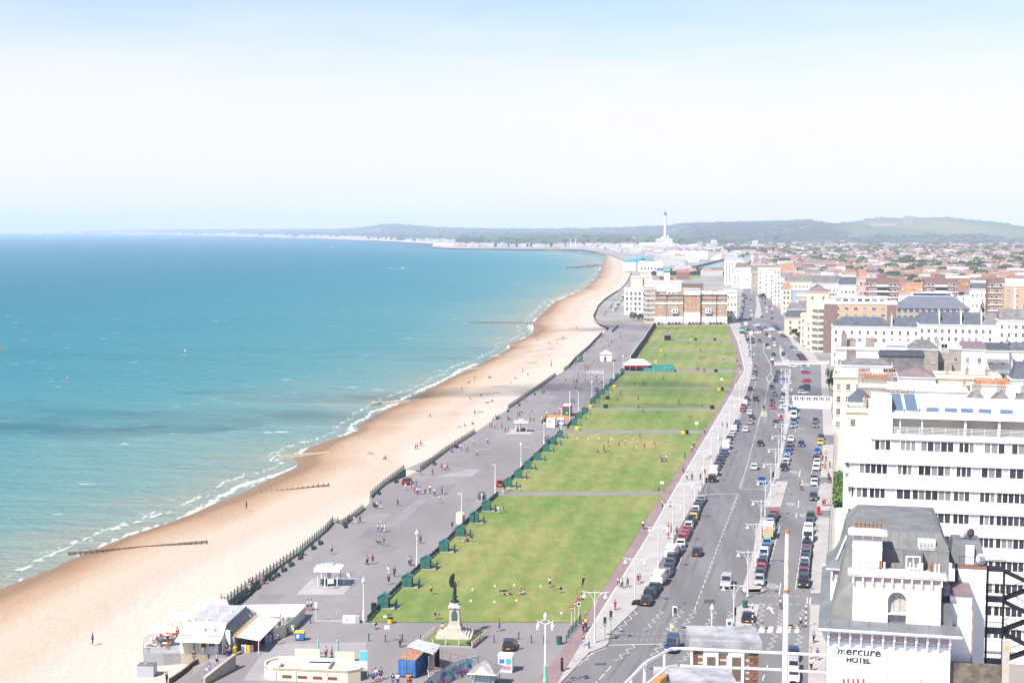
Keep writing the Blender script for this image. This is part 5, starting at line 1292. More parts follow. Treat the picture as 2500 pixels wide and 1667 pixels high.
def place(proto,loc,rz,label,group,**k):
 key=proto.name
 if not proto.get('used'):
  proto['used']=1;proto.location=loc;proto.rotation_euler=(0,0,rz);proto['label']=label
  if group:proto['group']=group
  if k.get('scale'):proto.scale=(k['scale'],)*3
  for kk,cc in k.get('recolor',()):
   for c in KIDS.get(proto.name,()):
    if c.name.split('.')[0]==kk:c.color=(*cc,1)
  return proto
 o=dup(proto,loc,rz,label,group,**k)
 if 'used' in o:del o['used']
 return o
bpos=[(572,1475),(600,1457),(623,1439),(657,1418),(671,1409),(688,1396),(706,1383),(728,1366),(760,1342),(777,1330),(838,1289),(909,1238),(920,1208),(962,1180),(1055,1136),(1110,1095),(1208,1025),(1235,1007),(1262,992),(1300,966)]
for i,(x,y)in en(bpos):
 p=G(x+6,y-2);x2=at_y(RAIL,y-8);x3=at_y(RAIL,y+8)
 a,b=G(x2,y-8),G(x3,y+8);ang=atan2((a-b).y,(a-b).x)
 place(bp0,p,ang,ordn(i)+' green bench from the cafe along the beach railing','benches along the beach railing')
del bp0['used']
m_wood=mat('groyne_timber',(.13,.09,.065),var=.3,scale=1.5,rough=.9)
def groyne(label,a,b,za,zb,n,hh,name='timber_groyne',r_=.12,board=True):
 A_,B_=G(*a,za),G(*b,zb);t=thing(name,label,'groyne',tuple(A_));d=B_-A_
 pm=Bx(0,0,-1.2,r_*2,r_*2,1.2+hh).mesh('post',m_wood)
 for i in rg0(n):
  o=link('post',pm,t);o.location=d*(i/(n-1));o.scale=(1,1,.85+.3*rnd.random());o.rotation_euler=(0,.06*(rnd.random()-.5),rnd.random())
 if board:
  for z in(.05,.3):MB().loft([[V_((0,0,z)),V_((0,.12,z)),V_((0,.12,z+.2)),V_((0,0,z+.2))],[d+V_((0,0,z-.1)),d+V_((0,.12,z-.1)),d+V_((0,.12,z+.1)),d+V_((0,0,z+.1))]]).O('plank',m_wood,t)
groyne('nearest dark timber groyne running down the shingle into the surf',(168,1354),(505,1324),-3.9,-1.9,26,.4)
groyne('second timber groyne with stout short posts',(625,1208),(802,1186),-3.9,-1.9,15,.7)
groyne('far timber groyne of thin posts on the sand',Z6(510,90),Z6(640,60),-3,-2,12,1.0,board=False)
groyne('timber breakwater standing out in the sea',W((1078,742))[0],W((1225,743))[0],-4.2,-3.5,22,1.3)
m_conc=mat('weedy_concrete',(.28,.24,.16),col2=(.42,.36,.30),scale=.12,rough=.9)
def low_groyne(label,pts,za,zb,hh=.45,wd=1.1):
 P_=[G(x,y,za+(zb-za)*i/(len(pts)-1))for i,(x,y)in en(pts)];o=P_[0]
 t=thing('concrete_groyne',label,'groyne',tuple(o));L_=[p-o for p in P_]
 rings=[]
 for i,p in en(L_):
  d=(L_[min(i+1,len(L_)-1)]-L_[max(0,i-1)]);n=V_((-d.y,d.x,0)).normalized()*wd/2
  rings.append([p-n*1.3-V_((0,0,1)),p+n*1.3-V_((0,0,1)),p+n+V_((0,0,hh)),p-n+V_((0,0,hh))])
 MB().loft(rings).O('groyne_wall',m_conc,t)
low_groyne('weedy low concrete groyne, the nearest one across the shingle',[(680,1118),(700,1113),(800,1107),(870,1104)],-4.3,-2.6)
low_groyne('pale low groyne left of the open pavilion',[(900,992),(930,984),(1000,979),(1130,968),(1220,960)],-4.3,-1.9)
low_groyne('low groyne ending in the surf below the single bathers',[Z4(340,402),Z4(480,385),Z4(900,320),Z4(1200,295)],-4.3,-2.2)
low_groyne('thin brown groyne beyond the swimmers',[Z4(600,235),Z4(760,225),Z4(1000,190),Z4(1400,160)],-4.3,-2.0)
low_groyne('dark brown groyne curving into the surf near the far beach',[Z4(890,92),Z4(1000,88),Z4(1250,55),Z4(1580,5)],-4.3,-2.0)
low_groyne('brown groyne beside the far timber breakwater',[W((1165,795))[0],W((1215,790))[0],W((1300,778))[0]],-4.3,-2.0)
low_groyne('faint pale groyne on the middle beach',[Z4(0,800),Z4(300,760),Z4(560,735),Z4(800,700)],-2.9,-1.9,.25)
for i in rg0(7):
 y=664+i*11.5;x=at_y(SHORE[:31],y)
 low_groyne(ordn(i)+' short far groyne counted from the far breakwater',[(x-18,y+1),(x+10,y-1.5),(x+75,y-5)],-4.3,-2.4,.7,2.2)
# statue on its railed grass plot
def statue():
 p=G(*B2(1015,800));m_st=mat('pale_pedestal_stone',(.46,.41,.35),var=.12,scale=1.2,rough=.85);m_br=mat('dark_bronze',(.035,.045,.042),rough=.45,metal=.5)
 t=thing('winged_statue','dark bronze winged statue on a pale stone pedestal in a railed grass plot','statue',tuple(p),R(-4))
 q=[G(*B2(x,y))-p for x,y in((700,895),(1215,905),(1320,795),(815,768))]
 st=MB();st.prism([(v.x,v.y)for v in q],0,.28);st.O('plinth_kerb',m_pave,t)
 c=sum(q,V_())/4
 MB().prism([((v.x-c.x)*.95+c.x,(v.y-c.y)*.92+c.y)for v in q],.28,.34).O('grass_plot',m_lawn,t)
 for k in rg0(4):Bx(.1,.0,.30+.22*k,5.3-.85*k,5.0-.85*k,.22).O('step',m_st,t)
 z=1.18
 Bx(.1,0,z,2.1,2.1,.5).box(.1,0,z+.5,1.9,1.9,.35,taper=.9).O('pedestal_base',m_st,t)
 Bx(.1,0,z+.85,1.62,1.62,2.5,taper=.86).O('pedestal_shaft',m_st,t)
 MB().lathe(.1,0,[(.98,z+3.3),(1.02,z+3.5),(.85,z+3.6),(.75,z+3.95),(.35,z+4.05)],8).box(.1,0,z+3.3,1.75,1.75,.25).O('pedestal_cap',m_st,t)
 pl=MB();pl.loft([[(.1+a*.42,-.84+dy,z+1.5+b)for a,b in((-1,0),(1,0),(1,1.1),(.6,1.4),(0,1.5),(-.6,1.4),(-1,1.1))]for dy in(0,.2)]);pl.O('bronze_plaque',mat('verdigris_plaque',(.06,.12,.11),rough=.5),t)
 s=MB();zb=z+4.05
 s.lathe(.1,0,[(.55,zb),(.60,zb+.15),(.35,zb+.4),(.15,zb+.5)],10)
 for a in rg0(4):s.lathe(.1+.45*cos(a*1.57),.45*sin(a*1.57),[(.18,zb),(.22,zb+.2),(.05,zb+.35)],6)
 s.lathe(.1,0,[(.02,zb+.45),(.28,zb+.55),(.40,zb+.8),(.28,zb+1.08),(.02,zb+1.16)],10)
 s.O('bronze_globe',m_br,t)
 f=MB();zf=zb+1.15
 prof=[(.20,.24,0,0),(.26,.28,0,.25),(.25,.26,.02,.6),(.24,.24,.03,.95),(.17,.17,.04,1.2),(.22,.20,.05,1.42),(.24,.17,.05,1.58),(.10,.09,.06,1.68),(.09,.09,.07,1.74)]
 f.loft([[(.1+ox+rx*cos(2*pi*k/10),ry*sin(2*pi*k/10),zf+z_)for k in rg0(10)]for rx,ry,ox,z_ in prof])
 f.lathe(.18,0,[(.03,zf+1.70),(.11,zf+1.77),(.12,zf+1.88),(.08,zf+1.98),(.02,zf+2.02)],8)
 f.tube([(.30,0,zf+1.52),(.50,-.05,zf+1.62),(.66,-.05,zf+2.02)],.065,6,.04).tube([(.30,-.12,zf+1.5),(.46,-.22,zf+1.22),(.60,-.2,zf+1.35)],.06,6,.04)
 f.lathe(.62,-.2,[(.02,zf+1.32),(.10,zf+1.42),(.02,zf+1.52)],6)
 f.O('bronze_figure',m_br,t)
 for yo,k_ in((.12,1.0),(.42,.8)):
  wg=MB();o_=[(.06,1.62),(-.12,1.05),(-.38,.92),(-.62,1.2),(-.78,1.75),(-.72,2.3),(-.5,2.8),(-.12,3.15),(.10,3.05),(.02,2.6),(-.06,2.1)]
  wg.loft([[(a*k_,yo+dy,zf+.6+(b-.6)*k_)for a,b in o_]for dy in(0,.1)])
  for j in rg0(5):wg.tube([(-.05*k_,yo-.02,zf+.6+.9*k_),((-.70+.14*j)*k_,yo-.03,zf+.6+(1.1+.36*j)*k_)],.05,4,.02)
  wg.O('wing',m_br,t)
 e=[((v.x-c.x)*.985+c.x,(v.y-c.y)*.975+c.y)for v in q]
 pm=Bx(0,0,.28,.2,.2,.75).mesh('rail_post',m_st)
 for(a,b),n in zip(zip(e,e[1:]+e[:1]),(4,7,4,7)):
  for i in rg0(n):o=link('rail_post',pm,t);o.location=(a[0]+(b[0]-a[0])*i/n,a[1]+(b[1]-a[1])*i/n,0)
  for z_ in(.55,.85):MB().tube([(*a,z_),(*b,z_)],.03,4).O('low_rail',m_rail,t)
 sh=MB()
 for k in rg0(26):
  u=k/25;b0=V_((e[1][0]+(e[2][0]-e[1][0])*u-.5,e[1][1]+(e[2][1]-e[1][1])*u,.3))
  for j in rg0(5):a=rnd.random()*6.3;sh.poly([b0+V_((0,0,0)),b0+V_((.35*cos(a),.35*sin(a),.55+.3*rnd.random())),b0+V_((.35*cos(a+.8),.35*sin(a+.8),.45))])
 sh.O('shrub_edge',mat('grey_green_shrub',(.09,.10,.05),var=.3,scale=3),t)
statue()
# lamps, signals, signs, bollards
m_lamp=mat('pale_grey_paint',(.52,.53,.55),rough=.5);m_wlamp=mat('white_lamp_paint',(.66,.66,.66),rough=.5);m_turq=mat('turquoise_paint',(.22,.44,.40),rough=.5);m_lens=mat('lamp_glass',(.60,.60,.58),rough=.25)
def swan_lamp():
 t=thing('street_lamp','swan arm lamp','street lamp')
 MB().lathe(0,0,[(.17,0),(.17,1.2),(.12,1.3),(.10,4.0),(.08,7.6),(.02,7.75)],8).O('column',m_lamp,t)
 MB().tube([(-2.0,0,7.55),(-1.6,0,7.45),(-.8,0,7.38),(0,0,7.45),(.8,0,7.38),(1.6,0,7.45),(2.0,0,7.55)],.065,5).O('crossarm',m_lamp,t)
 for s in(-1,1):
  MB().tube([(s*1.25,0,7.38),(s*.75,0,7.15),(s*.3,0,6.5),(s*.1,0,5.4)],.045,5).O('bracket',m_lamp,t)
  o=MB().tube([(s*1.55,0,7.42),(s*1.55,0,7.2)],.03,4).lathe(s*1.55,0,[(.05,7.25),(.12,7.15),(.16,7.0),(.34,6.72),(.34,6.66)],8).O('lamp_bell',m_lamp,t)
  MB().lathe(s*1.55,0,[(.28,6.665),(.20,6.52),(.02,6.48)],8).O('lens',m_lens,o)
 return remember(t)
def lantern_lamp():
 t=thing('lantern_lamp','lantern lamp','lamp post')
 MB().lathe(0,0,[(.28,0),(.28,.35),(.20,.45),(.18,1.5),(.22,1.6),(.11,1.8),(.09,3.0),(.12,3.05),(.075,3.2),(.07,5.6),(.12,5.65),(.06,5.8)],8).O('column',m_wlamp,t)
 MB().lathe(0,0,[(.10,5.8),(.26,6.3),(.28,6.35)],8).O('lantern',m_lens,t)
 MB().lathe(0,0,[(.34,6.36),(.20,6.65),(.06,6.9),(.08,6.95),(.02,7.1)],8).O('lantern_cap',m_wlamp,t)
 return remember(t)
def plain_lamp():
 t=thing('plain_lamp','plain lamp','lamp post')
 MB().lathe(0,0,[(.15,0),(.15,1.3),(.11,1.4),(.07,6.6)],8).O('column',m_wlamp,t)
 Bx(-.35,0,6.6,.9,.22,.12).O('lamp_head',m_wlamp,t)
 return remember(t)
sl=swan_lamp()
LPL=[(1452,1568),(1550,1475),(1607,1389),(1642,1325),(1671,1268),(1697,1219),(1718,1177),(1737,1138),(1754,1108),(1769,1077),(1781,1049),(1793,1029),(1806,990),(1817,955),(1825,930),(1831,905),(1834,880),(1832,856)]
for i,(x,y)in en(LPL):place(sl,G(x,y,.11),R(-9),ordn(i)+' twin arm street lamp from the near end of the lawn pavement','street lamps on the lawn pavement')
for i in rg0(16):
 d=209+22*i;y=pyd(d);x=(at_y(MED_L,y)*.6+at_y(MED_R,y)*.4)+(-14 if i==0 else 0)
 place(sl,G(x,y,.11),R(-9),ordn(i)+' twin arm street lamp from the near end of the median','street lamps along the median')
ll=lantern_lamp();pl=plain_lamp()
for i,(x,y)in en([(888,1517),(1018,1388),(1272,1147),(1328,1091),(1445,977),(1498,928),(1521,906)]):place(ll,G(x,y),0,ordn(i)+' white lantern lamp from the near end of the promenade','lantern lamps on the promenade')
place(ll,G(1737,1592,.1),0,'white lantern lamp rising behind the near brick vent house',None)
for i,(x,y)in en([(1127,1284),(1209,1205),(1370,1051),(1412,1004),(1473,955)]):place(pl,G(x,y),0,ordn(i)+' plain white lamp column along the green huts','plain lamp columns on the promenade')
for o in(sl,ll,pl):del o['used']
def ornate():
 p=G(*(1331,1684));t=thing('ornate_lamp','tall ornate white lamp with three lanterns and turquoise base at the bottom edge','lamp post',tuple(p),R(-4))
 MB().lathe(0,0,[(.42,0),(.42,.3),(.3,.5),(.33,1.3),(.24,1.8),(.2,3.3)],8).O('base',m_turq,t)
 MB().lathe(0,0,[(.2,3.3),(.14,3.4),(.12,5.6),(.18,5.65),(.11,5.8),(.09,8.9)],8).O('column',m_wlamp,t)
 MB().tube([(-1.05,0,9.3),(-.95,0,9.05),(-.5,0,9.0),(0,0,8.7),(.5,0,9.0),(.95,0,9.05),(1.05,0,9.3)],.06,5).tube([(-.6,0,9.0),(-.3,0,9.35),(0,0,9.3),(.3,0,9.35),(.6,0,9.0)],.05,5).O('crossarm',m_wlamp,t)
 for x,z in((-.95,7.95),(.95,7.95),(0,9.35)):
  o=MB().lathe(x,0,[(.08,z),(.2,z+.1),(.24,z+.55)],8).O('lantern',m_lens,t)
  MB().lathe(x,0,[(.28,z+.56),(.15,z+.8),(.05,z+1.0)],8).O('lantern_cap',m_wlamp,o)
ornate()
def pole_sign(name,label,pt,h,shape,col,w=.6,z=0.0,cat='sign',hh=None,pole=None,rz=0.0,extra=None):
 t=thing(name,label,cat,tuple(G(*pt,z)),rz)
 MB().lathe(0,0,[(.045,0),(.045,h)],6).O('pole',pole or m_grey,t)
 mb=MB()
 if shape=='disc':mb.loft([[(w/2*cos(a),-.07+d,h-w/2+w/2*sin(a))for a in[2*pi*k/14 for k in rg0(14)]]for d in(0,.03)])
 else:mb.box(0,-.07,h-(hh or w),w,.05,hh or w)
 o=mb.O('sign_plate',col,t)
 if extra:extra(o,h)
 return t
m_red=mat('sign_red',(.42,.02,.03),rough=.5);m_blue=mat('sign_blue',(.03,.09,.38),rough=.5);m_signw=mat('sign_white',(.75,.75,.75),rough=.5)
bar=lambda o,h:Bx(0,-.09,h-.36,.44,.02,.12).O('white_bar',m_signw,o)
pole_sign('no_entry_sign','left no entry sign on a white pole at the corner of the first lawn',B2(2137,695),3.0,'disc',m_red,.62,extra=bar,pole=m_wlamp)
pole_sign('no_entry_sign','right no entry sign, the taller pole beside the first lawn corner',B2(2169,680),3.5,'disc',m_red,.62,extra=bar,pole=m_wlamp)
pole_sign('blue_sign','small blue and white sign beside the no entry signs',B2(2207,605),2.3,'box',m_signw,.55,.06,hh=.6,pole=m_wlamp,extra=lambda o,h:Bx(0,-.085,h-.5,.4,.02,.4).O('blue_panel',m_blue,o))
pole_sign('small_sign','small white sign on the near edge of the first lawn',B2(2040,628),1.1,'box',m_signw,.3,.06)
pole_sign('white_notice','white notice board on a pole among the green bollards',B2(372,850),2.5,'box',m_signw,.72,hh=.55)
pole_sign('white_notice','small white notice at the near corner of the lawn fence',B2(354,655),1.0,'box',m_signw,.5,.06,hh=.35)
pole_sign('road_pole','thin dark pole on the cycle path near the black ticket machine',B2(2160,1045),3.6,'box',m_grey,.1,pole=m_grey)
pole_sign('lawn_sign','white sign at the end of the first grass crossing',Z2(470,900),2.6,'box',m_signw,.9,.06,hh=.6)
pole_sign('lawn_sign','white sign at the end of the second grass crossing',Z2(812,300),3.0,'box',m_signw,1.0,.06,hh=.8)
pole_sign('lawn_sign','white sign at the far lawn edge near the fourth crossing',Z6(2070,860),3.0,'box',m_signw,1.1,.06,hh=.8)
pole_sign('traffic_sign','blue round sign on a white board behind the brick vent house',ZB(1490,790),2.6,'box',m_signw,.9,.1,hh=1.1,extra=lambda o,h:MB().loft([[(.32*cos(a),-.10+d,h-.7+.32*sin(a))for a in[2*pi*k/12 for k in rg0(12)]]for d in(0,.02)]).O('blue_disc',m_blue,o))
m_grn=mat('signal_green_lens',(.02,.55,.32),rough=.3,emit=.8);m_redl=mat('red_lens',(.25,.02,.02),rough=.3);m_amb=mat('amber_lens',(.2,.1,.01),rough=.3)
def signal(label,pt,h=3.3,back=False,white=False,rz=0.0):
 t=thing('traffic_light',label,'traffic light',tuple(G(*pt,.1)),rz)
 MB().lathe(0,0,[(.07,0),(.06,h)],6).O('pole',m_grey,t)
 b=Bx(0,-.12,h-.95,.42 if not white else .62,.26,1.15).O('signal_head',m_dark,t)if not white else Bx(0,-.1,h-1.1,.72,.12,1.45).O('backing_board',m_signw,t)
 if white:Bx(0,-.2,h-.95,.42,.2,1.15).O('signal_head',m_dark,t)
 if not back:
  for k,m in((0,m_grn),(1,m_amb),(2,m_redl)):MB().loft([[(.12*cos(a),-.26-(.06 if white else 0)+d,h-.76+.36*k+.12*sin(a))for a in[2*pi*j/8 for j in rg0(8)]]for d in(0,.03)]).O('lens',m,b)
signal('traffic light with green lens nearest the cycle path kerb',ZB(300,835));signal('second traffic light with green lens, just beyond the nearest one',ZB(357,770));signal('white backed traffic light on the island in the middle of the road',ZB(968,735),white=True)
signal('black traffic light seen from behind beside the median railing',ZB(1540,770),3.8,back=True);signal('dark traffic light at the far crossing by the parked dark van',Z2(908,905),3.4,back=True);signal('traffic light beside the median at the far crossing',Z2(1570,850),3.4,back=True);signal('traffic light on the far crossing island',Z2(1478,145),3.4,back=True)
ib=thing('island_bollard','yellow and white bollard on the crossing island','bollard',tuple(G(*ZB(940,735),.1)));Bx(0,0,0,.5,.3,.8,taper=.85).O('bollard_body',m_signw,ib);MB().lathe(0,-.16,[(.24,.35),(.24,.36)],8).box(0,-.17,.2,.42,.02,.4).O('yellow_face',mat('sign_yellow',(.65,.45,.03)),ib)
ib=thing('island_bollard','yellow bollard on the far crossing island','bollard',tuple(G(*Z2(1465,140),.1)));Bx(0,0,0,.6,.4,1.3,taper=.85).O('bollard_body',mat('sign_yellow',(.65,.45,.03)),ib);Bx(0,0,1.3,.4,.3,.08).O('bollard_cap',m_signw,ib)
BOL=MB().lathe(0,0,[(.12,0),(.12,.12),(.085,.18),(.085,.95),(.12,1.0),(.10,1.1),(.02,1.16)],7).mesh('bollard',m_rail)
bl=[(198,840),(357,850),(520,845),(693,853),(1396,855),(1632,825),(1752,858),(1873,860),(1998,860),(2089,852),(2104,812),(2117,793),(2133,768),(2146,752),(2160,735),(2174,718),(2187,700),(2214,668),(2224,650)]
for i,q in en(bl):tag(link('bollard',BOL,None,G(*B2(*q))),ordn(i)+' green bollard from the left in the row beside the statue','bollard','green bollards near the statue')
for i,q in en([(1510,800),(1540,790),(1580,780),(1652,700),(1690,670),(1720,630),(1795,670)]):tag(link('bollard',BOL,None,G(*B1(*q))),ordn(i)+' green bollard from the near end beside the cafe terrace','bollard','green bollards near the cafe')
tag(MB().lathe(0,0,[(.10,0),(.10,.95),(.03,1.0)],7).O('bollard',m_dark,None,loc=G(*B2(2305,908),.11)),'single black bollard on the corner pavement near the cyclists','bollard')
for i,(x,y)in en([(868,850),(940,870),(834,920),(878,905),(925,895)]):tag(Bx(0,0,0,.14,.14,1.05).O('bollard',m_wood,None,loc=G(*Z2(x,y),.11)),ordn(i)+' brown post at the far crossing on the lawn pavement','bollard','brown posts at the far crossing')
def bin_(label,pt,m,h=1.15,r_=.34,lidm=None,z=0.0):
 t=thing('litter_bin',label,'litter bin',tuple(G(*pt,z)))
 MB().lathe(0,0,[(r_*.85,0),(r_,.1),(r_,h*.8)],10).O('bin_body',m,t);MB().lathe(0,0,[(r_*1.08,h*.8),(r_*1.05,h*.95),(r_*.5,h)],10).O('lid',lidm or m,t)
bin_('green litter bin beside the bollards right of the statue',B2(2023,870),m_rail,1.25,.36);bin_('yellow topped bin at the near corner of the first lawn',B2(403,672),mat('bin_yellow',(.62,.42,.03)),1.0,.42,m_dark);bin_('yellow bin beside the cafe doorway',B1(1072,975),mat('bin_yellow',(.62,.42,.03)),1.3,.3);bin_('brown slatted bin beside the beach railing',B1(1335,295),m_brown,1.2,.4);bin_('green bin on the promenade by the second beach steps',Z5(148,1000),m_rail,1.2,.36);bin_('dark bin where the hut fence begins',B2(245,545),m_dark,1.2,.45)
bin_('dark green bin on the median beside the zebra crossing',ZB(1642,520),m_rail,1.2,.4,z=.12)
for i,q in en([Z6(1680,1385),Z6(2070,910),Z6(2006,708),Z6(1965,1110),Z6(1785,362),Z6(1995,362),Z6(820,1005),Z6(800,1100)]):bin_(ordn(i)+' pair of lawn bins counted along the lawn crossings',q,m_dark,1.2,.75,z=.06)
yb=mat('bin_yellow',(.62,.42,.03))
for i,q in en([Z6(1658,1385),Z6(2045,912),Z6(495,1342),Z6(640,1095),Z6(900,878),Z6(1355,605),Z6(1412,488),Z6(1738,362)]):bin_(ordn(i)+' yellow grit bin beside the lawn paths',q,yb,1.0,.8,z=.06)
tk=thing('ticket_machine','black ticket machine standing on the pavement beside the cycle path','ticket machine',tuple(G(*B2(2046,1120),.11)));Bx(0,0,0,.36,.34,1.75).O('machine_body',m_dark,tk);Bx(0,-.18,1.3,.2,.02,.22).O('blue_panel',m_blue,tk)
pb=thing('post_box','bright red pillar post box on the pavement by the white flats','post box',tuple(G(*Z2(2020,1115),.11)));MB().lathe(0,0,[(.42,0),(.42,.2),(.38,.25),(.38,1.45)],12).O('pillar',mat('post_red',(.45,.02,.03),rough=.4),pb);MB().lathe(0,0,[(.46,1.45),(.46,1.55),(.2,1.72)],12).O('cap',mat('post_red',(.45,.02,.03)),pb);Bx(0,-.385,1.2,.3,.02,.06).O('slot',m_dark,pb)
for lab,q in(('striped beacon pole at the right end of the zebra crossing',(2225,705)),('striped beacon pole on the island at the left end of the zebra crossing',(1712,690))):
 t=thing('beacon',lab,'crossing beacon',tuple(G(*ZB(*q),.11)))
 for k in rg0(7):MB().lathe(0,0,[(.08,.42*k),(.08,.42*(k+1)-.001)],8).O('band',m_signw if k%2 else m_dark,t)
 MB().lathe(0,0,[(.05,2.94),(.2,3.05),(.22,3.2),(.12,3.36),(.02,3.4)],8).O('globe',mat('amber_globe',(.60,.36,.16),rough=.3),t)
ff=thing('feather_flag','black and yellow feather flag standing on the first lawn','flag',tuple(G(*ZB(78,388),.06)))
MB().tube([(0,0,0),(.05,0,2.2),(.3,0,3.2)],.02,5).O('flag_pole',m_dark,ff);fl=MB();fl.loft([[(a,d,z)for a,z in((.0,.9),(.12,1.2),(.50,2.4),(.62,3.0),(.50,3.3),(.25,3.2),(.10,2.4))]for d in(-.02,.02)]);fl.O('flag_cloth',m_dark,ff);MB().loft([[(.38+.17*cos(a),-.035+d,2.9+.2*sin(a))for a in[2*pi*k/12 for k in rg0(12)]]for d in(0,.01)]).O('emblem',yb,ff)
# green seat huts and the fence they stand in
def hut_proto():
 t=thing('seat_hut','green hut','shelter')
 m_h=mat('hut_green',(.035,.125,.105),var=.12,scale=1.5,rough=.6);m_hr=mat('hut_roof_green',(.05,.16,.135),var=.15,scale=1,rough=.6)
 Bx(.9,.8,0,3.6,2.0,.16).O('plinth',m_pave,t)
 b=MB();b.box(0,-.05,.16,1.75,.10,1.7).box(-.83,.75,.16,.09,1.5,1.7).box(0,1.5,.16,1.75,.10,1.7);b.poly([(-.875,-.1,1.86),(.875,-.1,1.86),(0,-.1,2.35)]);b.O('hut_wall',m_h,t)
 Bx(0,-.115,.9,1.7,.03,.06).box(0,-.115,.16,.06,.03,1.9).O('cover_strip',m_rail,t)
 r=MB();r.poly([(-1.0,-.2,1.82),(0,-.2,2.42),(0,1.7,2.42),(-1.0,1.7,1.82)]).poly([(0,-.2,2.42),(1.0,-.2,1.82),(1.0,1.7,1.82),(0,1.7,2.42)]).poly([(-1.0,-.2,1.76),(-1.0,1.7,1.76),(0,1.7,2.36),(0,-.2,2.36)]).poly([(0,-.2,2.36),(0,1.7,2.36),(1.0,1.7,1.76),(1.0,-.2,1.76)]);r.O('hut_roof',m_hr,t)
 Bx(.3,.75,.55,.5,1.35,.06).O('seat',m_bench,t)
 w=Bx(1.95,.75,.16,.10,2.6,1.0);w.O('wing_wall',m_h,t);Bx(1.95,.75,1.16,.16,2.7,.06).O('wing_coping',m_rail,t)
 return remember(t)
hp=hut_proto()
HP=[(935,1486),(993,1435),(1038,1390),(1083,1348),(1123,1311),(1157,1277),(1186,1248),(1240,1191),(1265,1169),(1288,1147),(1311,1125),(1333,1104),(1351,1086),(1367,1070),(1402,1040),(1414,1024),(1426,1012),(1449,986),(1460,975),(1471,965),(1481,954),(1494,939),(1507,926),(1520,913)]
for i,(x,y)in en(HP):place(hp,G(x,y,.0),R(-4),ordn(i)+' green gabled seat hut from the near end of the lawn fence','green seat huts along the lawn')
del hp['used']
def fence():
 m_f=mat('fence_green',(.032,.10,.082),var=.15,scale=1.5,rough=.65)
 pts=[(897,1518),(926,1485),(983,1427),(1026,1386),(1070,1347),(1108,1307),(1144,1273),(1174,1245),(1216,1208)]
 segs=[pts,[(1226,1195),(1232,1187),(1272,1149),(1330,1093),(1368,1060)],[(1384,1046),(1393,1033),(1436,1002)],[(1441,992),(1442,982),(1491,939),(1523,911)]]
 names=('first','second','third','fourth')
 for s_,nm_ in zip(segs,names):
  P_=[G(x,y,0)for x,y in s_];o=P_[0];t=thing('lawn_fence',nm_+' stretch of dark green boarded fence between promenade and lawns','fence',tuple(o),0,'green fences beside the lawns')
  cnt=0
  for a,b in zip(P_,P_[1:]):
   d=b-a;L=d.length;n=max(1,int(L/2.0));ang=atan2(d.y,d.x)
   for i in rg0(n):
    q=a+d*(i/n)-o;cnt+=1
    if 'fp' not in WCACHE:
     WCACHE['fp']=Bx(0,0,0,.12,.12,1.1).mesh('post',m_rail);WCACHE['fb']=Bx(.5,0,0,1.0,.05,.27).mesh('board',m_f)
    c=link('post',WCACHE['fp'],t);c.location=q;c.rotation_euler=(0,0,ang)
    for k in rg0(3):c=link('board',WCACHE['fb'],t);c.location=q+V_((0,0,.12+.29*k));c.rotation_euler=(0,0,ang);c.scale=(L/n,1,1)
fence()
MC=MB().lathe(0,0,[(.22,0),(.12,.2),(.05,.3)],7).mesh('marker_cone',mat('cone_yellow',(.62,.58,.30)))
for i,q in en([B2(*v)for v in((1192,350),(1405,318),(1590,309),(1843,318),(1175,459),(1400,469),(1612,457))]+[Z6(*v)for v in((490,1435),(610,1435),(727,1435),(866,1436),(1140,1535))]):tag(link('marker_cone',MC,None,G(*q,.06)),ordn(i)+' small pale marker cone on the grass, counted from the first lawn','cone','marker cones on the lawns')
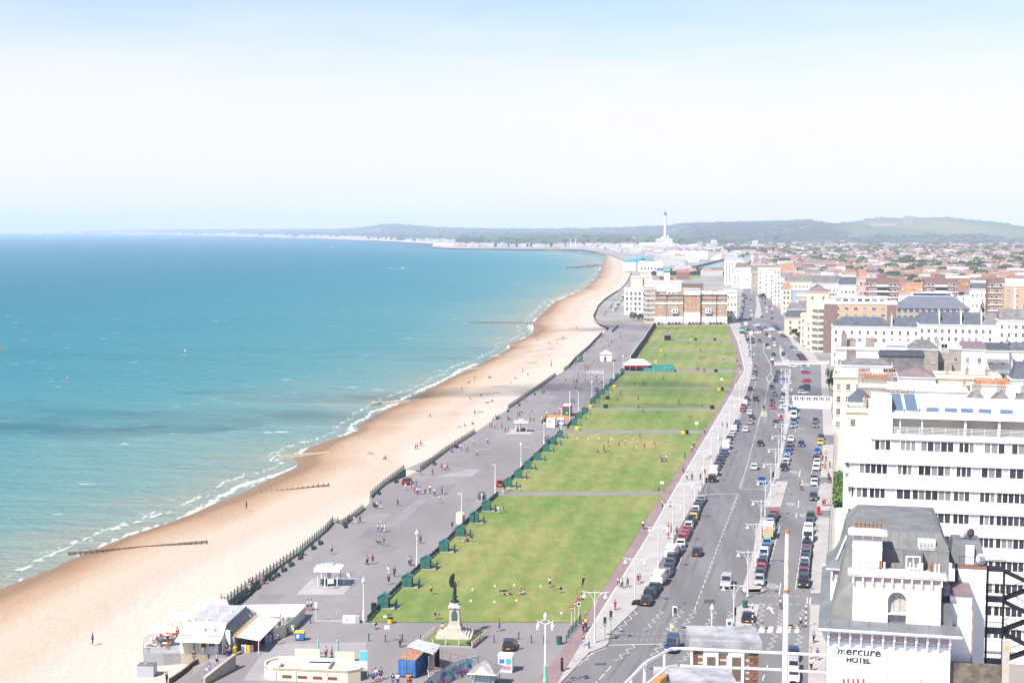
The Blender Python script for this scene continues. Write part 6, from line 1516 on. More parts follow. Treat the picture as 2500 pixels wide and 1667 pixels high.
# cafe on the beach, toilets, containers, kiosks
def gframe(pt,ang,z=0.0):
 fr=Frame(pt[0],G(*pt,z).y,ang,pt[1]);return fr
m_awn=mat('cream_awning',(.66,.62,.53),rough=.8);m_groof=mat('grey_felt_roof',(.36,.36,.37),rough=.8,var=.15,scale=.8)
def cafe():
 fr=gframe(B1(548,958),-6);t=fr.root('beach_cafe','white beach cafe with grey roof, ice cream signs and side awning','cafe')
 w=fr.at(*B1(955,968))[0];H=2.5;D=13.0
 Bx(w/2,D/2,-1.8,w,D,1.8).O('base',m_conc,t)
 Bx(w/2,D/2,0,w,D,H).O('wall',m_white,t)
 for x0,x1 in((.35,1.5),(1.55,2.7)):Bx((x0+x1)/2,-.03,.1,x1-x0,.08,2.1).O('shutter',m_cream,t)
 x0,z0=fr.at(*B1(825,890));x1,z1=fr.at(*B1(880,845));window(t,x0,(z0+z1)/2,x1-x0,max(.5,z1-z0),0,2,1,pane=0)
 Bx(w-.35,-.03,0,.5,.08,2.0).O('door',m_brown,t)
 MB().loft([[(-.3,-1.4,H-.45),(w,-1.4,H-.45),(w,-1.35,H-.40),(-.3,-1.35,H-.40)],[(-.1,.0,H+.2),(w+.1,.0,H+.2),(w+.1,.05,H+.25),(-.1,.05,H+.25)]]).O('awning',m_awn,t)
 zs=H+.22
 MB().loft([[(-.05,-.1,zs),(w+.1,-.1,zs),(w+.1,.25,zs),(-.05,.25,zs)],[(.1,1.3,zs+1.45),(w+.2,1.3,zs+1.45),(w+.2,1.5,zs+1.45),(.1,1.5,zs+1.45)]]).O('sign_board',m_white,t)
 Bx(w/2,-.12,zs-.08,w+.1,.1,.1).O('sign_edge',m_red,t)
 mi=mat('ice_cream_pink',(.62,.38,.38));mw_=mat('wafer',(.50,.36,.20))
 for q in(787,880):
  x,z=fr.at(*B1(q,720),.5);b=link('ice_cream_sign',MB().lathe(0,0,[(.02,-.55),(.12,-.1)],8).mesh('ice_cream_sign',mw_),t);b.location=(x,.42,zs+.75);b.rotation_euler=(R(-40),0,R(0))
  c=MB().lathe(0,0,[(.05,-.12),(.24,-.02),(.24,.16),(.05,.3)],8).O('scoop',mi,b)
 MB().loft([[(.1,1.5,H),(w+.1,1.5,H),(w+.1,D,H),(.1,D,H)],[(.3,1.7,H+1.25),(w-.2,1.7,H+1.25),(w-.2,D-.3,H+1.25),(.3,D-.3,H+1.25)]]).O('roof',m_groof,t)
 for k in rg0(6):MB().lathe(.8+(k%3)*2,4+(k//3)*5,[(.16,H+1.25),(.16,H+1.5),(.05,H+1.6)],7).O('roof_vent',m_whmetal,t)
 Bx(w+.6,7.2,0,1.2,11.0,2.1).O('side_bay',m_groof,t)
 for k in rg0(8):MB().poly([(w+.15,2.4+1.3*k,H+1.0),(w+.15,3.4+1.3*k,H+1.0),(w+.95,3.4+1.3*k,2.25),(w+.95,2.4+1.3*k,2.25)]).O('rooflight',m_glass,t)
 Bx(w+1.4,7.0,2.2,.5,11.5,.12).O('timber_board',mat('orange_timber',(.42,.23,.10)),t)
 MB().loft([[(w+1.7,1.2,2.25),(w+1.7,12.5,2.25),(w+1.7,12.5,2.30),(w+1.7,1.2,2.30)],[(w+5.2,.6,1.95),(w+5.2,12.0,1.95),(w+5.2,12.0,2.0),(w+5.2,.6,2.0)]]).O('side_awning',m_awn,t)
 Bx(w+1.3,6.2,.0,.4,9.4,1.1).O('counter',m_brown,t)
 for y in(.8,5,9,11.8):Bx(w+5.0,y,0,.08,.08,1.96).O('awning_post',m_whmetal,t)
 x,z=fr.at(*B1(775,900),-.5);c=MB().lathe(x,-.6,[(.03,.25),(.30,1.25)],8).O('cone_sign',mw_,t);MB().lathe(x,-.6,[(.30,1.25),(.38,1.4),(.30,1.75),(.06,1.95)],8).O('scoop',mat('chocolate',(.09,.045,.03)),c)
 dk=[fr.top(*B1(*q),0)for q in((195,968),(390,968),(545,955),(560,790),(470,740),(330,800),(200,890))]
 MB().prism(dk,-1.9,-.02).O('terrace_deck',m_grey,t)
 rb=MB();e=[dk[2],dk[1],dk[0],dk[6],dk[5],dk[4]]
 for a,b in zip(e,e[1:]):
  L=hypot(b[0]-a[0],b[1]-a[1]);n=max(2,int(L/.22))
  for i in rg0(n+1):u=i/n;rb.tube([(a[0]+(b[0]-a[0])*u,a[1]+(b[1]-a[1])*u,0),(a[0]+(b[0]-a[0])*u,a[1]+(b[1]-a[1])*u,1.05)],.016,3)
  rb.tube([(*a,1.06),(*b,1.06)],.03,4)
 rb.O('balustrade',m_steel,t)
 cs=[fr.top(*B1(*q),0)for q in((1440,835),(1545,800),(1655,710),(1745,615),(1740,605))]
 for a,b in zip(cs,cs[1:]):
  L=hypot(b[0]-a[0],b[1]-a[1]);n=max(1,int(L/1.9));an=atan2(b[1]-a[1],b[0]-a[0])
  for i in rg0(n):
   u=(i+.5)/n;Bx(a[0]+(b[0]-a[0])*u,a[1]+(b[1]-a[1])*u,.05,L/n-.06,.07,1.75,an).O('wind_screen',mat('cream_screen',(.56,.53,.42)),t)
 a,b=fr.top(*B1(1140,612),0),fr.top(*B1(1745,605),0);an=atan2(b[1]-a[1],b[0]-a[0]);L=hypot(b[0]-a[0],b[1]-a[1])
 Bx((a[0]+b[0])/2,(a[1]+b[1])/2,.05,L,.12,1.9,an).O('white_screen',m_white,t)
 Bx(a[0]+1.3,a[1]-.12,.8,1.3,.06,.55).O('screen_notice',m_steel,t)
 return fr
cafe_fr=cafe()
def tables():
 mt=thing('cafe_table','cafe table','table');MB().lathe(0,0,[(.4,.70),(.4,.74)],10).O('table_top',m_whmetal,mt);MB().lathe(0,0,[(.2,0),(.03,.05),(.03,.7)],6).O('pedestal',m_steel,mt);remember(mt)
 mc=thing('cafe_chair','cafe chair','chair');mch=mat('chair_plastic',(1,1,1),objcol=True,rough=.5)
 s_=Bx(0,0,.43,.42,.42,.04).O('seat',mch,mc);b_=Bx(0,.2,.46,.42,.04,.42).O('backrest',mch,mc)
 for x in(-.18,.18):
  for y in(-.18,.18):Bx(x,y,0,.03,.03,.43).O('leg',m_steel,mc)
 remember(mc)
 i=0
 for q in((260,900),(400,905),(380,845),(420,830),(320,850),(480,800),(1330,770),(1420,790),(1480,700),(1560,640),(1250,595),(1540,585),(1400,745)):
  p=G(*B1(*q),0.0);terr=q[0]<600
  place(mt,p,0,ordn(i if terr else i-6)+' small round cafe table from the near end of the '+('beach side terrace' if terr else 'white walled terrace'),'cafe tables')
  col=(.55,.16,.05)if 370<q[0]<500 else(.62,.62,.62)
  for k in rg0(3):
   a=k*2.1+i;place(mc,p+V_((cos(a)*.75,sin(a)*.75,0)),a-pi/2,('orange' if col[1]<.3 else 'white')+' cafe chair, '+ordn(k)+' at the '+ordn(i if terr else i-6)+' table of the '+('beach side terrace' if terr else 'white walled terrace'),('orange' if col[1]<.3 else 'white')+' chairs of the cafe '+('deck' if terr else 'terrace'),recolor=(('seat',col),('backrest',col)))
  i+=1
 for o in(mt,mc):
  if 'used' in o:del o['used']
tables()
def parasol(label,pt,s=3.6,h=2.4,z=0.0):
 t=thing('parasol',label,'parasol',tuple(G(*pt,z)),.3)
 MB().tube([(0,0,0),(0,0,h+.6)],.03,5).O('pole',m_steel,t)
 mb=MB();k=4;rings=[(s/2*1.3,h-.12),(s/2*1.3,h),(.05,h+.75)]
 mb.loft([[(r_*cos(pi/4+2*pi*i/4),r_*sin(pi/4+2*pi*i/4),z_)for i in rg0(4)]for r_,z_ in rings]);mb.O('canopy',m_white,t)
for i,(q,l_)in en((((355,880),'near end of the beach terrace'),((560,760),'left of the cafe roof'),((760,660),'behind the left cafe roof corner'),((880,625),'behind the grey cafe roof, largest one'))):parasol('big white square parasol, '+l_,B1(*q),3.6 if i<3 else 4.4)
parasol('small white parasol over the postcard stand beside the cafe',B1(1185,910),1.5,2.1)
ps=thing('postcard_stand','colourful postcard and leaflet stand under the small parasol','stand',tuple(G(*B1(1195,945))));Bx(-.55,0,0,.7,.5,1.0).O('rack',m_whmetal,ps);Bx(.1,.05,0,.45,.5,.95).O('rack',yb,ps);Bx(.6,.1,0,.45,.5,1.0).O('rack',m_brown,ps)
for i,(q,c_)in en((((1300,900),m_red),((1330,870),m_dark),((1380,855),m_turq),((1405,845),m_whmetal),((895,955),m_red))):o=thing('a_board',('red','black','turquoise','white','dark red')[i]+' folding sign board standing '+('by the cafe front door' if i==4 else 'beside the cafe awning'),'sign board',tuple(G(*B1(*q))));MB().loft([[(-.3,-.3,0),(.3,-.3,0),(.3,-.26,0),(-.3,-.26,0)],[(-.3,-.04,1.0),(.3,-.04,1.0),(.3,0,1.0),(-.3,0,1.0)]]).O('front_board',c_,o);MB().loft([[(-.3,.3,0),(.3,.3,0),(.3,.26,0),(-.3,.26,0)],[(-.3,.04,1.0),(.3,.04,1.0),(.3,0.005,1.0),(-.3,0.005,1.0)]]).O('rear_board',c_,o)
fb=thing('feather_banner','tall white feather banner in front of the cafe corner','flag',tuple(G(*B1(1030,985))));MB().tube([(0,0,0),(0,0,3.9)],.03,5).O('flag_pole',m_steel,fb);MB().loft([[(a,d,z)for a,z in((.02,.8),(-.1,1.5),(-.55,2.6),(-.72,3.5),(-.5,3.85),(.02,3.7))]for d in(-.02,.02)]).O('flag_cloth',m_white2,fb)
def dumpster():
 t=thing('wheeled_bin','blue wheeled recycling bin with yellow lid beside the cafe terrace','wheelie bin',tuple(G(*B1(1695,830))),R(-4));mb=mat('bin_blue',(.045,.16,.46),rough=.5)
 MB().loft([[(-.62,-.4,.15),(.62,-.4,.15),(.62,.4,.15),(-.62,.4,.15)],[(-.72,-.5,1.2),(.72,-.5,1.2),(.72,.5,1.2),(-.72,.5,1.2)]]).O('bin_body',mb,t);MB().loft([[(-.75,-.53,1.2),(.75,-.53,1.2),(.75,.53,1.2),(-.75,.53,1.2)],[(-.7,-.4,1.36),(.7,-.4,1.36),(.7,.4,1.4),(-.7,.4,1.4)]]).O('lid',yb,t)
 Bx(-.2,-.5,.45,.38,.03,.5).O('label_plate',m_signw,t)
 for x in(-.55,.55):
  for y in(-.35,.35):Bx(x,y,0,.08,.16,.16).O('castor',m_dark,t)
dumpster()
wc_=thing('white_barrier','white plastic storage box with grey end on the promenade beside the lantern lamp','box',tuple(G(*B1(2190,660))),R(-3));Bx(-.35,0,0,1.9,1.0,1.0).O('box_body',m_whmetal,wc_);Bx(.95,0,0,.66,1.02,.98).O('grey_panel',m_steel,wc_);Bx(-.6,-.52,.35,.3,.03,.3).O('hatch',m_grey,wc_)
pole_sign('white_notice','narrow white sign on a pole beside the cafe screens',B1(1848,662),3.2,'box',m_signw,.35,hh=.9,pole=m_whmetal)
def toilets():
 fr=gframe((648,1652),-3);t=fr.root('toilet_block','low cream flat roofed toilet block with rounded corner and dark vents','building');H=1.35
 rp=[fr.top(*B1(*q),H)for q in((1380,1040),(1352,1065),(1352,1095),(1400,1118),(2150,1150),(2275,1128),(2275,1062),(2040,1030),(1700,1005),(1480,1010))]
 MB().prism(rp,0,H).O('wall',m_cream,t)
 c=(sum(p[0]for p in rp)/len(rp),sum(p[1]for p in rp)/len(rp));inn=[(c[0]+(p[0]-c[0])*.955,c[1]+(p[1]-c[1])*.86)for p in rp]
 pr=MB()
 for i in rg0(len(rp)):
  j=(i+1)%len(rp);a,b,a2,b2=rp[i],rp[j],inn[i],inn[j]
  pr.poly([(*a,H),(*b,H),(*b,H+.35),(*a,H+.35)]).poly([(*a,H+.35),(*b,H+.35),(*b2,H+.35),(*a2,H+.35)]).poly([(*b2,H),(*a2,H),(*a2,H+.35),(*b2,H+.35)]).poly([(*b,H),(*a,H),(*a,H+.35),(*b,H+.35)])
 pr.O('parapet',m_cream,t);MB().prism(inn,H,H+.05).O('roof',mat('buff_roof',(.50,.44,.35),var=.15,scale=1),t)
 for x0,y0,x1,y1 in((1400,1075,1520,1045),(1785,1045,2010,1020),(1720,1085,1990,1050)):
  a,b=fr.top(*B1(x0,y0),H+.5),fr.top(*B1(x1,y1),H+.5);Bx((a[0]+b[0])/2,(a[1]+b[1])/2,H+.05,abs(b[0]-a[0]),abs(b[1]-a[1])+.8,.55).O('roof_light',m_white,t)
 fa,fb_=rp[3],rp[4];ang=atan2(fb_[1]-fa[1],fb_[0]-fa[0]);L=hypot(fb_[0]-fa[0],fb_[1]-fa[1])
 for q in(1570,1717,1862,2005):
  u=(q-1400)/750;Bx(fa[0]+(fb_[0]-fa[0])*u,fa[1]+(fb_[1]-fa[1])*u-.03,.45,1.25,.1,.35,ang).O('vent',mat('vent_brown',(.16,.06,.045)),t)
 for q in(1470,1660,1960):u=(q-1400)/750;Bx(fa[0]+(fb_[0]-fa[0])*u,fa[1]+(fb_[1]-fa[1])*u-.03,0,.05,.08,H,ang).O('joint',m_beige,t)
 for a,b in(((1645,1005),(1890,1000)),((2030,1030),(2220,1030))):
  p,q=fr.top(*B1(*a),.0),fr.top(*B1(*b),0);Bx((p[0]+q[0])/2,(p[1]+q[1])/2,0,abs(q[0]-p[0]),.3,1.3).O('screen_wall',m_cream,t)
 for q in(1870,2055):
  p=fr.top(*B1(q,965),0);MB().lathe(p[0],p[1],[(.09,0),(.09,.5),(.17,.55),(.17,1.3),(.1,1.4),(.17,1.45),(.15,2.0),(.03,2.2)],8).O('turquoise_finial',m_turq,t)
toilets()
tt_=thing('information_totem','tall blue and white information board at the right end of the toilets','sign',tuple(G(*B2(150,1190))),R(-4));Bx(0,0,1.1,.95,.10,2.6).O('board',m_signw,tt_);Bx(0,-.06,2.3,.93,.03,1.38).O('blue_panel',mat('cyan_panel',(.10,.42,.60)),tt_);Bx(.05,-.06,1.2,.4,.03,.22).O('emblem',m_steel,tt_)
for x in(-.52,.52):Bx(x,0,0,.07,.12,3.7).O('leg',m_steel,tt_)
def container(name,label,pt,ang,w,h,d,m,roofm,doors=True,cat='container'):
 fr=gframe(pt,ang);t=fr.root(name,label,cat)
 Bx(w/2,d/2,.12,w-.06,d-.06,h-.15).O('shell',m,t);Bx(w/2,d/2,h-.03,w,d,.06).O('roof',roofm,t)
 rb=MB()
 for k in rg0(int(d/.35)):rb.box(-.01,.2+.35*k,.2,.06,.17,h-.35).box(w+.01,.2+.35*k,.2,.06,.17,h-.35)
 rb.O('corrugation',m,t)
 if doors:
  for x in(w*.25,w*.75):Bx(x,-.02,.2,w/2-.06,.06,h-.35).O('door',m,t)
  for x in(.25,.42,.58,.75):MB().tube([(w*x,-.08,.2),(w*x,-.08,h-.2)],.025,5).O('lock_bar',m_steel,t)
 return fr,t
mcb=mat('container_blue',(.035,.13,.34),var=.2,scale=1.2,rough=.55)
container('blue_container','blue shipping container with rusty roof beside the graffiti ramp',B2(480,1185),-13,2.44,2.5,5.6,mcb,mat('rusty_roof',(.34,.17,.10),var=.35,scale=1.5))
fr_=gframe(B2(660,1120),-13);t_=fr_.root('lean_to_shelter','open shed with pale sheet roof and dark interior behind the blue container','shed');MB().loft([[(-2.0,1.6,2.7),(2.6,-.6,2.5),(2.6,2.6,2.9),(-1.2,4.2,3.0)],[(-2.0,1.6,2.8),(2.6,-.6,2.6),(2.6,2.6,3.0),(-1.2,4.2,3.1)]]).O('sheet_roof',m_groof,t_);Bx(1.0,2.4,0,3.0,.1,2.5).O('rear_wall',m_dark,t_);Bx(1.9,.2,0,.9,.06,2.2,R(60)).O('door',m_groof,t_);Bx(2.55,-.5,0,.12,.12,3.0).O('post',m_rustred,t_);Bx(.35,-.6,.1,.6,.4,.9).O('red_cabinet',m_red,t_)
def metal_gate():
 a,b=G(*B2(812,1115)),G(*B2(1160,1090));t=thing('mesh_gate','rusty framed mesh gate between the container shed and graffiti wall','gate',tuple(a));d=b-a
 for u,h in((0,3.0),(.25,2.5),(.47,2.2),(.7,1.8),(1,1.3)):q=d*u;Bx(q.x,q.y,0,.08,.08,h).O('post',m_rustred,t)
 MB().tube([(0,0,3.0),(d.x*.5,d.y*.5,2.15),(d.x,d.y,1.3)],.03,4).tube([(0,0,.3),(d.x,d.y,.3)],.03,4).O('frame',m_rustred,t)
metal_gate()
def graffiti_wall():
 pts=[(690,1275),(800,1180),(985,1060),(1110,1015),(1240,990)];m_g=mat('pale_wall_paint',(.47,.48,.47),var=.1,scale=1.2)
 T=[G(*B2(*q),h)for q,h in zip(pts,(1.2,1.7,2.3,2.5,2.5))];o=V_((T[0].x,T[0].y,0));t=thing('graffiti_wall','sloping wall covered in blue, turquoise and pink graffiti beside the container','wall',tuple(o))
 L=[p-o for p in T];rings=[[(p.x,p.y,-.1),(p.x+.12,p.y+.3,-.1),(p.x+.12,p.y+.3,p.z),(p.x,p.y,p.z)]for p in L]
 MB().loft(rings).O('wall',m_g,t)
 MB().loft([[(p.x-.05,p.y-.05,p.z),(p.x+.17,p.y+.35,p.z),(p.x+.17,p.y+.35,p.z+.12),(p.x-.05,p.y-.05,p.z+.12)]for p in L]).O('coping',m_pave,t)
 cols=[mat('graffiti_turquoise',(.08,.38,.44)),mat('graffiti_blue',(.05,.08,.35)),mat('graffiti_pink',(.48,.06,.22)),mat('graffiti_purple',(.16,.06,.26)),mat('graffiti_navy',(.03,.04,.10))]
 rg_=Rn(5)
 def onwall(u,v):
  s=u*(len(L)-1);i=min(int(s),len(L)-2);f=s-i;a,b=L[i],L[i+1]
  return V_((a.x+(b.x-a.x)*f,a.y+(b.y-a.y)*f,(a.z+(b.z-a.z)*f)*v))
 nrm=V_((L[2].y,-L[2].x,0)).normalized()
 for k in rg0(46):
  u0,v0=(.50+.36*rg_.random(),.15+.75*rg_.random())if k<32 else(.15+.35*rg_.random(),.2+.6*rg_.random())
  du,dv=.02+.035*rg_.random(),.10+.14*rg_.random();n=7;a0=rg_.random()*6
  off=nrm*(.012+.0015*k)
  MB().poly([onwall(min(.99,u0+du*cos(a0+6.283*j/n)*(1 if j%2 else .55)),min(.97,max(.03,v0+dv*sin(a0+6.283*j/n)*(1 if j%2 else .6))))+off for j in rg0(n)]).O('graffiti_patch',cols[(0,0,1,2,2,3,4)[k%7]if v0<.55 or k%3 else cols and 0],t)
graffiti_wall()
def pyramid_shelter():
 fr=gframe(B2(1165,1260),-9);t=fr.root('small_shelter','small shelter with grey pyramid roof and glazed sides at the bottom edge','shelter')
 z=2.3;e=[fr.top(*B2(*q),z)for q in((1140,1150),(1415,1165),(1495,1075),(1235,1058))];ap=fr.top(*B2(1350,992),z+1.3)
 c=(sum(p[0]for p in e)/4,sum(p[1]for p in e)/4)
 mb=MB()
 for i in rg0(4):a,b=e[i],e[(i+1)%4];mb.poly([(*a,z),(*b,z),(*c,z+1.35)])
 mb.poly([(*p,z-.02)for p in reversed(e)]);mb.O('pyramid_roof',mat('brownish_slate',(.24,.225,.215),var=.2,scale=1.2),t)
 fl=MB()
 for i in rg0(4):a,b=e[i],e[(i+1)%4];fl.tube([(*a,z-.05),(*b,z-.05)],.07,4)
 fl.O('fascia',m_whmetal,t)
 mb=MB();a,b=e[0],e[1];m_=((a[0]+b[0])/2,(a[1]+b[1])/2);k=.42
 mb.poly([(a[0]+(b[0]-a[0])*.25,a[1]+(b[1]-a[1])*.25-.02,z+.05),(a[0]+(b[0]-a[0])*.75,a[1]+(b[1]-a[1])*.75-.02,z+.05),(m_[0],m_[1]+.35,z+1.0)]);mb.O('white_gable',m_white,t)
 for p in e:q=(c[0]+(p[0]-c[0])*.72,c[1]+(p[1]-c[1])*.72);Bx(q[0],q[1],0,.12,.12,z).O('post',m_turq,t)
 for i in rg0(4):
  a,b=[(c[0]+(p[0]-c[0])*.6,c[1]+(p[1]-c[1])*.6)for p in(e[i],e[(i+1)%4])];an=atan2(b[1]-a[1],b[0]-a[0])
  L=hypot(b[0]-a[0],b[1]-a[1]);Bx((a[0]+b[0])/2,(a[1]+b[1])/2,.0,L,.06,.7,an).O('dado',m_rail,t)
  f=MB()
  for k in rg0(6):f.box(a[0]+(b[0]-a[0])*k/5,a[1]+(b[1]-a[1])*k/5,.7,.05,.05,1.5)
  f.O('mullion',m_whmetal,t);Bx((a[0]+b[0])/2,(a[1]+b[1])/2,.7,L,.02,1.45,an).O('glass',m_green,t)
pyramid_shelter()
def vending():
 fr=gframe(B2(1440,1140),-8);t=fr.root('advert_kiosk','white kiosk wrapped in bright pictures behind the small shelter','kiosk');cs=[mat('ad_blue',(.06,.15,.50)),mat('ad_red',(.45,.05,.12)),mat('ad_teal',(.08,.38,.36)),mat('ad_pink',(.55,.2,.3))]
 Bx(.9,.7,.1,1.9,1.5,2.2).O('kiosk_body',m_whmetal,t);Bx(.9,.7,0,1.94,1.54,.12).O('plinth',m_turq,t);Bx(.9,.7,2.3,2.05,1.65,.12).O('roof',m_whmetal,t)
 for k,(x,z,w,h)in en(((.45,1.3,.7,.6),(.5,.5,.8,.55),(1.35,1.2,.7,.8),(1.3,.4,.7,.6))):Bx(x,-.06,z,w,.02,h).O('picture_panel',cs[k],t)
vending()
def metal_box():
 fr=gframe(B1(138,1190),-4,-1.7);t=fr.root('metal_locker','grey galvanised metal locker standing on the shingle near the ramp','locker');t.location.z=-1.75
 w=fr.at(*B1(232,1192))[0];Bx(1.15,.8,0,2.3,1.6,1.75).O('locker_body',m_steel,t);Bx(1.15,.8,1.75,2.36,1.66,.05).O('lid',m_lead,t);Bx(1.0,.7,1.8,.35,.35,.08).O('hatch',m_steel,t)
metal_box()
def ramp():
 a,b=G(*B1(790,1260)),G(*B1(1082,1100));t=thing('ramp_wall','shaded concrete retaining wall beside the ramp down to the beach','wall',tuple(a));d=b-a;n=V_((-d.y,d.x,0)).normalized()*.35
 MB().loft([[V_((0,0,-.5)),n-V_((0,0,.5)),n+V_((0,0,.9)),V_((0,0,.9))],[d+V_((0,0,-.5)),d+n-V_((0,0,.5)),d+n+V_((0,0,1.9)),d+V_((0,0,1.9))]]).O('wall',mat('buff_concrete',(.36,.31,.23),var=.12,scale=.8),t)
 MB().loft([[n*-.2+V_((0,0,.9)),n*1.2+V_((0,0,.9)),n*1.2+V_((0,0,1.02)),n*-.2+V_((0,0,1.02))],[d+n*-.2+V_((0,0,1.9)),d+n*1.2+V_((0,0,1.9)),d+n*1.2+V_((0,0,2.02)),d+n*-.2+V_((0,0,2.02))]]).O('coping',m_pave,t)
 rp=[G(*B1(470,1243),-1.45),G(*B1(690,1243),-.9),G(*B1(800,1190),.75),G(*B1(1060,1000),1.3),G(*B1(870,1000),.5),G(*B1(660,1090),-1.3)]
 MB().poly(rp).O('ramp',m_prom);bpy.data.objects['ramp']['kind']='structure'
 t2=thing('ramp_kerb_wall','low dark kerb wall along the beach side of the ramp','wall',tuple(G(*B1(460,1250),-1.6)));o=t2.location;e=[G(*B1(x,y),-1.6)-o for x,y in((440,1260),(560,1180),(660,1095),(725,1060))]
 for a_,b_ in zip(e,e[1:]):MB().loft([[a_,a_+V_((.3,.3,0)),a_+V_((.3,.3,.9)),a_+V_((0,0,.9))],[b_,b_+V_((.3,.3,0)),b_+V_((.3,.3,.9)),b_+V_((0,0,.9))]]).O('wall',m_wood,t2)
ramp()
# pavilions, huts and trucks on the promenade
def pavilion(pt,w,d,label,roofm,ang=-4):
 fr=gframe(pt,ang);t=fr.root('seafront_pavilion',label,'pavilion');h=2.7
 for x in(.15,w*.38,w-.15):
  for y in(.15,d-.15):Bx(x,y,0,.14,.14,h).O('post',m_whmetal,t)
 Bx(w/2,d/2,h,w+.9,d+.9,.28).O('fascia',m_whmetal,t)
 mb=MB();mb.loft([[(-.45,-.45,h+.28),(w+.45,-.45,h+.28),(w+.45,d+.45,h+.28),(-.45,d+.45,h+.28)],[(w*.25,d*.25,h+.7),(w*.75,d*.25,h+.7),(w*.75,d*.75,h+.7),(w*.25,d*.75,h+.7)]]);mb.O('roof',roofm,t)
 Bx(w/2,d/2,h+.7,w*.42,d*.42,.28).O('lantern',m_whmetal,t);Bx(w/2,d/2,h+.98,w*.36,d*.36,.06).O('lantern_roof',m_turq,t)
 cr_=Bx(0,0,h+.28,.14,.14,.22).mesh('cresting',m_whmetal)
 for k in rg0(8):
  for y in(-.4,d+.4):o=link('cresting',cr_,t);o.location=(-.4+(w+.8)*k/7,y,0)
  for x in(-.4,w+.4):o=link('cresting',cr_,t);o.location=(x,-.4+(d+.8)*k/7,0)
 Bx(w/2,d/2,0,.1,d*.8,2.4).O('glass_screen',m_green,t);Bx(w/2,d/2,0,w*.85,.1,1.0).O('green_dado',mat('dado_green',(.05,.16,.12)),t)
 Bx(w/2,d*.3,.42,w*.8,.5,.06).O('seat',m_bench,t);Bx(w/2,d*.7,.42,w*.8,.5,.06).O('seat',m_bench,t)
 return fr,t
fr_,t_=pavilion(B1(1855,325),3.6,3.4,'white seafront pavilion with green roof panel inside a wire site fence',m_whmetal)
pavilion(Z4(1155,915),3.4,3.0,'open white pavilion on pale slabs with people sitting inside',m_pave)
def site_fence():
 q=[G(*B1(x,y))for x,y in((1715,348),(2115,348),(2245,240),(1870,235))];o=q[0];t=thing('site_fence','wire mesh site fence with white notices around the near pavilion','fence',tuple(o))
 for a,b in zip(q,q[1:]+q[:1]):
  d=b-a;n=max(1,round(d.length/2.6))
  for i in rg0(n):
   p0,p1=a+d*(i/n)-o,a+d*((i+1)/n)-o;f=MB()
   f.tube([p0,p0+V_((0,0,2.0)),p1+V_((0,0,2.0)),p1,p0],.022,4)
   for k in rg0(1,9):m_=p0.lerp(p1,k/9);f.tube([m_,m_+V_((0,0,2.0))],.006,3)
   f.O('mesh_panel',m_steel,t)
 for x,y,z in((1990,340,.9),(2145,300,1.2)):
  p=G(*B1(x,y))-o;Bx(p.x,p.y-.06,z,1.0,.04,.75).O('notice',m_signw,t)
site_fence()
def cream_hut():
 fr=gframe(Z6(738,592),-5);t=fr.root('cream_hut','small cream hut with pale pyramid roof and purple door on the promenade','hut')
 Bx(2.7,2.5,0,5.4,5.0,3.2).O('wall',m_cream,t);MB().roof(-.2,5.6,-.2,5.2,3.2,5.0,'x',2.7,.1).O('roof',mat('pale_roof',(.52,.48,.42)),t);Bx(2.4,-.03,0,1.0,.08,2.2).O('door',mat('purple_door',(.10,.05,.20)),t)
cream_hut()
def red_cafe():
 fr=gframe(Z6(1000,700),-5);t=fr.root('red_awning_cafe','lawn cafe with white hipped roof and bright red awnings','cafe')
 Bx(5.5,5.5,0,9,5,2.6).O('wall',m_pink,t);MB().roof(.2,11,1.4,9.0,2.6,4.8,'x',3.2,.3).O('roof',m_white,t)
 for k in rg0(3):MB().loft([[(.9+3.2*k,.2,2.0),(3.9+3.2*k,.2,2.0),(3.9+3.2*k,.25,2.05),(.9+3.2*k,.25,2.05)],[(.9+3.2*k,2.4,2.5),(3.9+3.2*k,2.4,2.5),(3.9+3.2*k,2.4,2.55),(.9+3.2*k,2.4,2.55)]]).O('red_awning',m_red,t)
 for k in rg0(4):Bx(1.2+2.6*k,2.95,0,1.8,.08,2.0).O('glass_door',m_glass,t)
 f2=gframe(Z6(1218,706),-4);t2=f2.root('netted_enclosure','enclosure hung with green netting beside the red awning cafe','enclosure')
 w=f2.at(*Z6(1552,700))[0];mg=mat('green_net',(.05,.24,.20),rough=.8,var=.15,scale=.4)
 Bx(w/2,0,0,w,.12,1.7).O('netting',mg,t2);Bx(w/2,9,0,w,.12,2.4).O('netting',mg,t2);Bx(0,4.5,0,.12,9,1.8).O('netting',mg,t2);Bx(w,4.5,0,.12,9,2.0).O('netting',mg,t2)
 for k in rg0(9):Bx(w*k/8,0,0,.12,.2,2.3).O('post',m_rail,t2)
 MB().loft([[(w*.6,.3,.3),(w*.98,.3,.3),(w*.95,4,.3),(w*.65,4,.3)],[(w*.65,1,2.3),(w*.93,1,2.0),(w*.9,3,2.0),(w*.7,3,2.3)]]).O('tarpaulin',mg,t2)
red_cafe()
def lawn_kiosk():
 fr=gframe(Z6(1425,365),-5);t=fr.root('lawn_kiosk','dark timber kiosk with grey pyramid roof on the far lawn','kiosk')
 Bx(2.6,2.2,0,3.4,3.4,2.8).O('wall',m_dark,t);MB().roof(.2,5.0,-.2,4.6,2.8,5.0,'x',2.3,.2).O('roof',m_slate2,t);Bx(2.6,2.2,5.0,.5,.5,.5).O('finial',m_slate2,t)
lawn_kiosk()
gc=gframe(Z6(480,598),-6);container('green_container','dark green storage container beside the beach railing',Z6(480,598),-6,2.6,2.7,3.4,mat('container_green',(.03,.14,.11),var=.1),m_rail,True,'container')
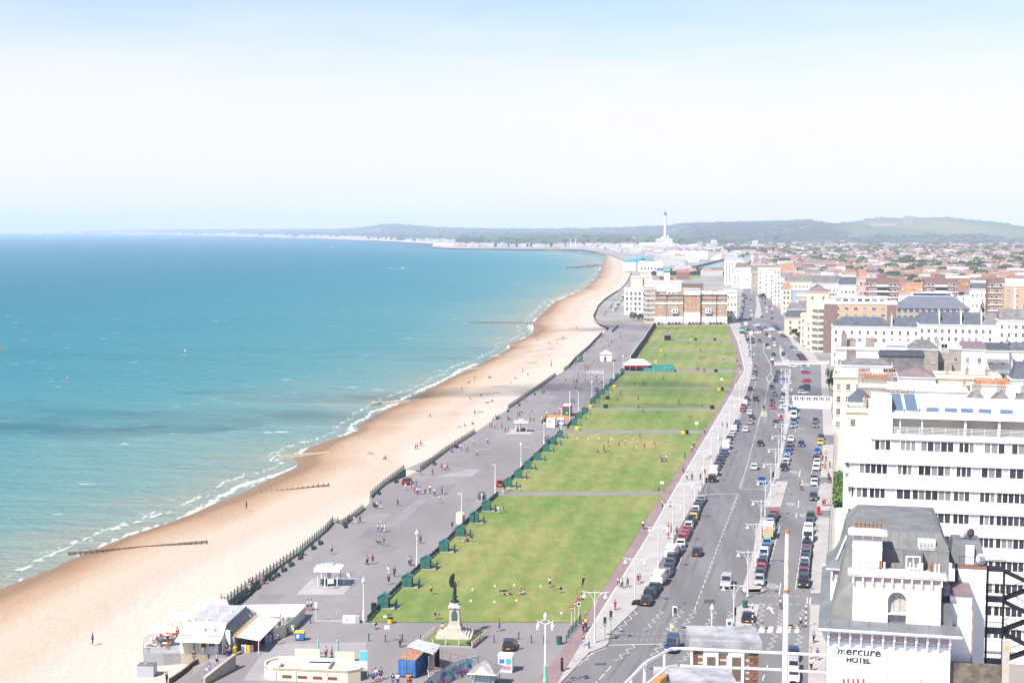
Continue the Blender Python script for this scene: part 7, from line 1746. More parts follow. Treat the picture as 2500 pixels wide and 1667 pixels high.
def white_panels():
 L=[Z6(x,y)for x,y in((1072,598),(1140,500),(1180,440),(1220,390),(1260,320),(1330,215))];P_=[G(*q)for q in L];o=P_[0]
 t=thing('white_hoarding','long white panelled hoarding between promenade and the far lawns','hoarding',tuple(o));cnt=0
 for a,b in zip(P_,P_[1:]):
  d=b-a;n=max(1,int(d.length/4));ang=atan2(d.y,d.x)
  for i in rg0(n):
   q=a+d*((i+.5)/n)-o;Bx(0,0,0,d.length/n-.12,.15,3.0).O('panel',m_white2,t,loc=q,rz=ang);Bx(0,-.7,0,.12,1.2,2.6).O('brace',m_dark,t,loc=q,rz=ang)
white_panels()
def food_area():
 fr=gframe(Z4(1497,866),-8);t=fr.root('white_ticket_kiosk','plain white box kiosk beside the orange barriers on the promenade','kiosk');Bx(1.25,1.4,0,2.5,2.6,2.7).O('kiosk_wall',m_white,t);Bx(1.25,1.4,2.7,2.7,2.8,.1).O('roof',m_pink,t);Bx(.9,-.02,1.6,.8,.05,.5).O('hatch',m_grey,t)
 t=thing('orange_barrier','long low orange boarding around the food truck','barrier',tuple(G(*Z4(1440,830))));o=t.location;e=[G(*Z4(x,y))-o for x,y in((1440,830),(1470,800),(1500,765),(1610,770),(1740,775),(1755,820))]
 for a,b in zip(e,e[1:]):
  d=b-a;n=max(1,int(d.length/2.2))
  for i in rg0(n):q=a+d*((i+.5)/n);Bx(0,0,0,d.length/n-.05,.12,1.15).O('board',mat('orange_board',(.55,.22,.06)),t,loc=q,rz=atan2(d.y,d.x))
 fr=gframe(Z4(1668,745),-8);t=fr.root('food_truck','red double height bus with green back used as a food stall','bus');Bx(1.4,3.2,.35,2.5,6.4,3.0).O('bus_body',mat('bus_red',(.38,.02,.05),rough=.45),t);Bx(1.4,-.05,.4,2.3,.12,2.2).O('green_back',mat('bus_green',(.02,.13,.09)),t);Bx(1.4,3.2,3.35,2.3,6.0,.08).O('roof',m_signw,t)
 for x in(-.35,3.15):Bx(x,.9,.9,.9,1.4,.1).O('counter',m_red,t)
 for x in(.25,2.55):
  for y in(1.1,5.2):MB().tube([(x-.15,y,.45),(x+.15,y,.45)],.45,10).O('wheel',m_dark,t)
 fr=gframe(Z4(1608,850),-8);t=fr.root('white_trailer','white and purple trailer beside the orange boarding','trailer');Bx(1.1,1.5,.4,2.0,3.0,1.9).O('trailer_body',m_whmetal,t);Bx(1.1,-.02,1.3,1.7,.05,.6).O('purple_window',mat('purple_glass',(.10,.08,.30),rough=.2),t)
 for x in(.15,2.05):MB().tube([(x-.1,1.4,.36),(x+.1,1.4,.36)],.36,10).O('wheel',m_dark,t)
 tp=thing('tall_white_pole','tall white mast in front of the red food bus','pole',tuple(G(*Z4(1752,815))));MB().tube([(0,0,0),(0,0,9.5)],.13,7,.09).O('mast',m_whmetal,tp);Bx(0,0,9.5,.5,.3,.2).O('mast_head',m_whmetal,tp)
 for i,q in en(((1507,1040),(2050,490))):
  t=thing('cage_sculpture',('dark round cage stand left of the lantern lamp and huts','dark round cage stand beside the farther huts')[i],'sculpture',tuple(G(*Z4(*q))));mb=MB()
  for k in rg0(8):a=k*pi/4;mb.tube([(.8*cos(a),.8*sin(a),.15),(.95*cos(a),.95*sin(a),1.0),(.6*cos(a),.6*sin(a),1.9),(0,0,2.2)],.05,4)
  mb.O('cage_bar',m_dark,t);MB().lathe(0,0,[(.7,.1),(.7,1.1),(.3,1.5)],8).O('core',m_slate,t);Bx(0,0,0,2.0,2.0,.12).O('plinth',m_pave,t)
 t=thing('cage_sculpture','dark round cage stand with white stripe near the fifth hut','sculpture',tuple(G(*Z5(1868,475))));mb=MB()
 for k in rg0(8):a=k*pi/4;mb.tube([(.9*cos(a),.9*sin(a),.15),(1.05*cos(a),1.05*sin(a),1.0),(.6*cos(a),.6*sin(a),1.8),(0,0,2.0)],.05,4)
 mb.O('cage_bar',m_dark,t);MB().lathe(0,0,[(.8,.1),(.8,1.1),(.3,1.5)],8).O('core',m_slate,t);Bx(0,-.85,.1,.25,.1,1.6).O('white_stripe',m_signw,t);Bx(0,0,0,2.2,2.0,.12).O('plinth',m_pave,t)
 fr=gframe(Z5(1615,700),-5);t=fr.root('white_hut','white hexagonal booth beside the plain lamp column and huts','kiosk');MB().lathe(.95,.8,[(.95,0),(.95,1.9),(.6,2.3),(.1,2.4)],6).O('booth_wall',m_cream,t)
food_area()
def balustrade(label,a,b,h):
 A_,B_=G(*a),G(*b);d=B_-A_;t=thing('white_balustrade',label,'wall',tuple(A_),atan2(d.y,d.x));L=d.length
 Bx(L/2,0,0,L,.5,h*.62).O('wall',m_white,t);Bx(L/2,0,h*.92,L+.1,.6,h*.08).O('coping',m_white,t)
 for k in rg0(7):Bx(L*k/6,0,h*.62,.5,.46,h*.3).O('pier',m_white,t)
 bs=MB()
 bm=MB().lathe(0,0,[(.07,h*.62),(.12,h*.7),(.06,h*.85),(.1,h*.92)],5).mesh('baluster',m_white);n=int(L/.75)
 for k in rg0(n):o=link('baluster',bm,t);o.location=(L*(k+.5)/n,0,0)
balustrade('long white balustraded wall closing the near end of the square',Z1(1232,1545),Z1(1722,1560),4.2)
balustrade('low white wall at the far end of the square',Z1(1000,1000),Z1(1690,985),1.6)
def front_steps():
 t=thing('area_railing','black railings in front of the basement areas beside the seafront pavement','railing',tuple(G(2018,1440,.1)))
 o=t.location;e=[G(x,y,.11)-o for x,y in((2012,1520),(2018,1430),(2027,1243))];rm=Bx(0,0,0,.03,.03,1.1).mesh('rail_bar',m_dark)
 for a,b in zip(e,e[1:]):
  d=b-a;n=int(d.length/.6)
  for i in rg0(n):q=link('rail_bar',rm,t);q.location=a+d*(i/n)
  MB().tube([a+V_((0,0,1.08)),b+V_((0,0,1.08))],.03,4).O('top_rail',m_dark,t)
 t2=thing('area_railing','black railings before the cream houses beyond the hedge','railing',tuple(G(2036,1150,.1)));o=t2.location;e=[G(x,y,.11)-o for x,y in((2034,1155),(2038,1064),(2030,1000))]
 for a,b in zip(e,e[1:]):
  d=b-a;n=int(d.length/.8)
  for i in rg0(n):q=link('rail_bar',rm,t2);q.location=a+d*(i/n)
  MB().tube([a+V_((0,0,1.08)),b+V_((0,0,1.08))],.03,4).O('top_rail',m_dark,t2)
 for i in rg0(16):
  y=1255+i*13 if i<11 else 1068+(i-11)*17;p=G(at_y(FRONT,y)+10,y,0)
  s=thing('entrance_steps',ordn(i if i<11 else i-11)+' flight of cream steps '+('beside the white flats, from the far end' if i<11 else 'beyond the hedge, from the far end'),'steps',tuple(p),R(-13),'cream steps along the seafront terrace')
  for k in rg0(4):Bx(.9+.25*k,.3,.12+.16*k,.5,1.1,.16).O('step',m_cream,s)
  Bx(1.2,-.35,0,1.9,.15,1.5).O('side_wall',m_cream,s)
front_steps()
def hedge(label,pts,h,z=0.06,seed=1,col='hedge_leaf',name='hedge',cat='hedge',n=700,ls=.38):
 P_=[G(x,y,z)for x,y in pts];o=P_[0];t=thing(name,label,cat,tuple(o));rg_=Rn(seed)
 m=mat(col,(.075,.14,.03),rough=.9,objvar=.1,var=.35,scale=1.5);L=[p-o for p in P_]
 bl=lambda u,v:(L[0].lerp(L[1],u)).lerp(L[3].lerp(L[2],u),v)
 mb=MB();mb.prism([(q.x,q.y)for q in(bl(.06,.03),bl(.94,.03),bl(.94,.97),bl(.06,.97))],0,h*.85)
 mb.O('hedge_core',m_stem,t);lf=MB()
 for _ in rg0(n):
  c=bl(rg_.random(),rg_.random())+V_((0,0,h*(.15+.85*rg_.random()**.5)));u=V_((rg_.gauss(0,1),rg_.gauss(0,1),rg_.gauss(0,1))).normalized()*ls;v=u.orthogonal().normalized()*ls
  lf.poly([c-u,c-v,c+u,c+v])
 tag(lf.O('foliage',m,t),kind='stuff')
m_stem=mat('dark_twigs',(.035,.045,.018),rough=.95)
hedge('bright green clipped hedge beside the white flats',[(2033,1240),(2062,1240),(2062,1168),(2036,1168)],1.9,seed=2,n=1100)
# cars, vans, lorries, bicycles
m_paint=mat('vehicle_paint',(1,1,1),objcol=True,rough=.28,spec=.6)
m_tyre=mat('tyre',(.02,.02,.02),rough=.85);m_rim=mat('wheel_rim',(.40,.40,.42),rough=.35,metal=.6)
m_cglass=mat('car_glass',(.018,.022,.03),rough=.06,spec=.7);m_tail=mat('tail_lamp',(.35,.015,.02),rough=.25);m_headl=mat('headlamp_glass',(.62,.64,.66),rough=.15)
m_plate=mat('yellow_plate',(.62,.45,.04),rough=.5);m_trim=mat('black_trim',(.025,.025,.027),rough=.6)
def rr(y,w,z0,z1,b=.12):
 return[(-w/2,y,z0),(w/2,y,z0),(w/2+.03,y,(z0+z1)/2),(w/2-.03,y,z1-b*.4),(w/2-b,y,z1),(-w/2+b,y,z1),(-w/2+.03,y,z1-b*.4),(-w/2-.03,y,(z0+z1)/2)]
def vehicle(name,L,W_,prof,cab,cabw=.86,wheel_r=.32,roofrack=False,label='vehicle'):
 """prof: (y, z0, z1, width factor) from tail to nose; cab: rear-bottom, rear-top, front-top, front-bottom y, roof z, sill z"""
 t=thing(name,label,'car')
 MB().loft([rr(y*L,W_*k,z0,z1)for y,z0,z1,k in prof]).O('body',m_paint,t,smooth=False)
 yb,yt,yf,yfb,zr,zs=cab;yb,yt,yf,yfb=yb*L,yt*L,yf*L,yfb*L
 wb,wt=W_/2-.05,W_/2*cabw-.06
 c=MB().loft([[(-wb,yb,zs),(wb,yb,zs),(wb,yfb,zs),(-wb,yfb,zs)],[(-wt,yt,zr-.05),(wt,yt,zr-.05),(wt,yf,zr-.05),(-wt,yf,zr-.05)],[(-wt+.12,yt+.12,zr),(wt-.12,yt+.12,zr),(wt-.12,yf-.12,zr),(-wt+.12,yf-.12,zr)]])
 c.O('cabin',m_paint,t)
 def pane(nm_,a,b,c_,d,off):
  f=.10;q=[V_(p)for p in(a,b,c_,d)];ct=sum(q,V_())/4
  MB().poly([p.lerp(ct,f)+V_(off)for p in q]).O(nm_,m_cglass,t)
 pane('windscreen',(wb,yfb,zs),(-wb,yfb,zs),(-wt,yf,zr-.05),(wt,yf,zr-.05),(0,.012,.012))
 pane('rear_window',(-wb,yb,zs),(wb,yb,zs),(wt,yt,zr-.05),(-wt,yt,zr-.05),(0,-.012,.012))
 pane('side_window',(wb,yb,zs),(wb,yfb,zs),(wt,yf,zr-.05),(wt,yt,zr-.05),(.014,0,.006))
 pane('side_window',(-wb,yfb,zs),(-wb,yb,zs),(-wt,yt,zr-.05),(-wt,yf,zr-.05),(-.014,0,.006))
 for x in(-1,1):
  for y in(-.31,.32):
   o=MB().loft([[(x*(W_/2-.19+dx),y*L+wheel_r*cos(a),wheel_r+wheel_r*sin(a))for a in[2*pi*k/10 for k in rg0(10)]]for dx in((0,.21)if x>0 else(.17,-.04))]).O('wheel',m_tyre,t)
   MB().loft([[(x*(W_/2+dx),y*L+wheel_r*.6*cos(a),wheel_r+wheel_r*.6*sin(a))for a in[2*pi*k/8 for k in rg0(8)]]for dx in((-.03,.035)if x>0 else(.035,-.03))]).O('rim',m_rim,o)
  y0,y1=prof[0][0]*L,prof[-1][0]*L;zt=prof[0][2];zn=prof[-1][2]
  Bx(x*(W_/2*prof[0][3]-.16),y0-.01,zt-.42,.24,.06,.26).O('tail_light',m_tail,t)
  Bx(x*(W_/2*prof[-1][3]-.22),y1+.01,zn-.26,.36,.06,.16).O('headlight',m_headl,t)
  Bx(x*(W_/2+.08),yfb-.25,zs+.02,.16,.1,.13).O('wing_mirror',m_trim,t)
 Bx(0,prof[0][0]*L-.02,.42,.52,.03,.12).O('number_plate',m_plate,t)
 Bx(0,prof[-1][0]*L+.01,.30,W_*.72,.04,.16).O('grille',m_trim,t)
 Bx(0,0,.16,W_-.16,L*.88,.12).O('underbody',m_trim,t)
 if roofrack:Bx(0,(yt+yf)/2-.1,zr+.06,.75,1.5,.32).O('roof_box',m_trim,t)
 return remember(t)
VP={'hatchback':vehicle('hatchback_car',4.0,1.74,[(-.5,.34,.88,.90),(-.47,.22,.98,.98),(-.15,.2,.98,1),(.20,.2,.94,1),(.40,.22,.84,.98),(.48,.26,.72,.90),(.5,.34,.62,.84)],(-.49,-.38,.06,.26,1.48,.93)),'saloon':vehicle('saloon_car',4.6,1.80,[(-.5,.34,.88,.90),(-.47,.22,.98,.98),(-.25,.2,.98,1),(.20,.2,.93,1),(.42,.22,.82,.98),(.48,.26,.70,.90),(.5,.34,.60,.84)],(-.40,-.24,.06,.24,1.44,.92)),'estate':vehicle('estate_car',4.6,1.82,[(-.5,.34,.92,.92),(-.47,.24,1.05,.98),(-.15,.22,1.05,1),(.22,.22,1.0,1),(.42,.24,.92,.98),(.48,.28,.78,.92),(.5,.36,.66,.86)],(-.49,-.44,.08,.24,1.62,1.0),.9,.36),'boxed':vehicle('estate_car',4.5,1.80,[(-.5,.34,.92,.92),(-.47,.24,1.02,.98),(.22,.22,.98,1),(.42,.24,.90,.98),(.5,.36,.64,.86)],(-.49,-.44,.08,.24,1.56,.97),.9,.34,True),'offroad':vehicle('off_road_car',4.5,1.84,[(-.5,.42,1.10,.96),(-.47,.34,1.16,1),(.22,.32,1.14,1),(.44,.34,1.08,1),(.49,.40,.95,.96),(.5,.46,.85,.94)],(-.49,-.48,.10,.22,1.92,1.12),.93,.40),'van':vehicle('panel_van',5.4,2.02,[(-.5,.40,2.20,.97),(-.49,.34,2.26,.98),(.16,.34,2.26,.98),(.24,.34,1.35,1),(.44,.36,1.12,.98),(.49,.42,.9,.92),(.5,.46,.78,.88)],(.12,.14,.22,.35,2.20,1.25),.93,.38),'smallvan':vehicle('small_van',4.4,1.80,[(-.5,.36,1.66,.95),(-.49,.28,1.78,.98),(.10,.28,1.78,.98),(.20,.26,1.15,1),(.42,.28,.98,.98),(.5,.36,.74,.88)],(.02,.05,.14,.30,1.76,1.08),.92,.34)}
for k,o in VP.items():o.location=(0,-400,-300)
def far_car_mesh():
 mb=MB();mb.mi(0);L=4.2;W_=1.76
 mb.loft([rr(y*L,W_*k,z0,z1)for y,z0,z1,k in[(-.5,.3,.9,.92),(-.2,.25,.98,1),(.2,.25,.94,1),(.5,.32,.66,.88)]])
 mb.loft([[(-.80,-1.9,.95),(.80,-1.9,.95),(.80,1.0,.92),(-.80,1.0,.92)],[(-.66,-1.5,1.42),(.66,-1.5,1.42),(.66,.3,1.42),(-.66,.3,1.42)],[(-.56,-1.4,1.46),(.56,-1.4,1.46),(.56,.2,1.46),(-.56,.2,1.46)]])
 mb.mi(1);mb.poly([(.68,.96,.98),(-.68,.96,.98),(-.58,.40,1.38),(.58,.40,1.38)]);mb.poly([(-.68,-1.9,1.02),(.68,-1.9,1.02),(.58,-1.6,1.38),(-.58,-1.6,1.38)])
 for s in(-1,1):q=[(s*.815,-1.7,1.0),(s*.815,.85,.98),(s*.70,.3,1.36),(s*.70,-1.4,1.36)];mb.poly(q if s>0 else q[::-1])
 for s in(-1,1):
  for y in(-1.3,1.3):mb.loft([[(s*(W_/2-.17+dx),y+.32*cos(a),.32+.32*sin(a))for a in[2*pi*k/7 for k in rg0(7)]]for dx in(0,.2)])
 return mb.mesh('car',[m_paint,m_cglass])
FARCAR=far_car_mesh()
CC={'black':(.018,.018,.022),'silver':(.34,.35,.37),'white':(.66,.66,.66),'grey':(.13,.14,.155),'dark grey':(.05,.055,.065),'dark blue':(.02,.035,.10),'blue':(.03,.12,.34),'red':(.38,.02,.035),'maroon':(.16,.02,.03),'yellow':(.58,.40,.06),'turquoise':(.10,.36,.36),'green':(.03,.12,.05),'dark green':(.02,.06,.045),'purple':(.07,.03,.14),'pale blue':(.22,.33,.42),'brown':(.14,.08,.06)}
KN={'hatchback':'hatchback','saloon':'saloon car','estate':'estate car','boxed':'roof box estate','offroad':'off road car','van':'van','smallvan':'small van','car':'car'}
def put(kind,col,p,heading,label,group=None,cat=None):
 d=p.y
 if kind not in VP or d>640 and kind in('hatchback','saloon','estate','boxed','car'):
  o=link('car',FARCAR,None,(p.x,p.y,.005),heading-pi/2);o.color=(*CC[col],1);tag(o,label,'car',group);return o
 o=dup(VP[kind],(p.x,p.y,.005),heading-pi/2,label,group,recolor=(('body',CC[col]),('cabin',CC[col])))
 o.name=VP[kind].name;o['category']=cat or('van' if 'van' in kind else 'car');return o
def parked(pts,spec,group,face,where,start=0):
 """cars standing nose to tail along a line of the photograph (near to far)"""
 P_=[G(x,y,.6)for x,y in pts];
 for i,(p,s)in en(zip(P_,spec)):
  a,b=P_[max(0,i-1)],P_[min(len(P_)-1,i+1)];h=atan2((b-a).y,(b-a).x)+(0 if face>0 else pi)
  k,c=s.split(':')
  if c=='lorry':continue
  put(k,c,p,h,f'{c} {KN[k]}, {ordn(i + start)} vehicle from the near end of {where}',group)
rowA=[Z3(*q)for q in((388,1035),(425,965),(470,910),(510,838),(583,770),(600,722),(615,672),(628,628),(632,588),(695,545),(716,490),(733,436),(757,398),(772,362),(793,318),(812,280),(838,238),(846,205),(858,168),(872,136),(893,100),(915,68))]
specA=['hatchback:black','estate:black','saloon:black','van:white','hatchback:grey','hatchback:black','hatchback:dark grey','estate:black','van:white','hatchback:silver','saloon:white','estate:red','hatchback:red','hatchback:red','hatchback:white','boxed:black','hatchback:yellow','saloon:grey','hatchback:white','hatchback:dark blue','hatchback:grey','saloon:silver']
parked(rowA,specA,'cars parked along the lawn kerb',1,'the near lawn kerb row')
rowB=[Z2(*q)for q in((970,762),(985,700),(1010,655),(1028,625),(1045,592),(1058,560),(1074,528),(1088,498),(1107,440),(1128,395),(1142,362),(1155,330),(1170,302),(1185,268),(1203,236),(1218,205))]
specB=['smallvan:black','van:white','hatchback:grey','hatchback:dark blue','saloon:black','hatchback:purple','hatchback:dark grey','estate:blue','van:white','hatchback:silver','hatchback:black','saloon:white','hatchback:white','smallvan:white','hatchback:dark blue','hatchback:blue']
parked(rowB,specB,'cars parked along the lawn kerb',1,'the second lawn kerb row')
rowC=[Z2(*q)for q in((1270,78),(1278,45),(1293,14))]+[Z1(*q)for q in((648,1425),(690,1300))]
parked(rowC,['hatchback:grey','hatchback:red','smallvan:white','estate:dark grey','hatchback:black'],'cars parked along the lawn kerb',1,'the third lawn kerb row')
parked([Z1(*q)for q in((730,1165),(745,1118),(750,1085),(755,1050),(755,1020),(690,880),(695,838))],['hatchback:white','hatchback:grey','hatchback:dark blue','hatchback:silver','hatchback:red','hatchback:red','hatchback:blue'],'cars parked along the lawn kerb',1,'the fourth lawn kerb row')
rowD=[Z3(*q)for q in((1466,845),(1472,785),(1482,738),(1492,692),(1494,645),(1507,594),(1527,540),(1538,490),(1546,405),(1578,345),(1570,300),(1582,262),(1603,222))]
specD=['hatchback:silver','hatchback:dark grey','hatchback:red','estate:black','hatchback:pale blue','estate:white','hatchback:blue','hatchback:turquoise','van:lorry','hatchback:silver','hatchback:silver','estate:dark grey','estate:red']
parked(rowD,specD,'cars parked beside the median',-1,'the near median row')
rowE=[Z2(*q)for q in((1678,650),(1692,602),(1708,560),(1718,495),(1728,458),(1738,420),(1748,368),(1770,235),(1782,190),(1775,145),(1786,85))]
parked(rowE,['estate:black','hatchback:white','hatchback:silver','hatchback:blue','hatchback:dark grey','hatchback:grey','saloon:white','hatchback:pale blue','saloon:dark blue','van:white','hatchback:black'],'cars parked beside the median',-1,'the second median row')
rowF=[Z3(*q)for q in((1888,862),(1890,778),(1896,722),(1900,680),(1905,640),(1910,602),(1915,560),(1920,505),(1930,440),(1935,372),(1946,296),(1956,242))]
parked(rowF,['offroad:black','hatchback:maroon','hatchback:dark grey','hatchback:silver','hatchback:black','estate:dark grey','hatchback:maroon','boxed:dark grey','van:white','offroad:white','hatchback:dark blue','estate:dark green'],'cars parked along the front pavement',-1,'the near pavement row')
rowG=[Z2(*q)for q in((1972,940),(1980,800),(1977,758),(1997,652),(2006,602),(2002,562),(2012,492),(2040,402),(2046,352),(1985,232),(1991,185))]
parked(rowG,['estate:dark grey','hatchback:white','saloon:grey','hatchback:white','hatchback:white','hatchback:maroon','hatchback:blue','hatchback:yellow','hatchback:dark grey','hatchback:grey','saloon:dark grey'],'cars parked along the front pavement',-1,'the second pavement row')
parked([ZB(2102,1165),ZB(2098,1085),ZB(2105,965)],['hatchback:white','estate:silver','hatchback:dark blue'],'cars parked beside the hotel',-1,'the row beside the hotel')
def chevrons():
 p=G(*Z3(1546,405),.6);t=thing('highway_lorry','yellow and white lorry body with red chevron tail in the near median row','lorry',(p.x,p.y,0),R(-12))
 Bx(0,0,.5,2.1,4.4,2.3).O('lorry_body',m_whmetal,t);b=Bx(0,-2.22,.6,2.1,.06,2.1).O('tail_board',mat('pale_yellow_board',(.62,.52,.30)),t)
 for k in rg0(4):
  for s in(-1,1):MB().poly([(0,-2.26,.75+.48*k+.38),(s*1.02,-2.26,.75+.48*k-.2+.0),(s*1.02,-2.26,.75+.48*k-.34),(0,-2.26,.75+.48*k+.22)]).O('chevron',m_red,b)
 for x in(-.85,.85):
  for y in(-1.4,1.5):MB().tube([(x-.12,y,.4),(x+.12,y,.4)],.4,10).O('wheel',m_tyre,t)
chevrons()
UP,DN=R(77),R(-103)
mv=[(Z3(872,572),'hatchback:black',UP,'alone in the near left lane'),(Z3(1150,868),'offroad:silver',DN,'coming down the near right lane'),(Z3(630,1470),'offroad:dark blue',DN,'at the bottom beside the brick vent house'),(Z2(1445,412),'saloon:black',DN,'in mid road beyond the first lawn crossing'),(Z2(1385,645),'hatchback:white',UP,'on the centre line near the far crossing'),(Z2(1460,778),'saloon:blue',DN,'waiting near the far crossing'),(Z2(1300,275),'hatchback:white',UP,'in the left lane beside the second parked row'),(Z2(1345,202),'hatchback:silver',UP,'behind a dark one in the left lane'),(Z2(1362,152),'hatchback:dark blue',UP,'between two pale ones in the left lane'),(Z2(1340,108),'hatchback:white',UP,'ahead of a dark one in the left lane'),(Z2(1560,52),'hatchback:red',DN,'in the right lane beyond the far island'),(Z2(1638,160),'hatchback:red',DN,'in the kerb lane beside the far island'),(Z2(1598,208),'hatchback:dark grey',DN,'following a red one near the far island'),(Z2(1850,418),'hatchback:dark blue',DN,'driving along the service road'),(ZB(1670,605),'saloon:black',UP,'standing on the island beside the zebra crossing')]
for q,s,h,w_ in mv:
 k,c=s.split(':');put(k,c,G(*q,.6),h,f'{c} {KN[k]} {w_}','cars driving on the seafront road')
mv2=[((760,1430),'smallvan:black',UP),((965,1460),'hatchback:dark grey',DN),((995,1365),'hatchback:grey',DN),((965,1280),'hatchback:dark blue',DN),((1008,1200),'hatchback:black',DN),((1018,1160),'hatchback:dark grey',DN),((1037,1100),'estate:dark grey',DN),((980,965),'hatchback:purple',DN),((972,925),'hatchback:white',DN),((986,862),'hatchback:dark green',DN),((1152,1095),'hatchback:silver',DN),((1132,1200),'smallvan:blue',DN),((1107,1382),'hatchback:dark grey',DN),((1100,1450),'hatchback:silver',DN),((927,780),'hatchback:white',DN),((905,742),'hatchback:black',DN),((1000,745),'hatchback:white',DN),((1000,705),'hatchback:silver',DN),((990,672),'hatchback:dark blue',DN),((806,690),'offroad:brown',UP),((726,708),'hatchback:dark grey',UP),((716,662),'hatchback:maroon',UP),((700,608),'van:white',UP),((642,630),'hatchback:red',UP),((652,672),'hatchback:dark blue',UP),((666,545),'estate:dark grey',UP),((636,485),'van:white',UP),((770,490),'hatchback:white',2.8),((812,546),'hatchback:red',2.9),((790,520),'hatchback:blue',2.9),((880,530),'hatchback:dark blue',DN),((895,605),'hatchback:maroon',DN),((940,632),'hatchback:white',DN),((975,552),'smallvan:white',.3),((910,552),'hatchback:white',.2),((1010,505),'hatchback:blue',-.9),((1037,542),'hatchback:black',-.9),((1085,582),'hatchback:white',-.9),((1117,628),'hatchback:dark grey',-.9),((783,585),'hatchback:white',2.9),((690,408),'estate:dark green',UP),((706,365),'hatchback:white',UP),((700,306),'hatchback:white',UP),((655,210),'hatchback:silver',UP),((696,166),'hatchback:purple',UP),((642,150),'hatchback:black',UP),((610,112),'hatchback:dark blue',.5),((880,210),'hatchback:dark grey',DN),((900,278),'smallvan:white',DN),((900,322),'hatchback:white',DN),((836,382),'hatchback:dark grey',UP),((880,422),'hatchback:silver',DN),((963,325),'hatchback:grey',UP),((945,215),'hatchback:pale blue',UP),((970,285),'hatchback:white',UP),((965,405),'hatchback:dark grey',UP),((940,250),'hatchback:red',UP),((1240,778),'hatchback:blue',-.95),((1266,808),'hatchback:silver',-.95),((1330,870),'hatchback:dark grey',-.95),((1318,848),'hatchback:silver',-.95),((1370,922),'hatchback:maroon',-.95),((1350,895),'hatchback:dark blue',-.95),((1240,1010),'hatchback:white',0),((1118,868),'hatchback:dark grey',DN),((1145,895),'hatchback:silver',DN),((1215,945),'hatchback:silver',DN),((1110,850),'hatchback:black',DN),((1130,1540),'hatchback:white',.2),((1245,1560),'hatchback:blue',.2)]
order=sorted(rg0(len(mv2)),key=lambda i:-mv2[i][0][1]);cnt={}
for i in order:
 q,s,h=mv2[i];k,c=s.split(':');n=cnt.get((k,c),0);cnt[(k,c)]=n+1
 tot=sum(1 for m in mv2 if m[1]==s)
 put(k,c,G(*Z1(*q),.6),h,(f'{ordn(n)} nearest ' if tot>1 else 'only ')+f'{c} {KN[k]} in the traffic around the far junction','cars around the far junction')
for i,(q,c)in en([((1398,1090),'red'),((1395,1055),'pale blue'),((1392,1030),'silver'),((1398,1200),'red'),((1365,1345),'white'),((1370,1312),'dark grey'),((1378,1290),'dark blue'),((1385,1268),'black'),((1388,1010),'white')]):
 put('hatchback',c,G(*Z1(*q),.6),.05+pi*(i%2),f'{c} hatchback parked sideways in the square, {ordn(i)} listed from the red group','cars parked sideways in the square')
for i in rg0(26):
 u=i/25;q=(560+40*sin(u*2),425-335*u);c=('dark grey','black','silver','dark blue','white','grey')[i*5%6];put('car',c,G(*Z1(q[0]+(10 if i%3==0 else-8),q[1]),.6),R(85),f'{c} car, {ordn(i)} in the far parked row beside the white side house','far cars beside the white side house')
for i in rg0(20):
 c=('dark grey','silver','white','dark blue','grey','black')[i*7%6]if i not in(10,11)else 'red';put('car',c,G(1608+i*8.4,789.5,.6),R(88),f'{c} car, {ordn(i)} from the left parked before the orange brick block','cars parked before the orange brick block')
for i in rg0(9):
 c=('white','silver','white','dark blue')[i%4];put('car',c,G(1500+i*3.2,757-i*4.5,.6),R(60),f'{c} car, {ordn(i)} in the curved row left of the white villa','cars left of the white villa')
put('saloon','maroon',G(*Z5(1152,290),.6),R(-97+180),'maroon saloon car parked beside the beach railing',None);rc=put('hatchback','red',G(*Z5(2052,312),.6),R(80),'red hatchback with its boot open beside the green huts',None)
MB().poly([(-.75,-1.9,1.45),(.75,-1.9,1.45),(.7,-2.6,1.75),(-.7,-2.6,1.75)]).O('open_boot',m_paint,rc).color=(*CC['red'],1)
put('hatchback','black',G(*B2(1540,868),.6),R(86),'black hatchback parked alone right of the winged statue',None)
t=thing('green_bus','green single deck bus at the far junction beside the lawn end','bus',tuple(G(*Z1(580,600))),R(-10));Bx(0,4,.4,2.5,9,2.6).O('bus_body',mat('dark_bus_body',(.03,.05,.05),rough=.4),t);Bx(0,-.52,1.7,2.3,.08,1.1).O('green_panel',mat('bus_light_green',(.18,.55,.33)),t)
for x in(-1.1,1.1):
 for y in(1,7):MB().tube([(x-.12,y,.5),(x+.12,y,.5)],.5,9).O('wheel',m_tyre,t)
for o in VP.values():
 for c in list(o.children):
  for g in list(c.children):bpy.data.objects.remove(g)
  bpy.data.objects.remove(c)
 bpy.data.objects.remove(o)
def bike_proto(name='bicycle'):
 t=thing(name,'bicycle','bicycle')
 for y in(-.52,.52):
  mb=MB();mb.tube([(0,y+.33*cos(a),.34+.33*sin(a))for a in[2*pi*k/10 for k in rg0(11)]],.022,4);mb.O('wheel',m_tyre,t)
 MB().tube([(0,-.52,.34),(0,-.1,.32),(0,.35,.85),(0,-.2,.82),(0,-.52,.34)],.022,4).tube([(0,-.1,.32),(0,-.22,.95)],.02,4).tube([(0,.52,.34),(0,.38,.98)],.02,4).O('frame',mat('bike_frame',(.10,.12,.15),rough=.4),t)
 Bx(0,-.22,.93,.14,.26,.05).O('saddle',m_trim,t);MB().tube([(-.28,.3,1.0),(0,.38,1.0),(.28,.3,1.0)],.018,4).O('handlebar',m_trim,t)
 return remember(t)
BK=bike_proto();BK.location=(0,-400,-300)
def bicycle(p,h,label,group=None):
 o=dup(BK,p,h-pi/2,label,group);o.name='bicycle';return o
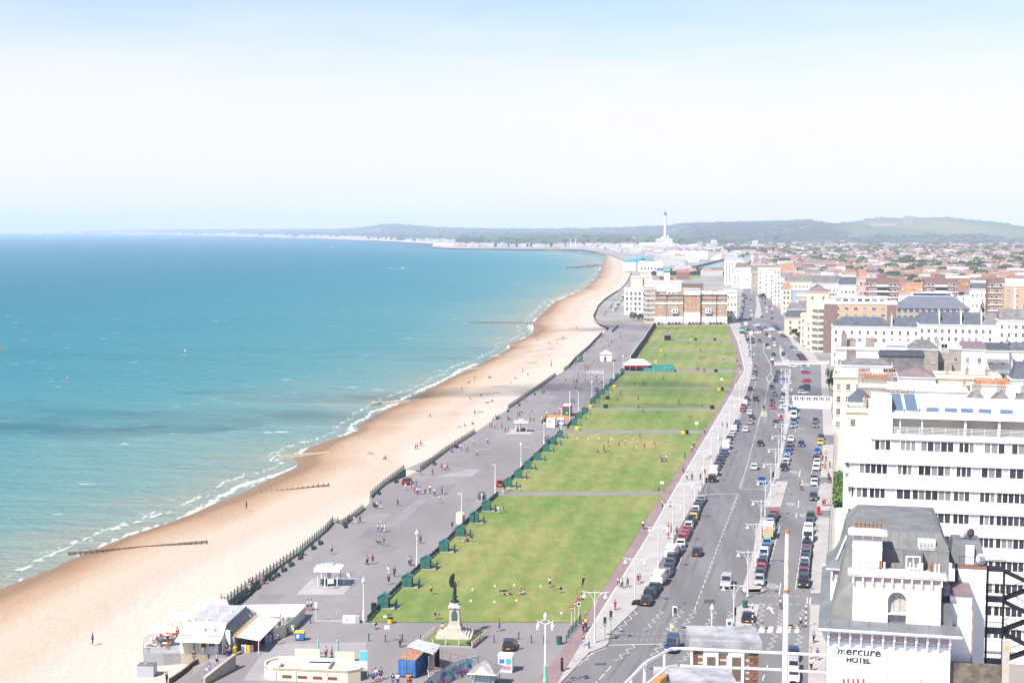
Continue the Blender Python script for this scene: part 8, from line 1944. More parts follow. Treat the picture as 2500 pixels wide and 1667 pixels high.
def motorbike(pt,h,label):
 t=thing('motorbike',label,'motorbike',tuple(G(*pt)),h-pi/2)
 for y in(-.7,.7):MB().tube([(-.07,y,.32),(.07,y,.32)],.32,10).O('wheel',m_tyre,t)
 MB().loft([[(-.14,-.8,.65),(.14,-.8,.65),(.12,-.8,.82),(-.12,-.8,.82)],[(-.2,0,.35),(.2,0,.35),(.2,0,.85),(-.2,0,.85)],[(-.12,.55,.5),(.12,.55,.5),(.12,.5,1.0),(-.12,.5,1.0)]]).O('motorbike_body',m_trim,t);MB().tube([(-.38,.4,1.08),(0,.5,1.05),(.38,.4,1.08)],.025,4).O('handlebar',m_steel,t);Bx(0,-.35,.82,.3,.7,.1).O('seat',m_dark,t)
for i,q in en(((300,1088),(335,1085),(370,1090))):motorbike(Z3(*q),R(10),ordn(i)+' black motorbike from the left at the near end of the parked row')
motorbike(Z1(790,1490),UP,'dark motorbike behind the black small van in the left lane')
for i,q in en((Z2(415,880),Z2(435,885),Z2(1030,390),Z2(1045,385))):bicycle(G(*q,.11),.3+i,('left','right','left','right')[i]+' bicycle leaning at the '+('end of the first grass crossing' if i<2 else 'pavement rack beside the parked row'))
for i in rg0(4):bicycle(G(*Z6(1825+18*i,565),.06),1.2,ordn(i)+' bicycle from the left standing on the far lawn','bicycles on the far lawn')
bicycle(G(*Z3(1965,930),.11),1.4,'bicycle parked beside the black off road car on the pavement');bicycle(G(*Z3(2018,375),.11),1.4,'bicycle leaning on the pavement beside the white off road car')
# people: one skinned body each, with clothes and hair
m_skin=mat('skin',(.48,.30,.22),rough=.6,objvar=.25);m_cloth=mat('cloth',(1,1,1),objcol=True,rough=.9,spec=.1);m_hair=mat('hair',(.05,.03,.02),rough=.8,objvar=.6);m_shoe=mat('shoe',(.06,.06,.065),rough=.7,objvar=.5)
def skin_mesh(name,J,E,rad,mats,root):
 me=bpy.data.meshes.new(name);ks=list(J);me.from_pydata([J[k]for k in ks],[(ks.index(a),ks.index(b))for a,b in E],[])
 o=bpy.data.objects.new(name,me);COL.objects.link(o);bpy.context.view_layer.objects.active=o
 md=o.modifiers.new('s','SKIN');md.use_smooth_shade=True
 lay=me.skin_vertices[0]if me.skin_vertices else None
 for i,k in en(ks):
  r=rad[k];lay.data[i].radius=r if isinstance(r,tuple)else(r,r);lay.data[i].use_root=(k==root)
 sb=o.modifiers.new('u','SUBSURF');sb.levels=1
 dg=bpy.context.evaluated_depsgraph_get();out=bpy.data.meshes.new_from_object(o.evaluated_get(dg));out.name=name
 out.materials.clear();out.materials.append(mats);bpy.data.objects.remove(o);return out
def pose(kind):
 V=lambda*a:V_(a)
 hip,ch,nk,hd=V(0,0,.95),V(0,.02,1.32),V(0,.02,1.50),V(0,.05,1.64)
 top=V(0,.05,1.74);L={}
 sh=[V(-.19,.01,1.43),V(.19,.01,1.43)];hj=[V(-.10,0,.90),V(.10,0,.90)]
 kn=[V(-.10,.03,.49),V(.10,.03,.49)];an=[V(-.10,-.02,.08),V(.10,-.02,.08)]
 el=[V(-.25,-.03,1.14),V(.25,-.03,1.14)];ha=[V(-.24,.05,.86),V(.24,.05,.86)]
 if kind in('walk','run'):
  k=1.0 if kind=='walk' else 1.5
  kn=[V(-.10,.18*k,.50),V(.10,-.02,.48)];an=[V(-.10,.24*k,.10),V(.10,-.36*k,.16)]
  el=[V(-.25,-.14*k,1.16),V(.25,.10*k,1.15)];ha=[V(-.24,-.12,.90),V(.24,.28*k,.95)]
 if kind=='sit':
  dz=V(0,0,-.78);hip,ch,nk,hd,top=hip+dz,ch+dz+V(0,-.12,0),nk+dz+V(0,-.12,0),hd+dz+V(0,-.1,0),top+dz+V(0,-.1,0)
  sh=[p+dz+V(0,-.12,0)for p in sh];hj=[p+dz for p in hj];kn=[V(-.16,.40,.40),V(.16,.40,.40)];an=[V(-.14,.62,.07),V(.14,.62,.07)];el=[V(-.28,.02,.42),V(.28,.02,.42)];ha=[V(-.12,.34,.42),V(.12,.34,.42)]
 if kind in('bench','ride'):
  dz=V(0,0,-.45 if kind=='bench' else .02);hip,ch,nk,hd,top=[p+dz for p in(hip,ch,nk,hd,top)];sh=[p+dz for p in sh];hj=[p+dz for p in hj];kn=[V(-.12,.44,.50),V(.12,.44,.50)];an=[V(-.12,.46,.08),V(.12,.46,.08)];el=[V(-.26,.02,.72),V(.26,.02,.72)];ha=[V(-.14,.30,.56),V(.14,.30,.56)]
  if kind=='ride':
   lean=V(0,.22,-.06);ch,nk,hd,top=ch+lean*.7,nk+lean,hd+lean*1.2,top+lean*1.2;sh=[p+lean for p in sh];kn=[V(-.10,.26,.70),V(.10,.12,.55)];an=[V(-.10,.06,.38),V(.10,-.10,.16)];el=[V(-.25,.40,1.18),V(.25,.40,1.18)];ha=[V(-.24,.56,1.02),V(.24,.56,1.02)]
 if kind=='bend':
  hip=V(0,-.08,.92);ch,nk,hd,top=V(0,.30,1.0),V(0,.46,.92),V(0,.56,.84),V(0,.62,.76);sh=[V(-.19,.40,.96),V(.19,.40,.96)];el=[V(-.22,.44,.66),V(.22,.44,.66)];ha=[V(-.16,.46,.38),V(.16,.46,.38)];hj=[p+V(0,-.08,0)for p in hj]
 if kind=='lie':
  hip,ch,nk,hd,top=V(0,0,.13),V(0,-.38,.15),V(0,-.55,.14),V(0,-.70,.15),V(0,-.80,.15);sh=[V(-.19,-.50,.13),V(.19,-.50,.13)];hj=[V(-.10,.06,.12),V(.10,.06,.12)];kn=[V(-.12,.48,.16),V(.12,.48,.12)];an=[V(-.14,.90,.08),V(.14,.90,.08)];el=[V(-.36,-.38,.08),V(.34,-.30,.08)];ha=[V(-.42,-.14,.07),V(.38,-.06,.07)]
 J=dict(hip=hip,ch=ch,nk=nk,hd=hd,top=top);E=[('hip','ch'),('ch','nk'),('nk','hd'),('hd','top')]
 for i,s in en('lr'):
  ft=an[i]+(V(0,.17,-.04)if kind!='lie' else V(0,.04,.14))
  J.update({s+'sh':sh[i],s+'el':el[i],s+'ha':ha[i],s+'hj':hj[i],s+'kn':kn[i],s+'an':an[i],s+'ft':ft})
  E+=[('ch',s+'sh'),(s+'sh',s+'el'),(s+'el',s+'ha'),('hip',s+'hj'),(s+'hj',s+'kn'),(s+'kn',s+'an'),(s+'an',s+'ft')]
 Rd=dict(hip=(.15,.11),ch=(.16,.11),nk=.055,hd=.095,top=.07)
 for s in 'lr':Rd.update({s+'sh':.065,s+'el':.046,s+'ha':.040,s+'hj':.095,s+'kn':.062,s+'an':.042,s+'ft':.038})
 body=skin_mesh('body',J,E,Rd,m_skin,'hip')
 sub=lambda nm_,ks,k,ex={}:skin_mesh(nm_,{q:J[q]for q in ks},[e for e in E if e[0]in ks and e[1]in ks],{q:tuple(v*k for v in(Rd[q]if isinstance(Rd[q],tuple)else(Rd[q],Rd[q])))for q in ks},m_cloth,'hip')
 topm=sub('top',['hip','ch','lsh','lel','rsh','rel'],1.16)
 trs=sub('trousers',['hip','lhj','lkn','lan','rhj','rkn','ran'],1.17);shs=sub('shorts',['hip','lhj','lkn','rhj','rkn'],1.2)
 d=(J['top']-J['hd']).normalized();h=MB();c=J['hd']+d*.035-V_((0,.025,0));h.lathe(0,0,[(.05,-.09),(.105,-.03),(.112,.04),(.075,.10),(.01,.118)],8);q=d.to_track_quat('Z','Y')
 h.v=[tuple(c+(q@V_(v)))for v in h.v];hair=h.mesh('hair',m_hair,True)
 f=MB()
 for s in 'lr':
  a,b=J[s+'an'],J[s+'ft'];dd=(b-a).normalized()*.05;u=V_((.05,0,0));w_=V_((0,0,.055))if kind!='lie' else V_((0,.05,0))
  f.loft([[p-u-w_,p+u-w_,p+u*.8+w_*k2,p-u*.8+w_*k2]for p,k2 in((a-dd,.8),(b+dd,.3))])
 return dict(body=body,top=topm,trousers=trs,shorts=shs,hair=hair,shoes=f.mesh('shoes',m_shoe))
POSE={k:pose(k)for k in('stand','walk','run','sit','bench','ride','bend','lie')}
PC={'white':(.62,.62,.62),'black':(.015,.015,.018),'navy':(.02,.03,.09),'blue':(.05,.14,.42),'red':(.42,.03,.04),'orange':(.55,.16,.03),'pink':(.50,.12,.22),'grey':(.20,.20,.21),'yellow':(.60,.42,.05),'green':(.04,.22,.12),'purple':(.16,.05,.28),'beige':(.45,.36,.26),'pale blue':(.30,.42,.58),'maroon':(.18,.02,.04),'brown':(.12,.06,.04)}
VERB={'stand':'standing','walk':'walking','run':'running','sit':'sitting','bench':'sitting on a seat','ride':'cycling','bend':'bending down','lie':'lying'}
LM=[('the winged statue',B2(1010,800)),('the beach cafe',B1(800,950)),('the blue wheeled bin',B1(1690,825)),('the near pavilion',B1(1930,330)),('the first lantern lamp',(888,1517)),('the second lantern lamp',(1018,1388)),('the maroon saloon',Z5(1150,300)),('the red open hatchback',Z5(2050,330)),('the white booth',Z5(1645,700)),('the second steps',Z5(420,760)),('the open pavilion',Z4(1210,910)),('the orange barrier',Z4(1600,800)),('the red food bus',Z4(1730,730)),('the cream hut',Z6(800,590)),('the green container',Z6(510,590)),('the red awning cafe',Z6(1130,690)),('the lawn kiosk',Z6(1450,365)),('the feather flag',ZB(78,388)),('the near traffic lights',ZB(320,800)),('the zebra crossing',ZB(1950,725)),('the red post box',Z2(2020,1110)),('the far crossing',Z2(900,860)),('the first crossing sign',Z2(470,900)),('the second crossing sign',Z2(812,300)),('the netted enclosure',Z6(1380,700)),('the white hoarding',Z6(1180,440)),('the far villa',(1530,770)),('the nearest groyne',(330,1340)),('the weedy groyne',(780,1110)),('the blue container',B2(560,1180)),('the hotel railings',(2016,1480)),('the clipped hedge',(2045,1200)),('the ticket machine',B2(2046,1120))]
PEOPLE=[]
def person(pt,ps,top,bot,z=0.0,rz=None,shorts=False,kid=False):
 p=G(*pt,z);PEOPLE.append((p,pt,ps,top,bot,rz if rz is not None else rnd.random()*6.28,shorts,kid))
def build_people():
 labs=[]
 for p,pt,ps,top,bot,rz,sh,kid in PEOPLE:
  nm_,q=min(LM,key=lambda l:hypot((l[1][0]-pt[0]),(l[1][1]-pt[1])*1.3));dx,dy=pt[0]-q[0],pt[1]-q[1]
  rel=('right of' if dx>0 else 'left of')if abs(dx)>abs(dy)*1.2 else('nearer than' if dy>0 else 'beyond')
  labs.append(f"{'child' if kid else 'person'} in {top} top, {bot} {'shorts' if sh else 'trousers'}, {VERB[ps]} {rel} {nm_}")
 from collections import Counter
 cn=Counter(labs);seen={}
 for i in sorted(rg0(len(PEOPLE)),key=lambda i:PEOPLE[i][1][0]):
  p,pt,ps,top,bot,rz,sh,kid=PEOPLE[i];lb=labs[i]
  if cn[lb]>1:
   n=seen.get(lb,0);seen[lb]=n+1;lb+=', '+('leftmost' if n==0 else ordn(n)+' from left')
  s=(.93+.12*rnd.random())*(.66 if kid else 1)
  t=thing('person',lb,'person',tuple(p),rz,'people out along the seafront',(s,s,s));M=POSE[ps]
  link('body',M['body'],t);o=link('top',M['top'],t);o.color=(*PC[top],1)
  o=link('shorts' if sh else 'trousers',M['shorts' if sh else 'trousers'],t);o.color=(*PC[bot],1)
  link('hair',M['hair'],t);link('shoes',M['shoes'],t)
  if ps=='ride':bicycle(tuple(p),rz+pi/2,'bicycle ridden by the '+lb.split(',')[0]+' '+' '.join(lb.split(', ')[2].split()[1:])+(', '+lb.split(', ')[3]if lb.count(',')>2 else ''))
N,S_,E_,W__=0.0,pi,-pi/2,pi/2
T=person
def PP(s):
 for e in s.split(';'):
  x,y,p,a,b,d,h=e.split('/');yield (int(x),int(y)),'stand walk run sit bench ride bend lie'.split()[int(p)],a,b,{'N':N,'S':S_,'E':E_,'W':W__,'-':None}[d],int(h)
for q,ps,a,b,rz,sh in PP("185/108/1/pink/black/N/0;235/102/1/navy/navy/N/1;585/118/1/beige/black/S/0;602/122/1/purple/purple/S/0;385/205/1/white/white/N/0;443/226/1/black/black/N/0;388/300/1/black/black/N/1;795/395/0/orange/black/S/1;838/632/6/blue/maroon/E/1;262/728/6/pale blue/navy/W/1;903/772/0/yellow/black/N/1;1448/745/1/black/blue/W/1;497/898/1/grey/black/N/0;1613/925/1/navy/grey/E/0;1930/325/0/white/black/S/1;2035/382/6/black/black/W/1;1500/365/7/black/black/W/0;1510/400/7/beige/black/W/1;1548/398/3/pink/black/W/1;1655/392/3/maroon/white/S/1;1672/398/3/white/blue/W/1;2190/445/3/red/navy/S/1;2225/445/3/pale blue/grey/W/1;2250/755/5/navy/black/N/0;2275/725/5/yellow/black/N/0;2250/890/1/brown/pale blue/N/0;262/1215/0/white/blue/N/1;240/1240/0/blue/black/N/1;312/1212/1/navy/black/N/1;428/1270/1/navy/blue/N/0;476/1270/1/white/navy/N/0;575/1270/1/orange/red/N/0;600/1268/1/brown/brown/N/0;770/1192/0/purple/white/E/0;788/108/4/purple/grey/E/0;768/96/4/pink/navy/E/0"):T(B2(*q),ps,a,b,.06 if(q[0]>640 and q[1]<640)else 0,rz,bool(sh))
for q,ps,a,b,rz,sh in PP("1768/545/1/white/red/-/0;1802/548/1/pale blue/navy/-/1;1485/870/1/navy/navy/-/1;1628/778/1/white/white/-/1;1500/740/0/maroon/white/-/0;675/965/0/white/white/-/0;995/985/0/black/purple/-/0;1025/990/0/grey/navy/-/0;1535/590/4/black/white/-/0;1510/600/4/red/black/-/0;510/820/4/red/white/-/1;525/790/4/black/red/-/1;640/680/0/red/black/-/0;945/488/0/red/navy/-/0;1225/330/0/navy/black/-/0;1215/345/4/navy/white/-/1;1945/1005/0/pink/black/-/0;2000/1008/0/maroon/black/-/0;2335/108/1/pink/black/-/0"):T(B1(*q),ps,a,b,0,None,bool(sh))
T(B1(900,1075),'walk','pale blue','navy',.9,None,True);T(B1(825,1120),'sit','blue','white',.75);T(B1(680,1040),'stand','brown','grey',-.6);T(B1(420,1243),'stand','maroon','black',-1.6);T(W((213,1478))[0],'stand','black','black',-1.6,W__)
for q,ps,a,b,rz,sh in PP("430/990/1/pale blue/black/-/1;1062/525/1/navy/navy/-/0;863/555/1/white/navy/-/0;898/555/1/purple/white/-/0;593/698/0/maroon/maroon/-/0;648/700/1/white/white/-/0;700/692/1/brown/navy/-/0;878/778/1/white/grey/-/0;917/778/1/white/blue/-/0;940/780/1/white/white/-/0;930/912/1/black/grey/-/0;1280/888/1/navy/navy/-/0;1462/500/1/white/beige/-/0;1190/360/0/white/pink/-/0;1220/402/1/blue/red/-/0;1250/422/1/white/navy/-/0;1272/420/1/white/pink/-/0;1323/415/1/blue/navy/-/0;1340/412/1/white/white/-/0;1372/400/1/white/black/-/0;1415/430/1/white/navy/-/0;1488/415/1/maroon/navy/-/0;1505/420/0/white/white/-/0;1138/378/1/white/beige/-/1;1240/345/0/black/blue/-/0;1583/750/1/navy/navy/-/1;2025/600/1/white/pale blue/-/0;2073/590/1/black/orange/-/1;1775/870/0/black/black/-/1;1720/870/3/black/grey/-/1;1735/865/3/beige/black/-/1;1690/870/7/pale blue/pale blue/-/0;1710/820/4/red/brown/-/1;1950/570/4/white/pink/-/0;2070/415/0/grey/white/-/0;2125/410/0/white/grey/-/0;770/1085/1/pink/navy/-/0"):
 if q!=(770,1085):T(Z5(*q),ps,a,b,.06 if q[0]>1660 and q[1]>500 else 0,None,bool(sh))
for q,ps,a,b,rz,sh in PP("118/1380/1/maroon/black/-/1;250/1385/1/maroon/navy/-/0;350/1330/1/brown/maroon/-/1;385/1340/1/white/red/-/0;415/1330/1/grey/purple/-/0;742/1178/1/white/navy/-/0;855/1045/1/white/navy/-/0;698/1055/1/white/pink/-/0;495/1090/1/navy/navy/-/0;512/1090/1/navy/black/-/0;565/1115/1/white/blue/-/0;597/1122/1/white/beige/-/0;630/1125/1/grey/brown/-/0;455/1140/4/blue/navy/-/0;1048/918/1/navy/navy/-/0;1078/912/1/blue/grey/-/0;875/872/0/pale blue/blue/-/0;898/872/0/red/red/-/0;932/878/0/green/navy/-/0;955/878/0/red/beige/-/1;1008/872/1/black/black/-/0;1075/792/1/black/black/-/0;1098/790/1/pale blue/navy/-/0;1182/745/0/brown/black/-/0;1203/745/1/black/navy/-/0;1225/712/1/white/black/-/0;1320/735/1/white/grey/-/0;1337/738/1/navy/white/-/0;1318/800/1/maroon/black/-/0;1357/795/1/white/black/-/0;1502/745/1/white/grey/-/0;1548/752/0/green/grey/-/0;1580/752/0/black/navy/-/0;1443/780/0/pink/white/-/0;1770/600/1/maroon/black/-/0;1797/602/1/black/black/-/0;1815/452/1/grey/navy/-/0;1848/492/1/brown/black/-/0;1793/375/1/white/black/-/0;1832/380/1/black/black/-/0;1690/362/1/navy/white/-/0;1708/358/1/white/navy/-/0;1453/502/0/brown/navy/-/0;1473/500/0/navy/black/-/0;1260/580/1/red/maroon/-/0;940/765/4/red/black/-/0;965/770/4/black/navy/-/0;985/760/4/navy/pink/-/1;920/790/4/blue/blue/-/0;1165/915/4/white/red/-/0;1195/915/4/pink/maroon/-/0;1215/912/4/purple/navy/-/0;1690/1025/0/maroon/white/-/1;1645/900/0/white/navy/-/0;2110/400/1/navy/maroon/-/0;2075/345/1/white/grey/-/0;1640/730/0/maroon/red/-/0;1720/750/0/white/green/-/0"):T(Z4(*q),ps,a,b,0,None,bool(sh))
for q,ps,a,b,rz,sh in PP("2170/1072/0/black/grey/-/1;2125/1140/0/black/black/-/1;2055/1138/3/black/pink/-/1;2150/1135/7/green/green/-/0;1210/1568/0/navy/white/-/1"):T(Z4(*q),ps,a,b,.06,None,bool(sh))
for q,ps,a,b,rz,sh in PP("110/435/2/white/orange/-/1;45/460/2/black/red/-/1;297/475/0/red/red/-/1;395/455/2/red/orange/-/1;252/360/1/black/maroon/-/1;745/165/2/pale blue/navy/-/1;285/125/2/maroon/black/-/1;237/70/0/green/black/-/0;870/65/1/green/black/-/0;455/595/0/maroon/white/-/0;470/598/0/pink/black/-/0;490/595/0/black/white/-/0;512/592/0/white/purple/-/0;285/1258/5/white/black/-/0;475/1050/5/orange/navy/-/0;552/1072/2/white/green/-/1;680/700/5/purple/navy/-/0;718/775/0/white/black/-/0;768/778/0/navy/black/-/0;852/775/0/black/navy/-/0;895/730/1/red/maroon/-/0;785/450/5/grey/black/-/0;768/495/5/white/navy/-/0;895/318/5/purple/navy/-/0;908/570/1/white/white/-/0;950/575/1/navy/blue/-/0;1072/255/1/brown/black/-/0;1115/260/1/red/black/-/0;697/565/0/green/green/-/0;2065/1030/1/red/black/-/0;2082/1032/1/red/red/-/0;2100/1030/1/pink/white/-/0;2130/1025/1/white/white/-/0;2088/858/1/white/white/-/0;2118/770/1/navy/navy/-/0;2132/795/1/navy/black/-/0;2062/590/1/maroon/black/-/0;2095/595/1/navy/black/-/0;2062/655/1/white/red/-/0;2088/670/1/maroon/maroon/-/0;2132/655/1/maroon/black/-/0;2090/515/1/white/beige/-/0;1838/870/1/black/maroon/-/1;1852/875/1/white/maroon/-/0;2010/860/1/purple/white/-/0;535/1290/1/red/white/-/0;565/1295/1/navy/red/-/0;1640/300/0/maroon/black/-/0"):T(Z2(*q),ps,a,b,.11 if q[0]>700 or ps=='ride' else .06,N if ps=='ride' else None,bool(sh))
for q,ps,a,b,rz,sh in PP("118/905/1/white/black/-/0;150/920/1/white/black/-/0;205/912/1/black/black/-/0;303/885/1/black/pink/-/1;322/870/1/maroon/pink/-/1;85/1130/0/black/red/-/0;592/450/1/red/red/-/0;660/455/0/white/navy/-/0;675/410/1/navy/navy/-/0;1672/1118/5/beige/maroon/-/0;1862/1290/1/white/black/-/0;2105/985/1/red/white/-/0"):T(Z3(*q),ps,a,b,.11,None,bool(sh))
for q,ps,a,b,rz,sh in PP("2300/855/1/purple/black/-/0;2275/1125/1/white/black/-/0;2268/1010/0/white/white/-/0;2335/1020/1/purple/purple/-/0"):T(ZB(*q),ps,a,b,.11)
for q,ps,a,b,rz,sh in PP("825/1525/0/black/orange/-/1;780/1555/0/black/black/-/1;962/965/0/black/black/-/0;932/1035/0/green/navy/-/0;975/1040/2/red/beige/-/1;1157/1015/1/maroon/black/-/0;1600/1055/2/black/black/-/1;1118/855/0/black/black/-/0;1213/858/0/navy/black/-/0;1242/862/0/brown/brown/-/1;1432/798/1/purple/navy/-/0;1450/540/1/navy/black/-/0;1837/482/0/black/navy/-/0;2075/570/0/white/black/-/0;2100/568/0/white/grey/-/0;1800/695/1/maroon/black/-/0;1815/700/1/navy/navy/-/0;1870/700/1/pink/black/-/0;1885/705/1/black/brown/-/0;2200/698/1/green/grey/-/0;1575/255/0/black/black/-/0;2062/395/1/maroon/brown/-/0;1410/705/4/navy/purple/-/0;2270/660/5/navy/black/-/0;2240/600/5/black/maroon/-/0;2235/510/5/purple/navy/-/0;2272/400/1/red/black/-/0"):T(Z6(*q),ps,a,b,.06,None,bool(sh))
rp_=Rn(11);cols_=['white','black','navy','red','grey','pink','blue','white','maroon','beige','purple']
for i in rg0(112):
 if i<34:x,y=780-rp_.random()*240+130*rp_.random(),690-rp_.random()*60;q=Z6(540+200*rp_.random(),590+110*rp_.random())if i<16 else Z6(720+250*rp_.random(),290+170*rp_.random())
 elif i<52:u=rp_.random();q=(1392+85*u+3,899-88*u+2)
 elif i>84:q=Z6(440+330*rp_.random(),600+320*rp_.random())
 else:u=rp_.random();q=(1458+40*u+14,775-55*u+3*rp_.random())
 T(q,'bench' if 34<=i<52 and i%2 else 'walk',cols_[rp_.randrange(11)],cols_[rp_.randrange(11)],0,None,rp_.random()<.3)
for q,ps,a,b in[(W((566,1167))[0],'stand','black','navy'),(Z4(712,722),'stand','navy','maroon'),(Z4(225,745),'sit','navy','red'),(Z4(65,1105),'walk','maroon','navy'),(Z4(85,1105),'walk','pink','red'),(Z4(120,1070),'walk','navy','black'),(Z4(138,1070),'walk','pale blue','white'),(Z4(545,862),'lie','navy','pink'),(Z4(600,850),'sit','purple','pink'),(Z4(685,830),'sit','black','black'),(Z4(660,555),'sit','brown','beige'),(Z4(780,520),'sit','black','brown'),(Z4(848,596),'lie','black','black'),(Z4(905,582),'sit','brown','black'),(Z4(648,380),'sit','brown','black'),(Z4(862,325),'sit','maroon','black'),(Z4(880,322),'sit','navy','black'),(Z4(1158,335),'sit','black','black'),(Z4(1103,380),'sit','pink','red'),(Z4(1237,262),'stand','black','black'),(Z4(1290,292),'sit','grey','black'),(Z4(1533,80),'lie','black','navy'),(Z4(1555,145),'sit','red','grey'),(Z4(1547,195),'stand','orange','beige'),(Z6(205,650),'stand','orange','brown'),(Z6(480,235),'sit','black','black'),(Z6(265,395),'sit','black','maroon'),(Z6(180,395),'sit','maroon','red'),(Z6(55,355),'sit','navy','black'),(Z6(338,335),'sit','brown','black'),(Z5(808,25),'lie','pink','maroon'),(Z5(945,78),'sit','black','black'),(Z4(570,465),'stand','beige','brown'),(Z4(712,340),'stand','beige','brown')]:T(q,ps,a,b,-1.75)
build_people()
for g in list(BK.children):bpy.data.objects.remove(g)
bpy.data.objects.remove(BK)
def dog(pt,z,h,col,label):
 t=thing('dog',label,'dog',tuple(G(*pt,z)),h-pi/2);V=Vector
 J=dict(hip=V((0,-.30,.50)),mid=V((0,0,.48)),ch=V((0,.28,.50)),nk=V((0,.42,.62)),hd=V((0,.52,.72)),mz=V((0,.68,.68)),tl=V((0,-.45,.58)),tt=V((0,-.62,.52)))
 E=[('hip','mid'),('mid','ch'),('ch','nk'),('nk','hd'),('hd','mz'),('hip','tl'),('tl','tt')];Rd=dict(hip=.11,mid=.11,ch=.14,nk=.085,hd=.085,mz=.04,tl=.03,tt=.02)
 for s,x in(('l',-.09),('r',.09)):
  J.update({s+'k':V((x,-.22,.34)),s+'h':V((x,-.38,.22)),s+'p':V((x,-.33,.03)),s+'e':V((x,.30,.30)),s+'w':V((x,.27,.03))});E+=[('hip',s+'k'),(s+'k',s+'h'),(s+'h',s+'p'),('ch',s+'e'),(s+'e',s+'w')];Rd.update({s+'k':.075,s+'h':.035,s+'p':.032,s+'e':.045,s+'w':.032})
 link('body',skin_mesh('body',J,E,Rd,col,'mid'),t)
 for x in(-.05,.05):MB().poly([(x-.03,.50,.78),(x+.03,.50,.78),(x,.47,.90)]).O('ear',col,t)
m_fur=mat('tan_fur',(.30,.16,.07),var=.4,scale=5,rough=.95);m_furb=mat('black_fur',(.02,.018,.018),rough=.95)
dog(ZB(2140,725),.0,R(170),m_fur,'tan dog walked across the zebra crossing, the right one');dog(ZB(2075,718),.0,R(185),m_furb,'black dog walked across the zebra crossing, the left one');dog(Z5(882,895),.0,R(180),m_furb,'small black dog beside the walker in mid promenade')
# trees
m_bark=mat('bark',(.09,.065,.045),rough=.95);
M_LEAF=[mat('leaf_'+n,c,rough=.9,var=.4,scale=.8,objvar=.18,spec=.1)for n,c in(('mid',(.045,.085,.022)),('dark',(.028,.055,.020)),('light',(.085,.125,.035)))]
def crown_mesh(seed,m,n=420,flat=.8,conic=False):
 r_=Rn(seed);mb=MB();cl=[]
 for _ in rg0(15):
  a,u=r_.random()*6.28,r_.random();rr_=.62*math.sqrt(r_.random());z=.15+.7*u
  if conic:rr_=.30*(1-u)+.04;z=u*1.0
  cl.append((V_((rr_*cos(a),rr_*sin(a),z*flat if not conic else z)),.20+.16*r_.random()if not conic else .20*(1.1-u)))
 for i in rg0(n):
  c,s=cl[i%len(cl)];d=V_((r_.gauss(0,1),r_.gauss(0,1),r_.gauss(0,1))).normalized();p=c+d*s*(.6+.4*r_.random())
  u=d.orthogonal().normalized();u.rotate(Matrix.Rotation(r_.random()*6.28,3,d));v=d.cross(u);k=.055+.05*r_.random();d2=d*k*.5
  mb.poly([p-u*k-d2*r_.random(),p-v*k*.8+d2,p+u*k-d2*r_.random(),p+v*k*.8+d2*.5])
 return mb.mesh('crown',m)
CROWN=[crown_mesh(i,M_LEAF[i%3])for i in rg0(6)];CONE=crown_mesh(40,M_LEAF[1],500,1,True)
TRUNK=MB().tube([(0,0,-.5),(.02,0,.0),(0,0,.30)],.035,6,.022).tube([(0,0,.16),(.15,.05,.42)],.018,5,.008).tube([(0,0,.18),(-.14,-.06,.45)],.018,5,.008).tube([(0,0,.2),(.02,.15,.5)],.016,5,.007).mesh('trunk',m_bark)
def tree(p,wd,h,label,group=None,kind=0,conic=False,name='tree'):
 t=thing(name,label,'tree' if name=='tree' else 'bush',tuple(p),rnd.random()*6.28,group)
 tr=link('trunk',TRUNK,t);tr.scale=(h,h,h);tr.location=(0,0,h*.05 if name=='tree' else-.1)
 c=link('crown',CONE if conic else CROWN[kind%6],t);c.scale=(wd*.62,wd*.62,h*(.95 if name=='tree' and not conic else 1.05));c.location=(0,0,h*(.12 if name=='tree' and not conic else 0))
for(x0,x1,yt,yb_,d,lb,k,cn)in[(2014,2040,900,926,560,'bushy tree in front of the cream villa, the farther of two',0,0),(2014,2036,918,943,530,'bushy tree in front of the cream villa, the nearer of two',1,0),(2390,2409,732,760,745,'tall dark conifer beside the slate hall',1,1),(1535,1556,760,779,945,'rounded green bush in front of the white villa, left one',2,0),(1553,1578,764,782,940,'rounded green bush in front of the pale pink flats',0,0),(1773,1792,772,786,915,'bright bush at the right corner of the orange block',2,0),(1846,1864,696,709,1390,'tree beside the far road below the beige gable house',0,0),(1851,1871,714,730,1235,'nearer tree beside the far road before the bay fronted flats',1,0),(2228,2262,681,700,1180,'yellow green tree clump between the two brick blocks',2,0),(2338,2356,712,722,840,'low tree right of the right brick block',2,0),(1928,1948,800,818,770,'dark shrub in the planted corner of the far junction',1,0),(1942,1960,810,826,750,'second shrub in the planted corner of the far junction',0,0)]:
 a,b=PD(x0,yb_,d),PD(x1,yt,d);tree(V_(((a.x+b.x)/2,d,max(0,a.z))),b.x-a.x,b.z-max(0,a.z),lb,None,k,bool(cn))
tk_=[(2165,640,22),(2185,636,18),(2205,648,34),(2222,646,30),(2238,652,36),(2255,655,24),(2272,646,26),(2284,656,30),(2300,652,14),(2320,654,26),(2348,650,30),(2365,654,34),(2385,655,36),(2400,652,24),(2182,628,14),(2253,628,16),(2280,628,16),(2312,630,14),(2405,626,22),(2425,634,22),(2440,640,20),(2455,646,14),(2480,640,30),(2495,655,36),(2500,625,30),(2023,626,15),(2050,627,10),(2075,632,14),(2090,634,12),(2150,648,14),(2130,622,12),(2190,618,16),(2225,622,14),(2340,622,16),(2370,618,16),(2450,615,18),(2110,610,14),(2035,610,14),(1990,612,12),(2145,604,16),(2300,608,18),(2420,604,18),(2480,606,22),(2210,604,14)]
